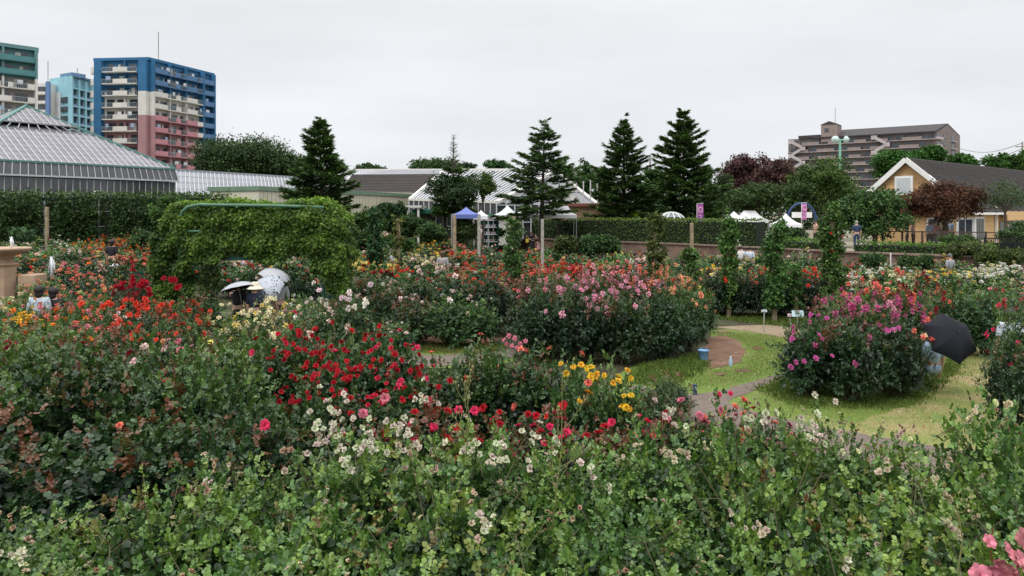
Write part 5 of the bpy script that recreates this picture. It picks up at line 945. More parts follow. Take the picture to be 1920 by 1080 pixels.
def pyramid():
    Bc = Vector((*xy(328, 62), 0)); d = Vector((.583, .812, 0)); nb = Vector((-.812, .583, 0)); S_ = 16.0; z0, ze, za = .6, 7.26, 12.1
    o = Bc.copy(); r = thing('greenhouse', 'large greenhouse with whitewashed pyramid roof and green ridges', 'greenhouse', o)
    C0 = [Vector((0, 0, 0)), -d*S_, -d*S_+nb*S_, nb*S_]; ctr = (C0[0]+C0[2])/2; Z = Vector((0, 0, 1)); apex = ctr+Z*za
    zs = ze-1.0; out_ = 1.14   # skirt under the eaves
    ins = [ctr+(c-ctr)*(1-.07) for c in C0]
    mbp = MB(); mbb = MB(); mbg = MB(); sk = MB(); skb = MB(); wl = MB(); wb = MB(); vt = MB(); vb = MB()
    for i in range(4):
        a, b = C0[i-3], C0[i]    # a -> b
        a, b = C0[(i+1) % 4], C0[i]
        A_, B_ = a+Z*ze, b+Z*ze
        def P(s, t): return A_.lerp(B_, s).lerp(apex, t)
        v0, v1 = .56, .66
        mbp.poly([A_, B_, B_.lerp(apex, v0), A_.lerp(apex, v0)], .05)
        mbp.poly([A_.lerp(apex, v1)+Z*.12, B_.lerp(apex, v1)+Z*.12, apex+Z*.1], .05)
        vt.poly([A_.lerp(apex, v0)-Z*.1, B_.lerp(apex, v0)-Z*.1, B_.lerp(apex, v1)-Z*.15, A_.lerp(apex, v1)-Z*.15], .05)
        n = (B_-A_).cross(apex-A_).normalized()*.05
        for k in range(1, 33):      # bars run up the slope, parallel to its middle line
            s = k/33; tm = min(1, 2*min(s, 1-s)); top = A_.lerp(B_, s)+((apex-(A_+B_)/2))*tm
            bt = A_.lerp(B_, s); up = apex-(A_+B_)/2
            t1 = min(tm, v0); mbb.bar(bt+n, bt+up*t1+n, .055, .05)
            if tm > v1: mbb.bar(bt+up*v1+n+Z*.12, bt+up*tm+n+Z*.1, .05, .05)
        for t in [j*.08 for j in range(1, 7)]+[.72, .8, .88]:
            h_ = Z*(.12 if t > v1 else 0); mbb.bar(A_.lerp(apex, t)+n+h_, B_.lerp(apex, t)+n+h_, .022, .03)
        vb.bar(A_.lerp(apex, v0)+n, B_.lerp(apex, v0)+n, .09, .12); vb.bar(A_.lerp(apex, v1)+n+Z*.1, B_.lerp(apex, v1)+n+Z*.1, .10, .1)
        for k in range(1, 9): s = k/9; vb.bar(quadpt(A_, B_, B_.lerp(apex, v1), A_.lerp(apex, v1), s, .84)+n, quadpt(A_, B_, B_.lerp(apex, v1), A_.lerp(apex, v1), s, 1)+n, .06, .06)
        mbg.bar(B_+Z*.06, apex+Z*.16, .20, .16); mbg.bar(A_+Z*.0, B_+Z*.0, .16, .14)
        ai, bi = a+(a-ctr)*.025, b+(b-ctr)*.025; q = [ai+Z*zs, bi+Z*zs, B_-Z*.08, A_-Z*.08]; sk.poly(q, .04); bars(skb, *q, 32, 1, .05, .05, .04); skb.bar(ai+Z*zs, bi+Z*zs, .09, .12)
        q = [a+Z*z0, b+Z*z0, b+Z*(zs-.12), a+Z*(zs-.12)]; q = [ctr+Vector((p-ctr).xy.to_3d())*.995+Z*p.z if False else p for p in q]; wl.poly(q, .04); bars(wb, *q, 32, 5, .05, .05, .03)
    mbg.tube([apex+Z*.1, apex+Z*.35], [.16, .1], 8)
    rf = mbp.out('roof', M_PANE, r); mbb.out('glazing_bars', M_MUL, rf); mbg.out('ridge', M_GRN, rf); v_ = vt.out('vent_opening', mat('vent_dark', (.05, .045, .05), .8, .4, .8), rf); vb.out('vent_frame', mat('dull_steel', (.3, .32, .33), .5), v_)
    k_ = sk.out('eaves_panel', M_GWALL, r); skb.out('glazing_bars', M_MUL, k_); k_ = wl.out('glass_wall', M_GWALL, r); wb.out('glazing_bars', M_MUL, k_)
    mb = MB(); p = C0[1].lerp(C0[0], .6)+Z*5.1-nb*.15; mb.tube([p, p-nb*.12], .22, 14); mb.bar(p-Z*1.4, p-Z*.2, .05); mb.out('clock', B_WHITE, r)
pyramid()
def gable_house(name, lab, cat, E, Rr, wallm, zbase, roofm, barsn=None, thick=.12):
    pass
def roofslab(root, nm, pts, m, barm=None, ns=0, nt=1, th=.1, w=.06):
    o = root.location; q = [Vector(p)-o for p in pts]; mb = MB(); mb.poly(q, th); rf = mb.out(nm, m, root)
    if ns: mb = MB(); bars(mb, *q, ns, nt, w, .05, .04); mb.out('glazing_bars', barm or M_MUL, rf)
    return rf
# long low greenhouse
a, b, c, d = at(322, 366, 72), at(712, 360, 98), at(700, 342, 102), at(322, 319, 76)
r = thing('greenhouse', 'long low pale greenhouse roof running behind the arch', 'greenhouse', (a.x, a.y, .6)); rf = roofslab(r, 'roof', [a, b, c, d], M_PANEW, None, 60, 4, .1, .07)
o = r.location; mb = MB(); mb.bar(d-o+Vector((0, 0, .05)), c-o+Vector((0, 0, .05)), .25, .2); mb.out('ridge', mat('grey_ridge', (.25, .28, .3), .6), r)
mb = MB(); mb.poly([Vector((a.x, a.y, .6))-o, Vector((b.x, b.y, .6))-o, b-o-Vector((0, 0, .1)), a-o-Vector((0, 0, .1))], .1); mb.out('glass_wall', M_GWALL, r); bk = [c+Vector((-3, 5, 0)), d+Vector((-3, 5, 0))]
mb = MB(); mb.poly([d-o, c-o, Vector((c.x-3, c.y+6, b.z))-o, Vector((d.x-3, d.y+6, a.z))-o], .1); mb.out('back_roof', M_PANEW, r)
# cream flat roofed building
A = at(485, 349, 59); Bp = at(772, 362, 81); Ap = (A.x, A.y); Bq = (Bp.x, Bp.y); dd = Vector((Bp.x-A.x, Bp.y-A.y, 0)).normalized(); nn = Vector((-dd.y, dd.x, 0))
zt = A.z; r = thing('flat_building', 'low cream building with green roof edge behind the conifer', 'building', (A.x, A.y, .8)); o = r.location
f = Fc(Ap, Bq, (A.x, A.y)); CR = mat('cream_panel', (.60, .57, .44), .75, .06, 1.5)
mb = MB(); f.box(mb, 0, f.L, 0, zt-.8-.35, -5, 0); mb.out('wall', CR, r); mb = MB(); f.box(mb, -.1, f.L+.1, zt-.8-.35, zt-.8, -5.2, .12); mb.out('roof_edge', mat('sage_edge', (.16, .25, .17), .6, .1, 1), r)
mb = MB()
for k in range(48): f.box(mb, k*f.L/48, k*f.L/48+.03, .2, zt-1.2, .0, .03)
mb.out('panel_joint', mat('joint', (.45, .43, .33), .8), r)
# dark roofed hall behind it
a, b, c, d = at(640, 358, 90), at(775, 362, 84), at(830, 326, 96), at(662, 327, 100)
r = thing('roofed_hall', 'hall with dark brown tiled roof left of the glasshouse', 'building', (a.x, a.y, .8)); o = r.location
M_BRF = mat('brown_tile', (.042, .034, .031), .9, .15, 1, bump=.5, bscale=3); rf = roofslab(r, 'roof', [a, b, c, d], M_BRF, mat('tile_edge', (.045, .037, .034), .8), 0, 8, .2, .08)
q = [p-o for p in (a, b, c, d)]; mb = MB(); bars(mb, *q, 1, 12, .05, .06, .06); mb.out('tile_rows', mat('tile_edge', (.045, .037, .034), .8), rf)
mb = MB(); mb.poly([Vector((a.x, a.y, .8))-o, Vector((b.x, b.y, .8))-o, b-o, a-o], .2); mb.out('wall', CR, r)
a2, b2, c2, d2 = at(662, 328, 101), at(842, 327, 98), at(975, 318, 103), at(655, 319, 106)
roofslab(r, 'skylight_roof', [a2, b2, c2, d2], M_PANEW, None, 46, 1, .1, .09)
mb = MB(); mb.bar(d2-o, c2-o, .3, .3); mb.out('ridge', B_WHITE, r)
# glasshouse with gable end
r = thing('glasshouse', 'big gabled glasshouse with white frame behind the tents', 'greenhouse', (at(932, 402, 60).x, 60, TZ)); o = r.location
RL, RR, EL, ER, GF = at(832, 320, 82), at(1040, 321, 76), at(768, 374, 68), at(932, 379, 60), at(1131, 393, 68)
M_SLAT = mat('glass_roof_grey', (.17, .175, .19), .6, .12, .4, spec=.2)
rf = roofslab(r, 'roof', [EL, ER, RR, RL], M_SLAT, None, 26, 3, .1, .15); gq = [p-o for p in (ER, GF, RR)]; Z = Vector((0, 0, 1))
mb = MB(); mb.poly([gq[0], gq[1], gq[2]], .08); fl = Vector((gq[0].x, gq[0].y, 0)); fr = Vector((gq[1].x, gq[1].y, 0)); mb.poly([fl, fr, gq[1], gq[0]], .08); g_ = mb.out('gable_glass', M_GWALL, r)
mb = MB(); dn = (gq[1]-gq[0]).xy.normalized(); n_ = Vector((dn.y, -dn.x, 0))*.1
for k in range(1, 14):
    s = k/14; x = gq[0].lerp(gq[1], s); sa = (gq[2]-gq[0]).xy.length/(gq[1]-gq[0]).xy.length
    top = gq[0].lerp(gq[2], s/sa) if s < sa else gq[2].lerp(gq[1], (s-sa)/(1-sa)); mb.bar(Vector((x.x, x.y, 0))+n_, Vector((x.x, x.y, top.z))+n_, .10, .08)
for z_ in (1.4, 2.8, 4.2):
    l_ = gq[0].lerp(gq[2], max(0, (z_-gq[0].z)/(gq[2].z-gq[0].z))); r_ = gq[1].lerp(gq[2], max(0, (z_-gq[1].z)/(gq[2].z-gq[1].z))); mb.bar(Vector((l_.x, l_.y, z_))+n_, Vector((r_.x, r_.y, z_))+n_, .09, .08)
mb.out('glazing_bars', M_MUL, g_)
mb = MB(); mb.bar(gq[0]+n_, gq[2]+n_, .32, .25); mb.bar(gq[2]+n_, gq[1]+n_, .32, .25); mb.bar(EL-o, RL-o, .3, .2); mb.bar(RL-o+Z*.1, RR-o+Z*.1, .3, .2); mb.bar(EL-o, ER-o, .2, .2); mb.out('white_rafters', B_WHITE, r)
pr = [at(u, v, 66.5) - o for u, v in ((1035, 392), (1066, 366), (1096, 392))]; mb = MB(); mb.bar(pr[0], pr[1], .25); mb.bar(pr[1], pr[2], .25); mb.bar(Vector((pr[2].x, pr[2].y, 0)), pr[2], .12); mb.bar(Vector((pr[0].x, pr[0].y, 0)), pr[0], .12); mb.out('porch_frame', B_WHITE, r)
wq = [EL-o, ER-o]; mb = MB(); mb.poly([Vector((wq[0].x, wq[0].y, 0)), Vector((wq[1].x, wq[1].y, 0)), wq[1]-Z*.1, wq[0]-Z*.1], .1); w_ = mb.out('glass_wall', M_GWALL, r)
mb = MB(); bars(mb, Vector((wq[0].x, wq[0].y, 0)), Vector((wq[1].x, wq[1].y, 0)), wq[1]-Z*.1, wq[0]-Z*.1, 16, 2, .1, .08, .06); mb.out('glazing_bars', M_MUL, w_)
q = [RL-o, RR-o, Vector((RR.x+5, RR.y+9, GF.z))-o, Vector((RL.x+5, RL.y+9, GF.z))-o]; mb = MB(); mb.poly(q, .1); mb.out('back_roof', M_SLAT, r)
# tall distant block seen past it
r = thing('distant_block', 'distant grey flat roofed block right of the open conifer', 'building', (at(1066, 402, 150).x, 150, 0)); mb = MB(); zt = at(1066, 319, 150).z; mb.box((0, 3, zt/2), (4.2, 6, zt)); mb.out('wall', B_SHADE, r); mb = MB(); mb.box((0, 3, zt+.2), (5, 6.6, .4)); mb.out('roof', B_WHITE, r)
for k in range(2): mb = MB(); mb.box((-.9+k*1.7, -.02, zt-1.6), (1.2, .06, 1.1)); mb.out('window', B_GLASS, r)
# low brick hut with red roof edge
A, Bp = at(1056, 400, 62), at(1192, 402, 62); r = thing('brick_hut', 'low flat brick hut with reddish roof edge behind the hedge', 'building', (A.x, A.y, TZ)); L_ = Bp.x-A.x
mb = MB(); mb.box((L_/2, 2, (A.z-TZ)/2+.3), (L_, 4, A.z-TZ+.6)); mb.out('wall', mat('tan_brick', (.30, .19, .12), .9, .15, 3), r); mb = MB(); mb.box((L_/2, 2, A.z-TZ+.7), (L_+.5, 4.5, .25)); mb.out('roof', mat('red_metal', (.22, .08, .06), .6, .1, 2), r)
# ---------------- yellow house ----------------
def yellow():
    Lf, Ap, Rt = at(1645, 350, 55.5), at(1704, 299, 54), at(1818, 386, 50); ex = Vector((19.4, 16, 0)); o = Vector((Lf.x, Lf.y, TZ)); r = thing('yellow_house', 'yellow house with dark tiled gable roof and white trim', 'house', o); Z = Vector((0, 0, 1))
    YM = bpy.data.materials.new('yellow_siding'); YM.use_nodes = True; n = YM.node_tree.nodes; l = YM.node_tree.links; p = n['Principled BSDF']; p.inputs['Roughness'].default_value = .8
    t = n.new('ShaderNodeTexCoord'); sp = n.new('ShaderNodeSeparateXYZ'); l.new(t.outputs['Object'], sp.inputs[0]); m1 = n.new('ShaderNodeMath'); m1.operation = 'MULTIPLY'; m1.inputs[1].default_value = 2.6; l.new(sp.outputs['Z'], m1.inputs[0]); m2 = n.new('ShaderNodeMath'); m2.operation = 'FRACT'; l.new(m1.outputs[0], m2.inputs[0])
    rr = n.new('ShaderNodeValToRGB'); rr.color_ramp.elements[0].color = (.42, .27, .13, 1); rr.color_ramp.elements[0].position = .02; rr.color_ramp.elements[1].color = (.62, .40, .19, 1); rr.color_ramp.elements[1].position = .1; l.new(m2.outputs[0], rr.inputs[0]); l.new(rr.outputs[0], p.inputs[0])
    a, b, c = Lf-o, Rt-o, Ap-o; a0 = Vector((a.x, a.y, 0)); b0 = Vector((b.x, b.y, 0)); mb = MB(); mb.poly([a0, b0, b, c, a], .2); mb.out('gable_wall', YM, r)
    mb = MB(); mb.poly([b0, b0+ex, b+ex-Z*.1, b-Z*.1], .2); mb.poly([a0+ex, a0, a, a+ex], .2); mb.out('side_wall', YM, r)
    g = (b-a).normalized(); ov = (a-b).normalized()*.0; fwd = -ex.normalized()*.5
    s1 = (b-c).normalized()*.6; s2 = (a-c).normalized()*.6
    mb = MB(); q = [b+s1+fwd, b+s1+ex, c+ex+Z*.12, c+fwd+Z*.12]; mb.poly(q, .16); mb.poly([a+s2+ex, a+s2+fwd, c+fwd+Z*.12, c+ex+Z*.12], .16); rf = mb.out('roof', mat('dark_tile', (.036, .031, .029), .9, .2, .8, bump=.5, bscale=3), r)
    mb = MB(); bars(mb, *q, 1, 22, .06, .05, .05); mb.out('tile_rows', mat('tile_edge2', (.06, .053, .05), .7), rf)
    mb = MB(); n_ = fwd*1.05; mb.bar(a+s2+n_-Z*.1, c+n_-Z*.02, .12, .34); mb.bar(c+n_-Z*.02, b+s1+n_-Z*.1, .12, .34); mb.bar(b+s1+n_-Z*.15, b+s1+ex-Z*.15, .16, .16); mb.out('white_trim', mat('white_paint', (.78, .78, .76), .5, .03, 3), r)
    W = MATS['white_paint']; f = Fc((Lf.x, Lf.y), (Rt.x, Rt.y), o)
    def win(fc, s, w_, z0, z1, nm='window', inner=None, split=1):
        q = MB(); fc.box(q, s-w_/2-.14, s+w_/2+.14, z0-.14, z1+.14, .02, .1); w0 = q.out(nm, W, r); q = MB()
        for k in range(split): a_ = s-w_/2+w_*k/split+.04; fc.box(q, a_, a_+w_/split-.08, z0, z1, .1, .14)
        q.out('pane', inner or B_GLASS, w0)
    win(f, 2.05, 1.05, at(1700, 362, 54).z-TZ, at(1700, 334, 54).z-TZ, inner=mat('closed_blind', (.5, .53, .54), .6, .04, 1))
    g2 = Fc((Rt.x, Rt.y), (Rt.x+19.4, Rt.y+16), o); mb = MB(); f.box(mb, .3, f.L-1.5, 2.05, 2.95, .02, .5); mb.out('red_awning', mat('maroon', (.20, .035, .045), .7, .1, 2), r)
    for s, w_ in ((1.6, 1.4), (9.2, 1.6)): win(g2, s, w_, .35, 1.75, 'glass_door', None, 3)
    win(f, 4.6, 1.5, .2, 1.7, 'glass_door', None, 3); win(f, 6.3, .9, .2, 1.7, 'glass_door', None, 2)
    mb = MB(); g2.box(mb, 4.6, 4.75, 0, b.z, .02, .16); mb.out('downpipe', W, r)
    mb = MB(); g2.box(mb, 5.4, 12, b.z-1.0, b.z-.35, .3, .6); mb.out('porch_beam', YM, r)
    for k in range(1): mb = MB(); g2.box(mb, 5.6, 8.6, .1, b.z-1.1, .01, .06); mb.out('shaded_window', B_GLASS, r)
yellow()
# ---------------- people ----------------
SKIN = mat('skin', (.52, .33, .24), .6, .06, 20); HAIRM = mat('black_hair', (.018, .014, .012), .6, .2, 30); HAIRG = mat('grey_hair', (.30, .29, .28), .7, .2, 30); HAIRB = mat('brown_hair', (.09, .05, .03), .6, .2, 30)
CL = {}
def cloth(name, c, c2=None, sc=6): return mat('cloth_'+name, c, .85, .12 if not c2 else 0, sc, col2=c2)
def skin(name, J, E, rad, m, parent, sub=1):
    me = bpy.data.meshes.new(name); me.from_pydata([tuple(j) for j in J], E, []); o = link(name, me, m, parent)
    b = bmesh.new(); b.from_mesh(me); ly = b.verts.layers.skin.verify()
    for i, (v_, r_) in enumerate(zip(b.verts, rad)): v_[ly].radius = r_ if isinstance(r_, tuple) else (r_, r_); v_[ly].use_root = i == 0
    b.to_mesh(me); b.free(); o.modifiers.new('skin', 'SKIN'); s = o.modifiers.new('sub', 'SUBSURF'); s.levels = sub; s.render_levels = sub; o.modifiers['skin'].use_smooth_shade = True; return o
def person(u, vhead, Y, lab, rz=0, top=None, bottom=None, hair='short', hm=None, arms='down', sit=False, h=1.65, skirt=False, hat=None, z=None, group=None, kid=False, walk=.0, sleeves=True, turn=0):
    """vhead: picture row of the top of the head; the feet rest on the ground there"""
    p = at(u, vhead, Y); zb = (p.z-h*(.80 if sit else 1)) if z is None else z; k = h/1.65; x = p.x
    r = thing('person', lab, 'person', (x, Y, zb), rz, group); r.scale = (k, k, k)
    hz = .46 if sit else .92; dz = hz-.92; V3 = Vector; c = top or cloth('white', (.6, .6, .6)); bt = bottom or cloth('dark', (.02, .02, .025))
    pel, sp, ch, nk, hb, hc, ht = (V3((0, q, z_+dz)) for q, z_ in ((0, .93), (.0, 1.12), (.01, 1.30), (.015, 1.44), (-.0, 1.50), (-.01, 1.57), (0, 1.635)))
    J = [pel, sp, ch, nk, hb, hc, ht]; E = [(0, 1), (1, 2), (2, 3), (3, 4), (4, 5), (5, 6)]; rad = [(.14, .10), (.12, .09), (.14, .10), .055, .06, (.078, .095), (.055, .065)]
    arm_j = {}
    for s in (-1, 1):
        mode = arms if isinstance(arms, str) else arms[(s+1)//2]
        sh = V3((s*.175, .015, 1.385+dz))
        if mode == 'down': el, wr, hd = V3((s*.225, .03, 1.10+dz)), V3((s*.235, -.03, .86+dz)), V3((s*.235, -.06, .76+dz))
        elif mode == 'phone': el, wr, hd = V3((s*.22, -.10, 1.16+dz)), V3((s*.09, -.27, 1.36+dz)), V3((s*.05, -.30, 1.44+dz))
        elif mode == 'lap': el, wr, hd = V3((s*.24, -.03, 1.12+dz)), V3((s*.12, -.24, 1.0+dz)), V3((s*.05, -.31, .99+dz))
        elif mode == 'head': el, wr, hd = V3((s*.33, -.12, 1.34+dz)), V3((s*.17, -.12, 1.55+dz)), V3((s*.10, -.10, 1.62+dz))
        elif mode == 'up': el, wr, hd = V3((s*.24, -.12, 1.2+dz)), V3((s*.22, -.22, 1.38+dz)), V3((s*.21, -.23, 1.46+dz))
        b = len(J); J += [sh, el, wr, hd]; E += [(2, b), (b, b+1), (b+1, b+2), (b+2, b+3)]; rad += [.058, .042, .028, (.034, .02)]; dr = (hd-wr).normalized(); sd_ = dr.cross(V3((0, 1, .01))).normalized()
        for q, (o_, ln) in enumerate(((-.024, .060), (-.008, .072), (.008, .068), (.024, .052))):
            t0 = len(J); J += [hd+dr*.035+sd_*o_, hd+dr*(.035+ln)+sd_*o_*1.15+V3((0, -.015, -.006))]; E += [(b+3, t0), (t0, t0+1)]; rad += [.0085, .006]
        t0 = len(J); J += [hd+sd_*.04*s*-1, hd+sd_*.058*s*-1+dr*.035]; E += [(b+3, t0), (t0, t0+1)]; rad += [.010, .007]; arm_j[s] = (sh, el, wr)
    leg = {}
    for s in (-1, 1):
        hp = V3((s*.09, 0, .88+dz)); w_ = walk*s
        if sit: kn, an, te = V3((s*.10, -.42, .50)), V3((s*.10, -.40, .09)), V3((s*.11, -.56, .03))
        else: kn, an, te = V3((s*.10, -.02-w_*.14, .48)), V3((s*.10, .03-w_*.22 if w_ > 0 else .03-w_*.3, .08)), V3((s*.115, -.14-w_*.22, .03))
        b = len(J); J += [hp, kn, an, te]; E += [(0, b), (b, b+1), (b+1, b+2), (b+2, b+3)]; rad += [.085, .058, .038, (.038, .028)]; leg[s] = (hp, kn, an)
    # nose and ears
    b = len(J); J += [hc+V3((0, -.095, -.015)), hc+V3((-.082, .01, -.01)), hc+V3((.082, .01, -.01))]; E += [(5, b), (5, b+1), (5, b+2)]; rad += [.014, .014, .014]
    skin('body', J, E, rad, SKIN, r)
    # shirt
    Js = [pel+V3((0, 0, .03)), sp, ch, nk-V3((0, 0, .045))]; Es = [(0, 1), (1, 2), (2, 3)]; rs = [(.165, .125), (.145, .112), (.165, .122), .075]
    for s in (-1, 1):
        sh, el, wr = arm_j[s]; b = len(Js); e2 = el if sleeves else sh.lerp(el, .7); Js += [sh, e2]; Es += [(2, b), (b, b+1)]; rs += [.078, .062]
        if sleeves == 'long': Js.append(wr); Es.append((b+1, b+2)); rs.append(.042)
    skin('shirt', Js, Es, rs, c, r)
    if skirt:
        mb = MB(); mb.lathe([(.15, 1.02+dz), (.17, .92+dz), (.22, .70+dz), (.27, .42)], seg=18); mb.out('skirt', bt, r, True)
    else:
        Jt = [pel+V3((0, 0, .06)), pel]; Et = [(0, 1)]; rt = [(.158, .12), (.165, .13)]
        for s in (-1, 1): hp, kn, an = leg[s]; b = len(Jt); Jt += [hp, kn, an]; Et += [(1, b), (b, b+1), (b+1, b+2)]; rt += [.105, .078, .062]
        skin('trousers', Jt, Et, rt, bt, r)
    mb = MB()
    for s in (-1, 1): an = leg[s][2]; mb.box((an.x+s*.004, an.y-.06, .035), (.09, .26, .07), bev=.02)
    mb.out('shoes', cloth('shoe', (.05, .05, .055)), r)
    hm = hm or HAIRM; mb = MB(); mb.sphere(hc+V3((0, .018, .035)), .102, (.92, 1.02, .92))
    if hair == 'long': mb.sphere(hc+V3((0, .06, -.10)), .10, (.95, .7, 1.6)); mb.sphere(hc+V3((-.07, .03, -.08)), .05, (.7, .8, 2)); mb.sphere(hc+V3((.07, .03, -.08)), .05, (.7, .8, 2))
    elif hair == 'bun': mb.sphere(hc+V3((0, .10, .06)), .05)
    elif hair == 'puff': mb.sphere(hc+V3((0, .03, .04)), .118, (1, 1, .95)); mb.sphere(hc+V3((0, .05, -.06)), .09, (1, .8, 1.2))
    o = mb.out('hair', hm, r, True)
    mb = MB(); mb.sphere(hc+V3((-.03, -.085, .012)), .010, sub=1); mb.sphere(hc+V3((.03, -.085, .012)), .010, sub=1); mb.out('eyes', HAIRM, r); mb = MB(); mb.box(hc+V3((0, -.088, -.05)), (.04, .012, .010)); mb.out('mouth', mat('lips', (.35, .12, .10), .5), r)
    if hat:
        kind, hmat = hat; mb = MB()
        if kind == 'cap': mb.sphere(hc+V3((0, .01, .05)), .112, (.95, 1.03, .85)); mb.box(hc+V3((0, -.13, .045)), (.14, .12, .015), bev=.005)
        else: mb.lathe([(.02, .145), (.075, .14), (.105, .10), (.115, .03), (.15, .01), (.215, -.035), (.22, -.045), (.15, -.005), (.10, .0)], c=hc, seg=24)
        mb.out('hat', hmat, r, True)
    r['_'] = 0; del r['_']; return r
def bag(r_, off_, m, lab, cat='bag', size=(.26, .12, .3)):
    p = r_.location+Matrix.Rotation(r_.rotation_euler.z, 3, 'Z') @ Vector(off_); o = thing('shoulder_bag', lab, cat, p, r_.rotation_euler.z)
    mb = MB(); mb.box((0, 0, 0), size, bev=.03); mb.out('pouch', m, o); mb = MB(); mb.tube([(-.1, 0, .12), (-.07, 0, .35), (0, 0, .45), (.07, 0, .35), (.1, 0, .12)], .012, 5); mb.out('strap', m, o); return o
WH = cloth('white', (.66, .66, .66)); BK = cloth('black', (.018, .018, .022)); NV = cloth('navy', (.03, .05, .11)); DK = cloth('dark', (.02, .02, .025)); PK = cloth('pink', (.62, .33, .33)); GR = cloth('grey', (.32, .33, .34)); LB = cloth('pale_blue', (.38, .50, .66))
PATT = cloth('pattern', (.25, .34, .45), (.70, .72, .74), 22); KH = cloth('khaki', (.22, .18, .12)); YL = cloth('pale_yellow', (.58, .55, .36))
# bench with the seated pair
bp_ = at(200, 500, 28); bz_ = gz(bp_.x, 28); br = thing('garden_bench', 'dark green slatted bench with two visitors among the roses', 'bench', (bp_.x, 28.1, bz_))
mb = MB()
for k in range(4): mb.box((0, -.2+k*.13, .45), (2.6, .1, .035))
mb.out('seat', M_DKGREEN, br); mb = MB()
for k in range(3): mb.box((-.1, .30, .60+k*.13), (2.6, .03, .10))
mb.out('backrest', M_DKGREEN, br)
for s in (-1, 1):
    for y_ in (-.18, .26): mb = MB(); mb.box((s*1.2, y_, .21), (.06, .06, .43)); mb.out('leg', M_DKGREEN, br)
person(187, 484, 28.0, 'seated visitor in black with one hand raised to the head', rz=.2, top=BK, bottom=DK, hair='puff', hm=HAIRB, arms=('down', 'head'), sit=True, sleeves=False, z=bz_)
q_ = person(216, 487, 27.9, 'seated visitor in white cap and teal neck scarf', rz=-.5, top=BK, bottom=DK, arms='lap', sit=True, hat=('cap', WH), z=bz_)
TEAL = cloth('teal', (.02, .38, .30)); sc_ = MB(); sc_.tube([(-.07, -.05, 0), (-.05, -.11, -.03), (0, -.14, -.1), (.02, -.15, -.2)], [.03, .03, .028, .02], 6); sc_.tube([(-.07, -.05, 0), (0, .07, .03), (.07, -.05, 0), (0, -.13, -.06)], .03, 6)
so_ = sc_.out('scarf', TEAL, q_, True); so_.location = (0, 0, .97)
person(210, 452, 31.5, 'standing visitor in dark clothes seen from behind above the bench', rz=3.1, top=BK, bottom=DK, hair='puff')
person(74, 540, 17.6, 'visitor in blue and white patterned shirt, left of two dark heads among scarlet roses', rz=3.3, top=PATT, bottom=DK, hair='puff', group='two dark haired visitors in the scarlet roses')
person(101, 543, 17.9, 'visitor with dark hair, right of the patterned shirt, among scarlet roses', rz=2.9, top=DK, bottom=DK, hair='puff', group='two dark haired visitors in the scarlet roses')
person(-3, 462, 27, 'visitor in dark blue cut by the left edge beside the fountain', rz=1.0, top=NV, bottom=DK)
hw_ = person(478, 536, 19.8, 'visitor in cream sunhat and navy top below the parasols', rz=2.7, top=cloth('deep_navy', (.012, .018, .04)), bottom=DK, hat=('sun', cloth('cream_straw', (.66, .60, .48))), z=.0)
pu1 = person(503, 548, 20.6, 'visitor hidden behind the dotted parasol', rz=3.0, top=WH, bottom=DK, arms=('down', 'up'), z=.0)
person(526, 545, 21.4, 'visitor hidden behind the plain white parasol', rz=3.2, top=GR, bottom=DK, arms=('down', 'up'), z=.0)
person(446, 549, 20.4, 'visitor under the black lined parasol', rz=3.2, top=BK, bottom=DK, arms=('down', 'up'), z=.0)
person(465, 478, 32, 'visitor in pale blue outfit seen under the vine arch, left', rz=.4, top=LB, bottom=LB, hair='long', arms='phone', skirt=True)
person(477, 484, 32.4, 'visitor in red and white beside the pale blue one under the arch', rz=-.4, top=cloth('red', (.5, .04, .05)), bottom=GR)
person(552, 480, 32, 'visitor in patterned shirt seen under the vine arch, right', rz=.2, top=PATT, bottom=DK, hm=HAIRG)
person(541, 481, 32.5, 'visitor in white with red bag under the arch, right pair', rz=.1, top=WH, bottom=DK)
person(740, 470, 31.5, 'visitor in white top by the spindly red stake climber', rz=2.5, top=WH, bottom=DK, hair='bun', hm=HAIRB)
person(830, 473, 31, 'visitor with brown hair and grey top left of the bare brown post', rz=3.0, top=GR, bottom=DK, hair='puff', hm=HAIRB)
person(903, 420, 57, 'visitor in white shirt beside the shop shelves', rz=1.5, top=WH, bottom=KH, z=.9)
mo = person(997, 434, 62, 'parent in long black dress holding a baby on the lawn', rz=.4, top=BK, bottom=BK, skirt=True, hair='long', arms=('lap', 'lap'), z=.36)
person(1004, 437, 61.8, 'small baby held by the parent in black', rz=1.2, top=PK, bottom=PK, h=.62, arms='lap', sit=True)
person(1010, 450, 61.5, 'small child in pink dress beside the parent in black', rz=-.2, top=PK, bottom=PK, skirt=True, h=1.05, z=.36)
bag(mo, (-.42, -.02, .95), cloth('yellow', (.75, .6, .08)), 'yellow bag carried by the parent in black')
person(1190, 475, 35, 'visitor in pale pink top left of the bronze column', rz=2.6, top=cloth('blush', (.60, .50, .46)), bottom=DK, hair='bun')
person(1208, 474, 35.3, 'visitor in beige raising a hand to the face by the bronze column', rz=-1.4, top=cloth('beige', (.50, .38, .30)), bottom=DK, arms='phone')
person(1192, 493, 30.5, 'small child in white and bright blue before the pink flowers', rz=.3, top=cloth('sky_white', (.08, .42, .66), (.75, .78, .8), 5), bottom=LB, h=1.0, z=.35, hat=('cap', WH))
person(1243, 464, 41, 'visitor in black jacket by the brick wall right of the bronze column', rz=-.5, top=BK, bottom=BK)
person(1388, 463, 38.5, 'visitor in loose white shirt, left of the couple by the steps', rz=3.0, top=WH, bottom=BK, hair='bun', arms='lap', walk=.4)
person(1406, 464, 39.2, 'visitor in pale blue shirt, right of the couple by the steps', rz=2.6, top=cloth('ice', (.55, .60, .68)), bottom=NV, arms='down', walk=.5)
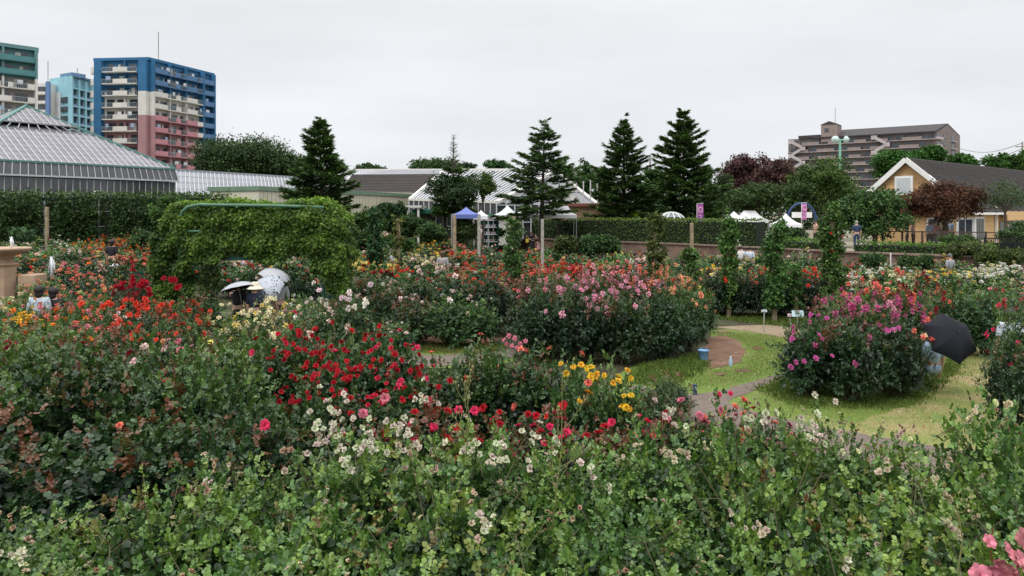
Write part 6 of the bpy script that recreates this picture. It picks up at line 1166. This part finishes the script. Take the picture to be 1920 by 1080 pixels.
person(1530, 430, 45.5, 'visitor with bare shoulders behind the low hedge', rz=-1.2, top=cloth('tan', (.45, .28, .2)), bottom=DK, z=TZ)
person(1606, 430, 43.5, 'grey haired visitor in navy shirt behind the low hedge', rz=3.0, top=NV, bottom=NV, hm=HAIRG, z=TZ)
person(1768, 410, 49, 'bald visitor in pale yellow shirt behind the lattice fence', rz=-1.3, top=YL, bottom=KH, hair='short', hm=SKIN, arms='lap', z=TZ+.1)
person(1784, 420, 49.4, 'visitor in light blue with dark backpack right of the yellow shirt', rz=1.7, top=LB, bottom=DK, z=TZ)
for u, c_, lab in ((1701, WH, 'visitor in white behind the lattice fence, left of two'), (1712, PK, 'visitor in pink behind the lattice fence, right of two'), (1742, LB, 'visitor in pale blue left of the bald visitor'), (1752, PK, 'visitor in pale pink close left of the bald visitor'), (1890, GR, 'visitor in grey under the porch at the right')):
    person(u, 421, 49.2 if u < 1800 else 47.2, lab, rz=u*.9, top=c_, bottom=DK, z=TZ-.1, hm=[HAIRM, HAIRB, HAIRG][u % 3], group='visitors on the terrace by the yellow house')
person(1781, 485, 33.2, 'visitor in grey cap and light shirt before the brick wall', rz=3.5, top=GR, bottom=KH, hm=HAIRG, hat=('cap', cloth('dark_grey', (.12, .12, .13))), z=.05)
person(1893, 584, 15.4, 'visitor with dark hair and pale blue shirt behind the hot pink roses', rz=3.0, top=PATT, bottom=DK, hair='puff')
pb = person(1749, 603, 14.9, 'crouching visitor in light blue mostly hidden by the black umbrella', rz=3.4, top=LB, bottom=LB, sit=True, hair='short', hat=('sun', cloth('straw', (.55, .42, .25))), z=.0)
# ---------------- umbrellas ----------------
def umbrella(c, axis, rad, depth, lab, mo_, mi, seg=8, shaft=.8, rot=0, pattern=None):
    """c: top of the canopy; axis: where the tip points"""
    r = thing('umbrella', lab, 'umbrella', c); q = Vector(axis).to_track_quat('Z', 'Y').to_matrix() @ Matrix.Rotation(rot, 3, 'Z'); r.rotation_euler = q.to_euler()
    def surf(mat_, nm, dz, flip):
        b = bmesh.new(); rows = []; nr_ = 8
        for i in range(nr_+1):
            t = i/nr_; row = []; pg = math.cos(math.pi/seg)
            for k in range(seg*4):
                a = 2*math.pi*k/(seg*4); m_ = (k % 4)/4; sag = .03*math.sin(math.pi*m_)*t; ph_ = (m_-.5)*2*math.pi/seg; rr = rad*math.sin(t*1.15)/math.sin(1.15)*pg/math.cos(ph_)*(1-sag*1.2*t); row.append(b.verts.new((rr*math.cos(a), rr*math.sin(a), -depth*(1-math.cos(t*1.25))/(1-math.cos(1.25))+sag*rad*.9-dz)))
            rows.append(row)
        for A_, B_ in zip(rows, rows[1:]):
            for k in range(seg*4):
                k2 = (k+1) % (seg*4)
                try: b.faces.new((A_[k], A_[k2], B_[k2], B_[k]) if not flip else (A_[k], B_[k], B_[k2], A_[k2]))
                except Exception: pass
        bmesh.ops.remove_doubles(b, verts=b.verts, dist=1e-5); me = bpy.data.meshes.new(nm); b.to_mesh(me); b.free(); o = link(nm, me, mat_, r); return o
    surf(mo_, 'canopy', 0, True); surf(mi, 'lining', .006, False)
    st = mat('steel_rod', (.25, .25, .26), .35, metal=.8); mb = MB(); mb.tube([(0, 0, .07), (0, 0, .0), (0, 0, -shaft)], [.005, .008, .008], 6); mb.tube([(0, 0, -shaft), (0, 0, -shaft-.08)], .016, 8); mb.out('shaft', st, r)
    for k in range(seg):
        a = 2*math.pi*k/seg; mb = MB(); mb.tube([(math.cos(a)*rad*math.sin(t*1.15)/math.sin(1.15)*.99, math.sin(a)*rad*math.sin(t*1.15)/math.sin(1.15)*.99, -depth*(1-math.cos(t*1.25))/(1-math.cos(1.25))-.012) for t in (.1, .4, .7, 1)], .004, 4); mb.out('rib', st, r)
    return r
UB = mat('black_canopy', (.012, .013, .018), .8, .1, 3, spec=.2); UW = mat('silver_canopy', (.40, .41, .44), .45, .05, 3); UK = mat('black_lining', (.012, .012, .014), .7)
UD = bpy.data.materials.new('dotted_canopy'); UD.use_nodes = True; n = UD.node_tree.nodes; l = UD.node_tree.links; t = n.new('ShaderNodeTexCoord'); v = n.new('ShaderNodeTexVoronoi'); v.inputs['Scale'].default_value = 13; v.inputs['Randomness'].default_value = .7; l.new(t.outputs['Object'], v.inputs[0])
z1 = n.new('ShaderNodeTexNoise'); z1.inputs['Scale'].default_value = 3.5; l.new(t.outputs['Object'], z1.inputs[0]); a1 = n.new('ShaderNodeMath'); a1.operation = 'MULTIPLY_ADD'; l.new(z1.outputs[0], a1.inputs[0]); a1.inputs[1].default_value = -1.1; a1.inputs[2].default_value = .78
cmp_ = n.new('ShaderNodeMath'); cmp_.operation = 'LESS_THAN'; l.new(v.outputs['Distance'], cmp_.inputs[0]); l.new(a1.outputs[0], cmp_.inputs[1]); m_ = n.new('ShaderNodeMixRGB'); l.new(cmp_.outputs[0], m_.inputs[0]); m_.inputs[1].default_value = (.38, .41, .46, 1); m_.inputs[2].default_value = (.02, .02, .025, 1); l.new(m_.outputs[0], n['Principled BSDF'].inputs[0])
c1 = at(1797, 596, 14.2); umbrella(at(1795, 624, 13.9), (.10, -.84, .54), .52, .24, 'large black umbrella tilted toward the camera beside the island bed', UB, UK, 6, .75, rot=.5)
umbrella(at(500, 530, 20.1), (-.05, -.72, .68), .43, .18, 'white parasol with black dots, tilted back, in the middle of three', UD, UW, 8, .8, .2)
umbrella(at(518, 505, 21.2), (.3, -.1, .95), .46, .22, 'plain silvery white parasol behind the dotted one', UW, UW, 8, .9)
umbrella(at(446, 529, 20.0), (-.22, .12, .95), .47, .17, 'white parasol with black lining, leftmost of three', UW, UK, 8, .9)
# ---------------- fountain ----------------
ST = mat('pink_sandstone', (.42, .29, .20), .85, .14, 2.5, bump=.25, bscale=25)
fp = at(2, 480, 25.5); fz = .25; fr_ = thing('stone_fountain', 'carved sandstone urn fountain on a tall pedestal, cut by the left edge', 'fountain', (fp.x, 25.5, fz)); s_ = 25.5/F; zb_ = at(0, 464, 25.5).z-fz; zn = at(0, 484, 25.5).z-fz; zq = at(0, 493, 25.5).z-fz
mb = MB(); mb.lathe([(0, zb_-.1), (.6, zb_-.1), (.78, zb_-.02), (.87, zb_), (.90, zb_-.04), (.86, zb_-.10), (.66, zb_-.18), (.46, zb_-.26), (.34, zn), (.30, zn-.1)], seg=40); mb.out('basin', ST, fr_, True)
mb = MB(); mb.lathe([(.30, zn-.02), (.40, zn-.08), (.40, zn-.14), (.50, zq), (.53, zq-.05), (.46, zq-.12), (.44, zq-.5), (.46, .35), (.6, .3), (.62, 0)], seg=8); mb.out('pedestal', ST, fr_)
mb = MB(); mb.box((.95, .2, .6), (.6, .7, 1.2), bev=.03); mb.out('side_block', ST, fr_)
WAT = mat('falling_water', (.80, .83, .86), .25, .06, 20, spec=.6)
def jet(u, v0, v1, Y, wpx, lab, n):
    a = at(u, v1, Y); b = at(u, v0, Y); r = thing('water_jet', lab, 'water jet', a, 0, 'fountain jets'); h = b.z-a.z; w_ = wpx*Y/F; mb = MB(); rg = random.Random(n)
    for k in range(n):
        x0 = rg.uniform(-.1, .1)*w_; x1 = rg.uniform(-.5, .5)*w_; hh = h*rg.uniform(.75, 1); pts = [(x0, 0, 0), (x0*.6, 0, hh*.6), (x0+(x1-x0)*.25, 0, hh), (x0+(x1-x0)*.7, .02, hh*.93), (x1, .03, hh*.55), (x1*1.05, .03, hh*rg.uniform(.1, .4))]; mb.tube(pts, [.022, .022, .024, .02, .014, .006], 5)
    for k in range(n*5): mb.sphere((rg.uniform(-.6, .6)*w_, rg.uniform(-.03, .06), h*rg.uniform(.2, .95)), rg.uniform(.006, .014), sub=1)
    mb.out('spray', WAT, r, True)
jet(21, 443, 466, 25.5, 7, 'short white water jet above the urn basin', 5); jet(97, 480, 520, 26, 15, 'white water jet spilling between the roses right of the urn', 9)
# ---------------- shop, tents, terrace things ----------------
def tent(u0, u1, vt, ve, Y, m, lab, valance=.25, poles=True, z=TZ, ridge=0, name='event_tent'):
    a, b, t_ = at(u0, ve, Y), at(u1, ve, Y), at((u0+u1)/2, vt, Y); w_ = b.x-a.x; r = thing(name, lab, 'tent', ((a.x+b.x)/2, Y, z), 0, 'event tents'); ze = a.z-z; zt = t_.z-z; d_ = min(w_, 3.0); mb = MB(); rw_ = ridge*w_
    C4 = [(-w_/2, -d_/2), (w_/2, -d_/2), (w_/2, d_/2), (-w_/2, d_/2)]; top = [(-rw_/2, 0), (rw_/2, 0)]
    P_ = lambda p, z_: Vector((p[0], p[1], z_))
    def curve(p, q, s): v_ = P_(p, ze).lerp(P_(q, zt), s); v_.z -= .16*math.sin(math.pi*s)*(zt-ze)*1.2; return v_
    for (p, q, tp, tq) in ((C4[0], C4[1], top[0], top[1]), (C4[1], C4[2], top[1], top[1]), (C4[2], C4[3], top[1], top[0]), (C4[3], C4[0], top[0], top[0])):
        for k in range(6):
            s0_, s1_ = k/6, (k+1)/6; vs = [mb.b.verts.new(x_) for x_ in (curve(p, tp, s0_), curve(q, tq, s0_), curve(q, tq, s1_), curve(p, tp, s1_))]; mb.b.faces.new(vs)
        mb.b.faces.new([mb.b.verts.new(x_) for x_ in (P_(p, ze-valance), P_(q, ze-valance), P_(q, ze), P_(p, ze))])
    bmesh.ops.remove_doubles(mb.b, verts=mb.b.verts, dist=1e-4); mb.out('canopy', m, r)
    if poles:
        for p in C4: mb = MB(); mb.tube([(p[0]*.97, p[1]*.97, 0), (p[0]*.97, p[1]*.97, ze)], .035, 6); mb.out('pole', MATS['grey_steel'], r)
    return r
TW = mat('white_canvas', (.80, .80, .82), .7, .04, 1); TB = mat('blue_canvas', (.12, .16, .42), .6, .08, 1)
tent(848, 900, 388, 402, 46, TB, 'small blue canopy tent left of the white ones', z=.7); tent(888, 916, 394, 404, 48.5, TW, 'narrow white canopy right of the blue one', z=.7)
tent(925, 978, 385, 403, 57, TW, 'white tent left of the open conifer trunk'); tent(958, 1012, 386, 403, 57.8, TW, 'white tent directly behind the open conifer trunk'); tent(1016, 1079, 386, 403, 57.2, TW, 'white ridge tent right of the open conifer trunk', ridge=.55)
tent(1352, 1400, 396, 414, 60, TW, 'white tent low behind the round shrub tree, leftmost on the right'); tent(1378, 1432, 395, 412, 63, TW, 'white tent with arched top beside the purple trees', ridge=.4); tent(1450, 1496, 400, 420, 55, TW, 'pointed white tent left of the arched blue sign')
# porch and shop front left of the tents
p = at(770, 400, 52); r = thing('shop_front', 'low shop with dark green awning and white framed windows', 'building', (p.x, 52, .9)); W = MATS['white_paint']; s_ = 52/F; X = lambda u: (u-770)*s_; ZZ = lambda v: at(770, v, 52).z-.9
mb = MB(); mb.box((X(832), 1.5, 1.35), ((895-770)*s_, 3, 2.7)); mb.out('wall', mat('shop_wall', (.09, .075, .06), .8, .2, 2), r)
mb = MB(); mb.box((X(812), -.5, ZZ(397)), (70*s_, 1.4, .35), bev=.05); mb.out('awning', mat('green_awning', (.01, .12, .08), .6, .1, 2), r)
for u in (824, 845): mb = MB(); mb.box((X(u), -.05, ZZ(413)), (.55, .08, .9)); w_ = mb.out('window', W, r); mb = MB(); mb.box((X(u), -.1, ZZ(413)), (.42, .04, .75)); mb.out('pane', B_GLASS, w_)
mb = MB(); mb.box((X(783), -1.2, ZZ(388)), (30*s_, 2.4, .14)); mb.out('porch_roof', B_WHITE, r)
for u in (772, 792): mb = MB(); mb.box((X(u), -2.2, ZZ(388)/2), (.14, .14, ZZ(388))); mb.out('porch_post', B_WHITE, r)
p = at(912, 430, 56); sh_ = thing('display_shelf', 'tall green display shelf with small goods beside the hedge end', 'shelf', (p.x, 57.5, .9)); GS = mat('shop_green', (.01, .13, .11), .6, .1, 2)
mb = MB(); mb.box((0, .3, 1.3), (1.7, .05, 2.6)); mb.box((-.85, .1, 1.3), (.06, .5, 2.6)); mb.box((.85, .1, 1.3), (.06, .5, 2.6)); mb.out('frame', GS, sh_)
for k in range(4):
    mb = MB(); mb.box((0, .05, .5+k*.55), (1.6, .45, .04)); b_ = mb.out('board', W, sh_); mb = MB()
    for j in range(7): mb.box((-.65+j*.21, -.02, .62+k*.55), (.13, .2, rnd.uniform(.12, .26)))
    mb.out('goods', mat('mixed_goods', (.35, .12, .10), .6, col2=(.4, .5, .6), scale=3), b_)
p = at(940, 430, 58); r = thing('market_stall', 'white fronted stall between the shelf and the hedge', 'stall', (p.x, 60, 1.0)); mb = MB(); mb.box((0, .4, 1.0), (1.8, .8, 2.0), bev=.03); mb.out('counter', B_WHITE, r); mb = MB(); mb.box((0, .3, 2.5), (2.2, 1.4, .12)); mb.out('roof', GS, r); 
# banner, small greenhouse dome, arch sign
def banner(u, v0, v1, Y, w_, lab, m1):
    a, b = at(u, v1, Y), at(u, v0, Y); r = thing('banner_flag', lab, 'banner', (a.x, Y, TZ), 0, 'festival banners'); z0, z1_ = a.z-TZ, b.z-TZ
    mb = MB(); mb.tube([(-w_/2-.02, 0, 0), (-w_/2-.02, 0, z1_+.05), (w_/2, 0, z1_+.07)], .02, 6); mb.out('pole', W, r)
    mb = MB(); n_ = 8
    for k in range(n_): z_a, z_b = z0+(z1_-z0)*k/n_, z0+(z1_-z0)*(k+1)/n_; mb.box((0, .03*math.sin(k*1.1), (z_a+z_b)/2), (w_, .02, z_b-z_a+.01))
    c_ = mb.out('cloth', m1, r); mb = MB(); zz = (z0+z1_)/2+.25
    mb.tube([(.13*math.cos(t), -.06, zz+.17*math.sin(t)) for t in [i*.6283 for i in range(11)]], .028, 5)
    mb.tube([(-.08, -.06, zz-.42), (.0, -.06, zz-.34), (.08, -.06, zz-.42), (-.02, -.06, zz-.58), (-.09, -.06, zz-.66), (.1, -.06, zz-.66)], .026, 5); mb.out('printed_mark', mat('banner_print', (.75, .45, .55), .7), c_)
    return r
BN = mat('purple_banner', (.20, .07, .42), .7, col2=(.50, .13, .30), scale=.9); banner(1313, 383, 418, 52, .42, 'purple festival banner with pale round mark behind the hedge', BN); banner(1508, 382, 412, 50, .32, 'small pink banner before the arched blue sign', mat('pink_banner', (.55, .20, .50), .7, .2, 2))
p = at(1503, 412, 56); r = thing('arched_sign', 'dark blue arched gate with blank white name board', 'sign', (p.x, 56, TZ)); hA = at(1503, 381, 56).z-TZ; wA = 27*56/F
mb = MB(); mb.tube([(-wA, 0, 0), (-wA, 0, hA*.55)]+[(-wA*math.cos(t), 0, hA*.55+hA*.45*math.sin(t)) for t in [i*math.pi/12 for i in range(1, 12)]]+[(wA, 0, hA*.55), (wA, 0, 0)], .09, 8); mb.out('arch_frame', mat('navy_paint', (.03, .06, .16), .5), r); mb = MB(); mb.box((0, -.05, at(1503, 403, 56).z-TZ), (1.5, .06, .42)); mb.out('name_board', W, r)
p = at(1283, 410, 50); r = thing('garden_dome', 'round white framed garden dome behind the hedge', 'gazebo', (p.x, 54, TZ)); rr_ = 27*54/F; zc_ = at(1283, 418, 54).z-TZ
mb = MB()
for k in range(6): a = k*math.pi/6; mb.tube([(rr_*math.cos(t)*math.cos(a), rr_*math.cos(t)*math.sin(a), zc_+rr_*.75*math.sin(t)) for t in [i*math.pi/12 for i in range(13)]], .04, 5)
mb.tube([(rr_*math.cos(t), rr_*math.sin(t), zc_) for t in [i*math.pi/10 for i in range(21)]], .05, 5); mb.out('frame', W, r)
mb = MB(); mb.lathe([(rr_*.97*math.cos(t), zc_+rr_*.73*math.sin(t)) for t in [i*math.pi/16 for i in range(3, 9)]], seg=24); mb.out('cover', mat('clear_film', (.20, .23, .22), .2, .15, 1), r)
for k in range(4): a = k*math.pi/2+.5; mb = MB(); mb.tube([(rr_*math.cos(a), rr_*math.sin(a), 0), (rr_*math.cos(a), rr_*math.sin(a), zc_)], .04, 6); mb.out('post', W, r)
# yellow shrubs by the hut
tree(1046, 395, 412, 14, 59, 'bright yellow shrub left of the brick hut', name='shrub', cat='shrub', seed=140, col=(4.5, 3.2, .7, 0), n=80, ls=.12); tree(1197, 397, 412, 12, 59, 'bright yellow shrub right of the brick hut', name='shrub', cat='shrub', seed=141, col=(5.5, 4.2, .6, 0), n=70, ls=.12)
# lamp mast with two floodlights
p = at(1575, 300, 120); r = thing('floodlight_mast', 'mint green mast with two round floodlights before the brown block', 'lamp', (p.x, 120, 0)); zt = at(1575, 262, 120).z; MT = mat('mint_paint', (.22, .50, .38), .5, .05, 1)
mb = MB(); mb.tube([(0, 0, 0), (0, 0, zt)], [.28, .18], 8); mb.tube([(-.8, 0, zt), (.8, 0, zt)], .1, 6); mb.out('mast', MT, r)
for s in (-1, 1): mb = MB(); mb.lathe([(.1, .5), (.35, .4), (.62, 0), (.55, 0), (.3, .3)], seg=14); o_ = mb.out('floodlight', mat('pale_mint', (.5, .62, .58), .4), r); o_.location = (s*.85, -.2, zt); o_.rotation_euler = (R(100), 0, s*.5)
def pole(u, vt, Y, lab, arms, z=0): 
    p = at(u, vt, Y); r = thing('power_pole', lab, 'power pole', (p.x, Y, z), 0, 'power poles'); h = p.z-z; mb = MB(); mb.tube([(0, 0, 0), (0, 0, h)], [.2, .12], 8); mb.out('shaft', B_SHADE, r)
    for k, (dz_, w_) in enumerate(arms): mb = MB(); mb.box((0, 0, h-dz_), (w_, .12, .14)); 
    for k, (dz_, w_) in enumerate(arms):
        mb = MB(); mb.box((0, 0, h-dz_), (w_, .12, .14)); c_ = mb.out('crossarm', B_SHADE, r); mb = MB()
        for s in (-.45, 0.02, .45): mb.tube([(s*w_, 0, h-dz_+.07), (s*w_, 0, h-dz_+.35)], .06, 6)
        mb.out('insulators', B_WHITE, c_)
    return r, p
r1, p1 = pole(1917, 266, 110, 'concrete power pole at the right edge', [(.7, 2.0), (2.2, 1.6)]); r2, p2 = pole(1219, 290, 110, 'power pole between the slim and tallest conifers', [(.5, 1.4), (3.8, 3.0), (5.0, 2.2)])
for u0, v0, u1, v1, lab in ((1917, 279, 1790, 296, 'lower power cable running left from the right pole'), (1917, 268, 1800, 279, 'upper power cable running left from the right pole')):
    a = at(u0, v0, 110); b = at(u1, v1, 135); mb = MB(); mb.tube([a.lerp(b, t)-Vector((0, 0, 1.0*math.sin(math.pi*t))) for t in [i/10 for i in range(11)]], .04, 4); o_ = mb.out('power_cable', DK); T(o_, lab, 'cable', 'power cables')
# lattice fence on the terrace, black railing
def lattice(u0, Y0, u1, Y1, vt, lab):
    A_ = at(u0, vt, Y0); B_ = at(u1, vt, Y1); r = thing('lattice_fence', lab, 'fence', (A_.x, A_.y, TZ)); o = r.location; d = Vector((B_.x-A_.x, B_.y-A_.y, 0)); L_ = d.length; d.normalize(); h = A_.z-TZ; BRN = mat('dark_brown_wood', (.06, .04, .03), .8, .2, 4)
    n = int(L_/1.1)
    for k in range(n+1): q = d*(L_*k/n); mb = MB(); mb.box((q.x, q.y, h/2), (.09, .09, h)); mb.out('post', BRN, r)
    mb = MB()
    for z_ in (.12, h-.06): mb.bar(Vector((0, 0, z_)), d*L_+Vector((0, 0, z_)), .06)
    mb.out('rail', BRN, r); mb = MB(); st_ = .16; x = -h
    while x < L_:
        a0, a1 = max(x, 0), min(x+h-.1, L_)
        if a1 > a0: mb.bar(d*a0+Vector((0, -.03, .1+a0-x)), d*a1+Vector((0, -.03, .1+a1-x)), .028, .012); mb.bar(d*a0+Vector((0, -.045, h-(a0-x))), d*a1+Vector((0, -.045, h-(a1-x))), .028, .012)
        x += st_
    mb.out('lattice', mat('grey_lattice', (.16, .125, .11), .8, .15, 3), r); return r
lattice(1655, 47.5, 1890, 44, 432, 'brown lattice fence in front of the yellow house')
A_ = at(1846, 446, 36.5); r = thing('black_railing', 'black metal railing at the right edge above the shrubs', 'railing', (A_.x, 36.5, TZ-.2)); h = A_.z-TZ+.2; mb = MB()
for k in range(34): mb.box((k*.09, 0, h/2), (.02, .02, h))
mb.out('bars', UK, r)
for k in range(3): mb = MB(); mb.box((k*1.48, 0, h/2), (.06, .06, h+.1)); mb.out('post', UK, r)
mb = MB(); mb.box((1.5, 0, h-.03), (3.1, .05, .05)); mb.box((1.5, 0, .15), (3.1, .05, .04)); mb.box((1.5, 0.03, h*.5), (3.1, .01, h*.55)); mb.out('rail', UK, r)
# steps with handrail in the wall
p = at(1432, 480, 41.5); r = thing('stone_steps', 'short flight of dark steps up to the terrace behind the thick leafy column', 'steps', (p.x, 41.8, 0)); 
for k in range(7): mb = MB(); mb.box((0, k*.3, .1+k*.2), (1.7, .34, .2), bev=.01); mb.out('step', mat('step_stone', (.13, .095, .08), .9, .2, 3), r)
for s in (-1, 1): mb = MB(); mb.tube([(s*.9, -.1, .9), (s*.9, 2.0, 2.3)], .04, 6); mb.tube([(s*.9, 0, 0), (s*.9, 0, .95)], .035, 6); mb.tube([(s*.9, 1.9, 1.3), (s*.9, 1.9, 2.25)], .035, 6); mb.out('handrail', M_POSTG, r)
# little things near the path
def sign(u, v, Y, lab, m_, w_=.34, h=.2, zb=0):
    p = at(u, v, Y); r = thing('plant_sign', lab, 'sign', (p.x, Y, zb), 0, 'plant name signs'); mb = MB(); mb.box((0, .02, (p.z-zb)/2), (.03, .02, p.z-zb)); mb.out('stake', M_POSTG, r); mb = MB(); mb.box((0, 0, p.z-zb), (w_, .012, h), rot=Matrix.Rotation(-.4, 3, 'X'), bev=.003); b_ = mb.out('board', m_, r)
    mb = MB()
    for k in range(4): mb.box((rnd.uniform(-.02, .02), -.02-(.06-k*.035)*-.4*-1, p.z-zb+.055-k*.035), (w_*rnd.uniform(.5, .8), .004, .009), rot=Matrix.Rotation(-.4, 3, 'X'))
    mb.out('text_lines', mat('sign_text', (.12, .3, .32), .7), b_); return r
sign(1496, 588, 23, 'pale blue plant sign on a stake before the thick leafy column', mat('pale_sign', (.45, .60, .66), .5, .05, 4), .36, .2); sign(1482, 591, 23.3, 'small pink plant label left of the pale blue sign', mat('pink_sign', (.65, .42, .45), .5, .05, 4), .18, .1); sign(1433, 583, 22, 'small white plant label at the foot of the dark hedge', mat('white_sign', (.6, .6, .6), .5, .05, 4), .16, .07)
p = gr(1319, 679); r = thing('bucket', 'pale blue bucket on the grass beside the central bed', 'bucket', p); mb = MB(); mb.lathe([(0, .005), (.095, .005), (.10, .02), (.125, .27), (.135, .275), (.135, .29), (.12, .29), (.09, .03), (0, .03)], seg=20); mb.out('tub', mat('blue_plastic', (.20, .40, .66), .4, .05, 3), r, True)
mb = MB(); mb.tube([(-.13, 0, .27), (-.09, -.03, .34), (0, -.04, .37), (.09, -.03, .34), (.13, 0, .27)], .006, 5); mb.out('handle', MATS['grey_steel'], r)
p = gr(1370, 688); r = thing('water_bottle', 'small clear blue bottle standing on the red soil', 'bottle', p); mb = MB(); mb.lathe([(0, 0), (.04, 0), (.042, .02), (.042, .16), (.018, .2), (.016, .23), (0, .23)], seg=12); mb.out('body', mat('bottle_blue', (.35, .48, .6), .2, spec=.7), r, True); mb = MB(); mb.lathe([(.018, .22), (.018, .245), (0, .245)], seg=10); mb.out('cap', W, r)
p = gr(1303, 742); r = thing('watering_nozzle', 'dark navy garden tap post at the path edge', 'garden tap', p); mb = MB(); mb.box((0, 0, .11), (.07, .07, .22), bev=.008); mb.out('post', NV, r); mb = MB(); mb.tube([(0, -.03, .17), (0, -.09, .17), (0, -.1, .13)], .014, 6); mb.out('spout', MATS['grey_steel'], r)
for u, v0, v1, Y in ((1505, 476, 488, 40), (1670, 474, 500, 35)):
    p = at(u, v0, Y); r = MB(); r.tube([(0, 0, 0), (0, 0, p.z-.0)], .03, 6); o_ = r.out('white_stake', W); o_.location = (p.x, Y, 0); T(o_, 'thin white stake before the brick wall, %s of the tallest column' % ('left' if u < 1560 else 'right'), 'stake', 'white stakes')
# dark wood and low growth that closes the terrace behind the trees
V, f, t, c = clumps([((x_, 96+rnd.uniform(-4, 8), 3.2), (7, 3, rnd.uniform(2.6, 4.2))) for x_ in range(-14, 96, 6)], 2600, 14, .6, .42, 301, tint=(.0, .7)); o_ = leafobj('woodland', V, f, t, None, col=(.75, .85, .65, 0)); o_['kind'] = 'stuff'; T(o_, 'dark band of mixed woodland behind the terrace trees and tents', 'woodland')
V, f, t, c = clumps([((x_, 100+rnd.uniform(-4, 6), 2.6), (8, 3, rnd.uniform(2.6, 4.0))) for x_ in range(-75, -10, 6)], 1200, 14, .6, .42, 302, tint=(.0, .7)); o_ = leafobj('woodland', V, f, t, None, col=(.7, .8, .6, 0)); o_['kind'] = 'stuff'; T(o_, 'low dark woodland behind the low greenhouses at the left', 'woodland')
# budding shoots that stick up out of the front bushes
for k, (u, v0, v1, Y, lab) in enumerate([(873, 715, 860, 6.0, 'pale green budding shoot, left of the two tall ones'), (1055, 700, 990, 5.6, 'long branching shoot rising before the yellow roses'), (1795, 950, 1075, 4.2, 'bare brown stem with spent heads at lower right')]):
    a, b = at(u-20*(k == 1), v1, Y), at(u, v0, Y); r = thing('rose_shoot', lab, 'rose shoot', a); h = (b-a).length; mb = MB(); rg = random.Random(k); tips = []
    top = b-a; main = [Vector((0, 0, 0)), top*.5+Vector((.03, 0, 0)), top]; mb.tube(main, [.006, .005, .003], 5)
    for j in range(9 if k < 2 else 2):
        s = rg.uniform(.25, .95); p0 = top*s; e_ = p0+Vector((rg.uniform(-.5, .5)*h*.45*(1.1-s+.3), rg.uniform(-.05, .05), rg.uniform(.12, .3)*h)); m_ = p0.lerp(e_, .5)+Vector((0, 0, -.02)); mb.tube([p0, m_, e_], [.004, .0032, .002], 5); tips.append(e_)
        for q in range(3): e2 = m_.lerp(e_, rg.uniform(.2, .9)); e3 = e2+Vector((rg.uniform(-.04, .04), 0, rg.uniform(.03, .07))); mb.tube([e2, e3], [.0022, .0016], 4); tips.append(e3)
    tips.append(top); mb.out('stem', mat('green_cane', (.16, .17, .06) if k < 2 else (.14, .10, .05), .6, .2, 30), r)
    mb = MB(); [mb.sphere(t_, .009, (.7, .7, 1.5), 1) for t_ in tips]; mb.out('buds', mat('bud', (.28, .27, .10), .6, .2, 40), r)
# open pink roses in the lower right corner
for k, (u, v) in enumerate([(1892, 1012), (1912, 1040), (1888, 1068), (1870, 1078), (1848, 1078), (1906, 1074), (1924, 1008), (1930, 1062)]):
    pass
PKB = thing('rose_bush', 'rose bush with open pink blooms cut by the lower right corner', 'rose bush', (at(1945, 1100, 3.1).x, 3.3, 0), 0, 'front rose bushes'); o_ = link('foliage', NEAR_F[1]['me'], None, PKB); o_.color = (1.1, 1.0, .8, .3); o_.scale = (.34, .34, 1.30)
for k, (u, v) in enumerate([(1856, 1015), (1895, 1038), (1884, 1068), (1866, 1079), (1908, 1075), (1925, 1012), (1840, 1079), (1915, 1052)]):
    p = at(u, v, 3.0); o_ = link('bloom', RSINGLE, None, PKB); o_.location = p-PKB.location; o_.scale = ((.095 if k else .06),)*3; o_.rotation_euler = (R(50+k*7 % 40), R(rnd.uniform(-20, 20)), k); o_.color = (.82, .26+.03*(k % 3), .34, 1)
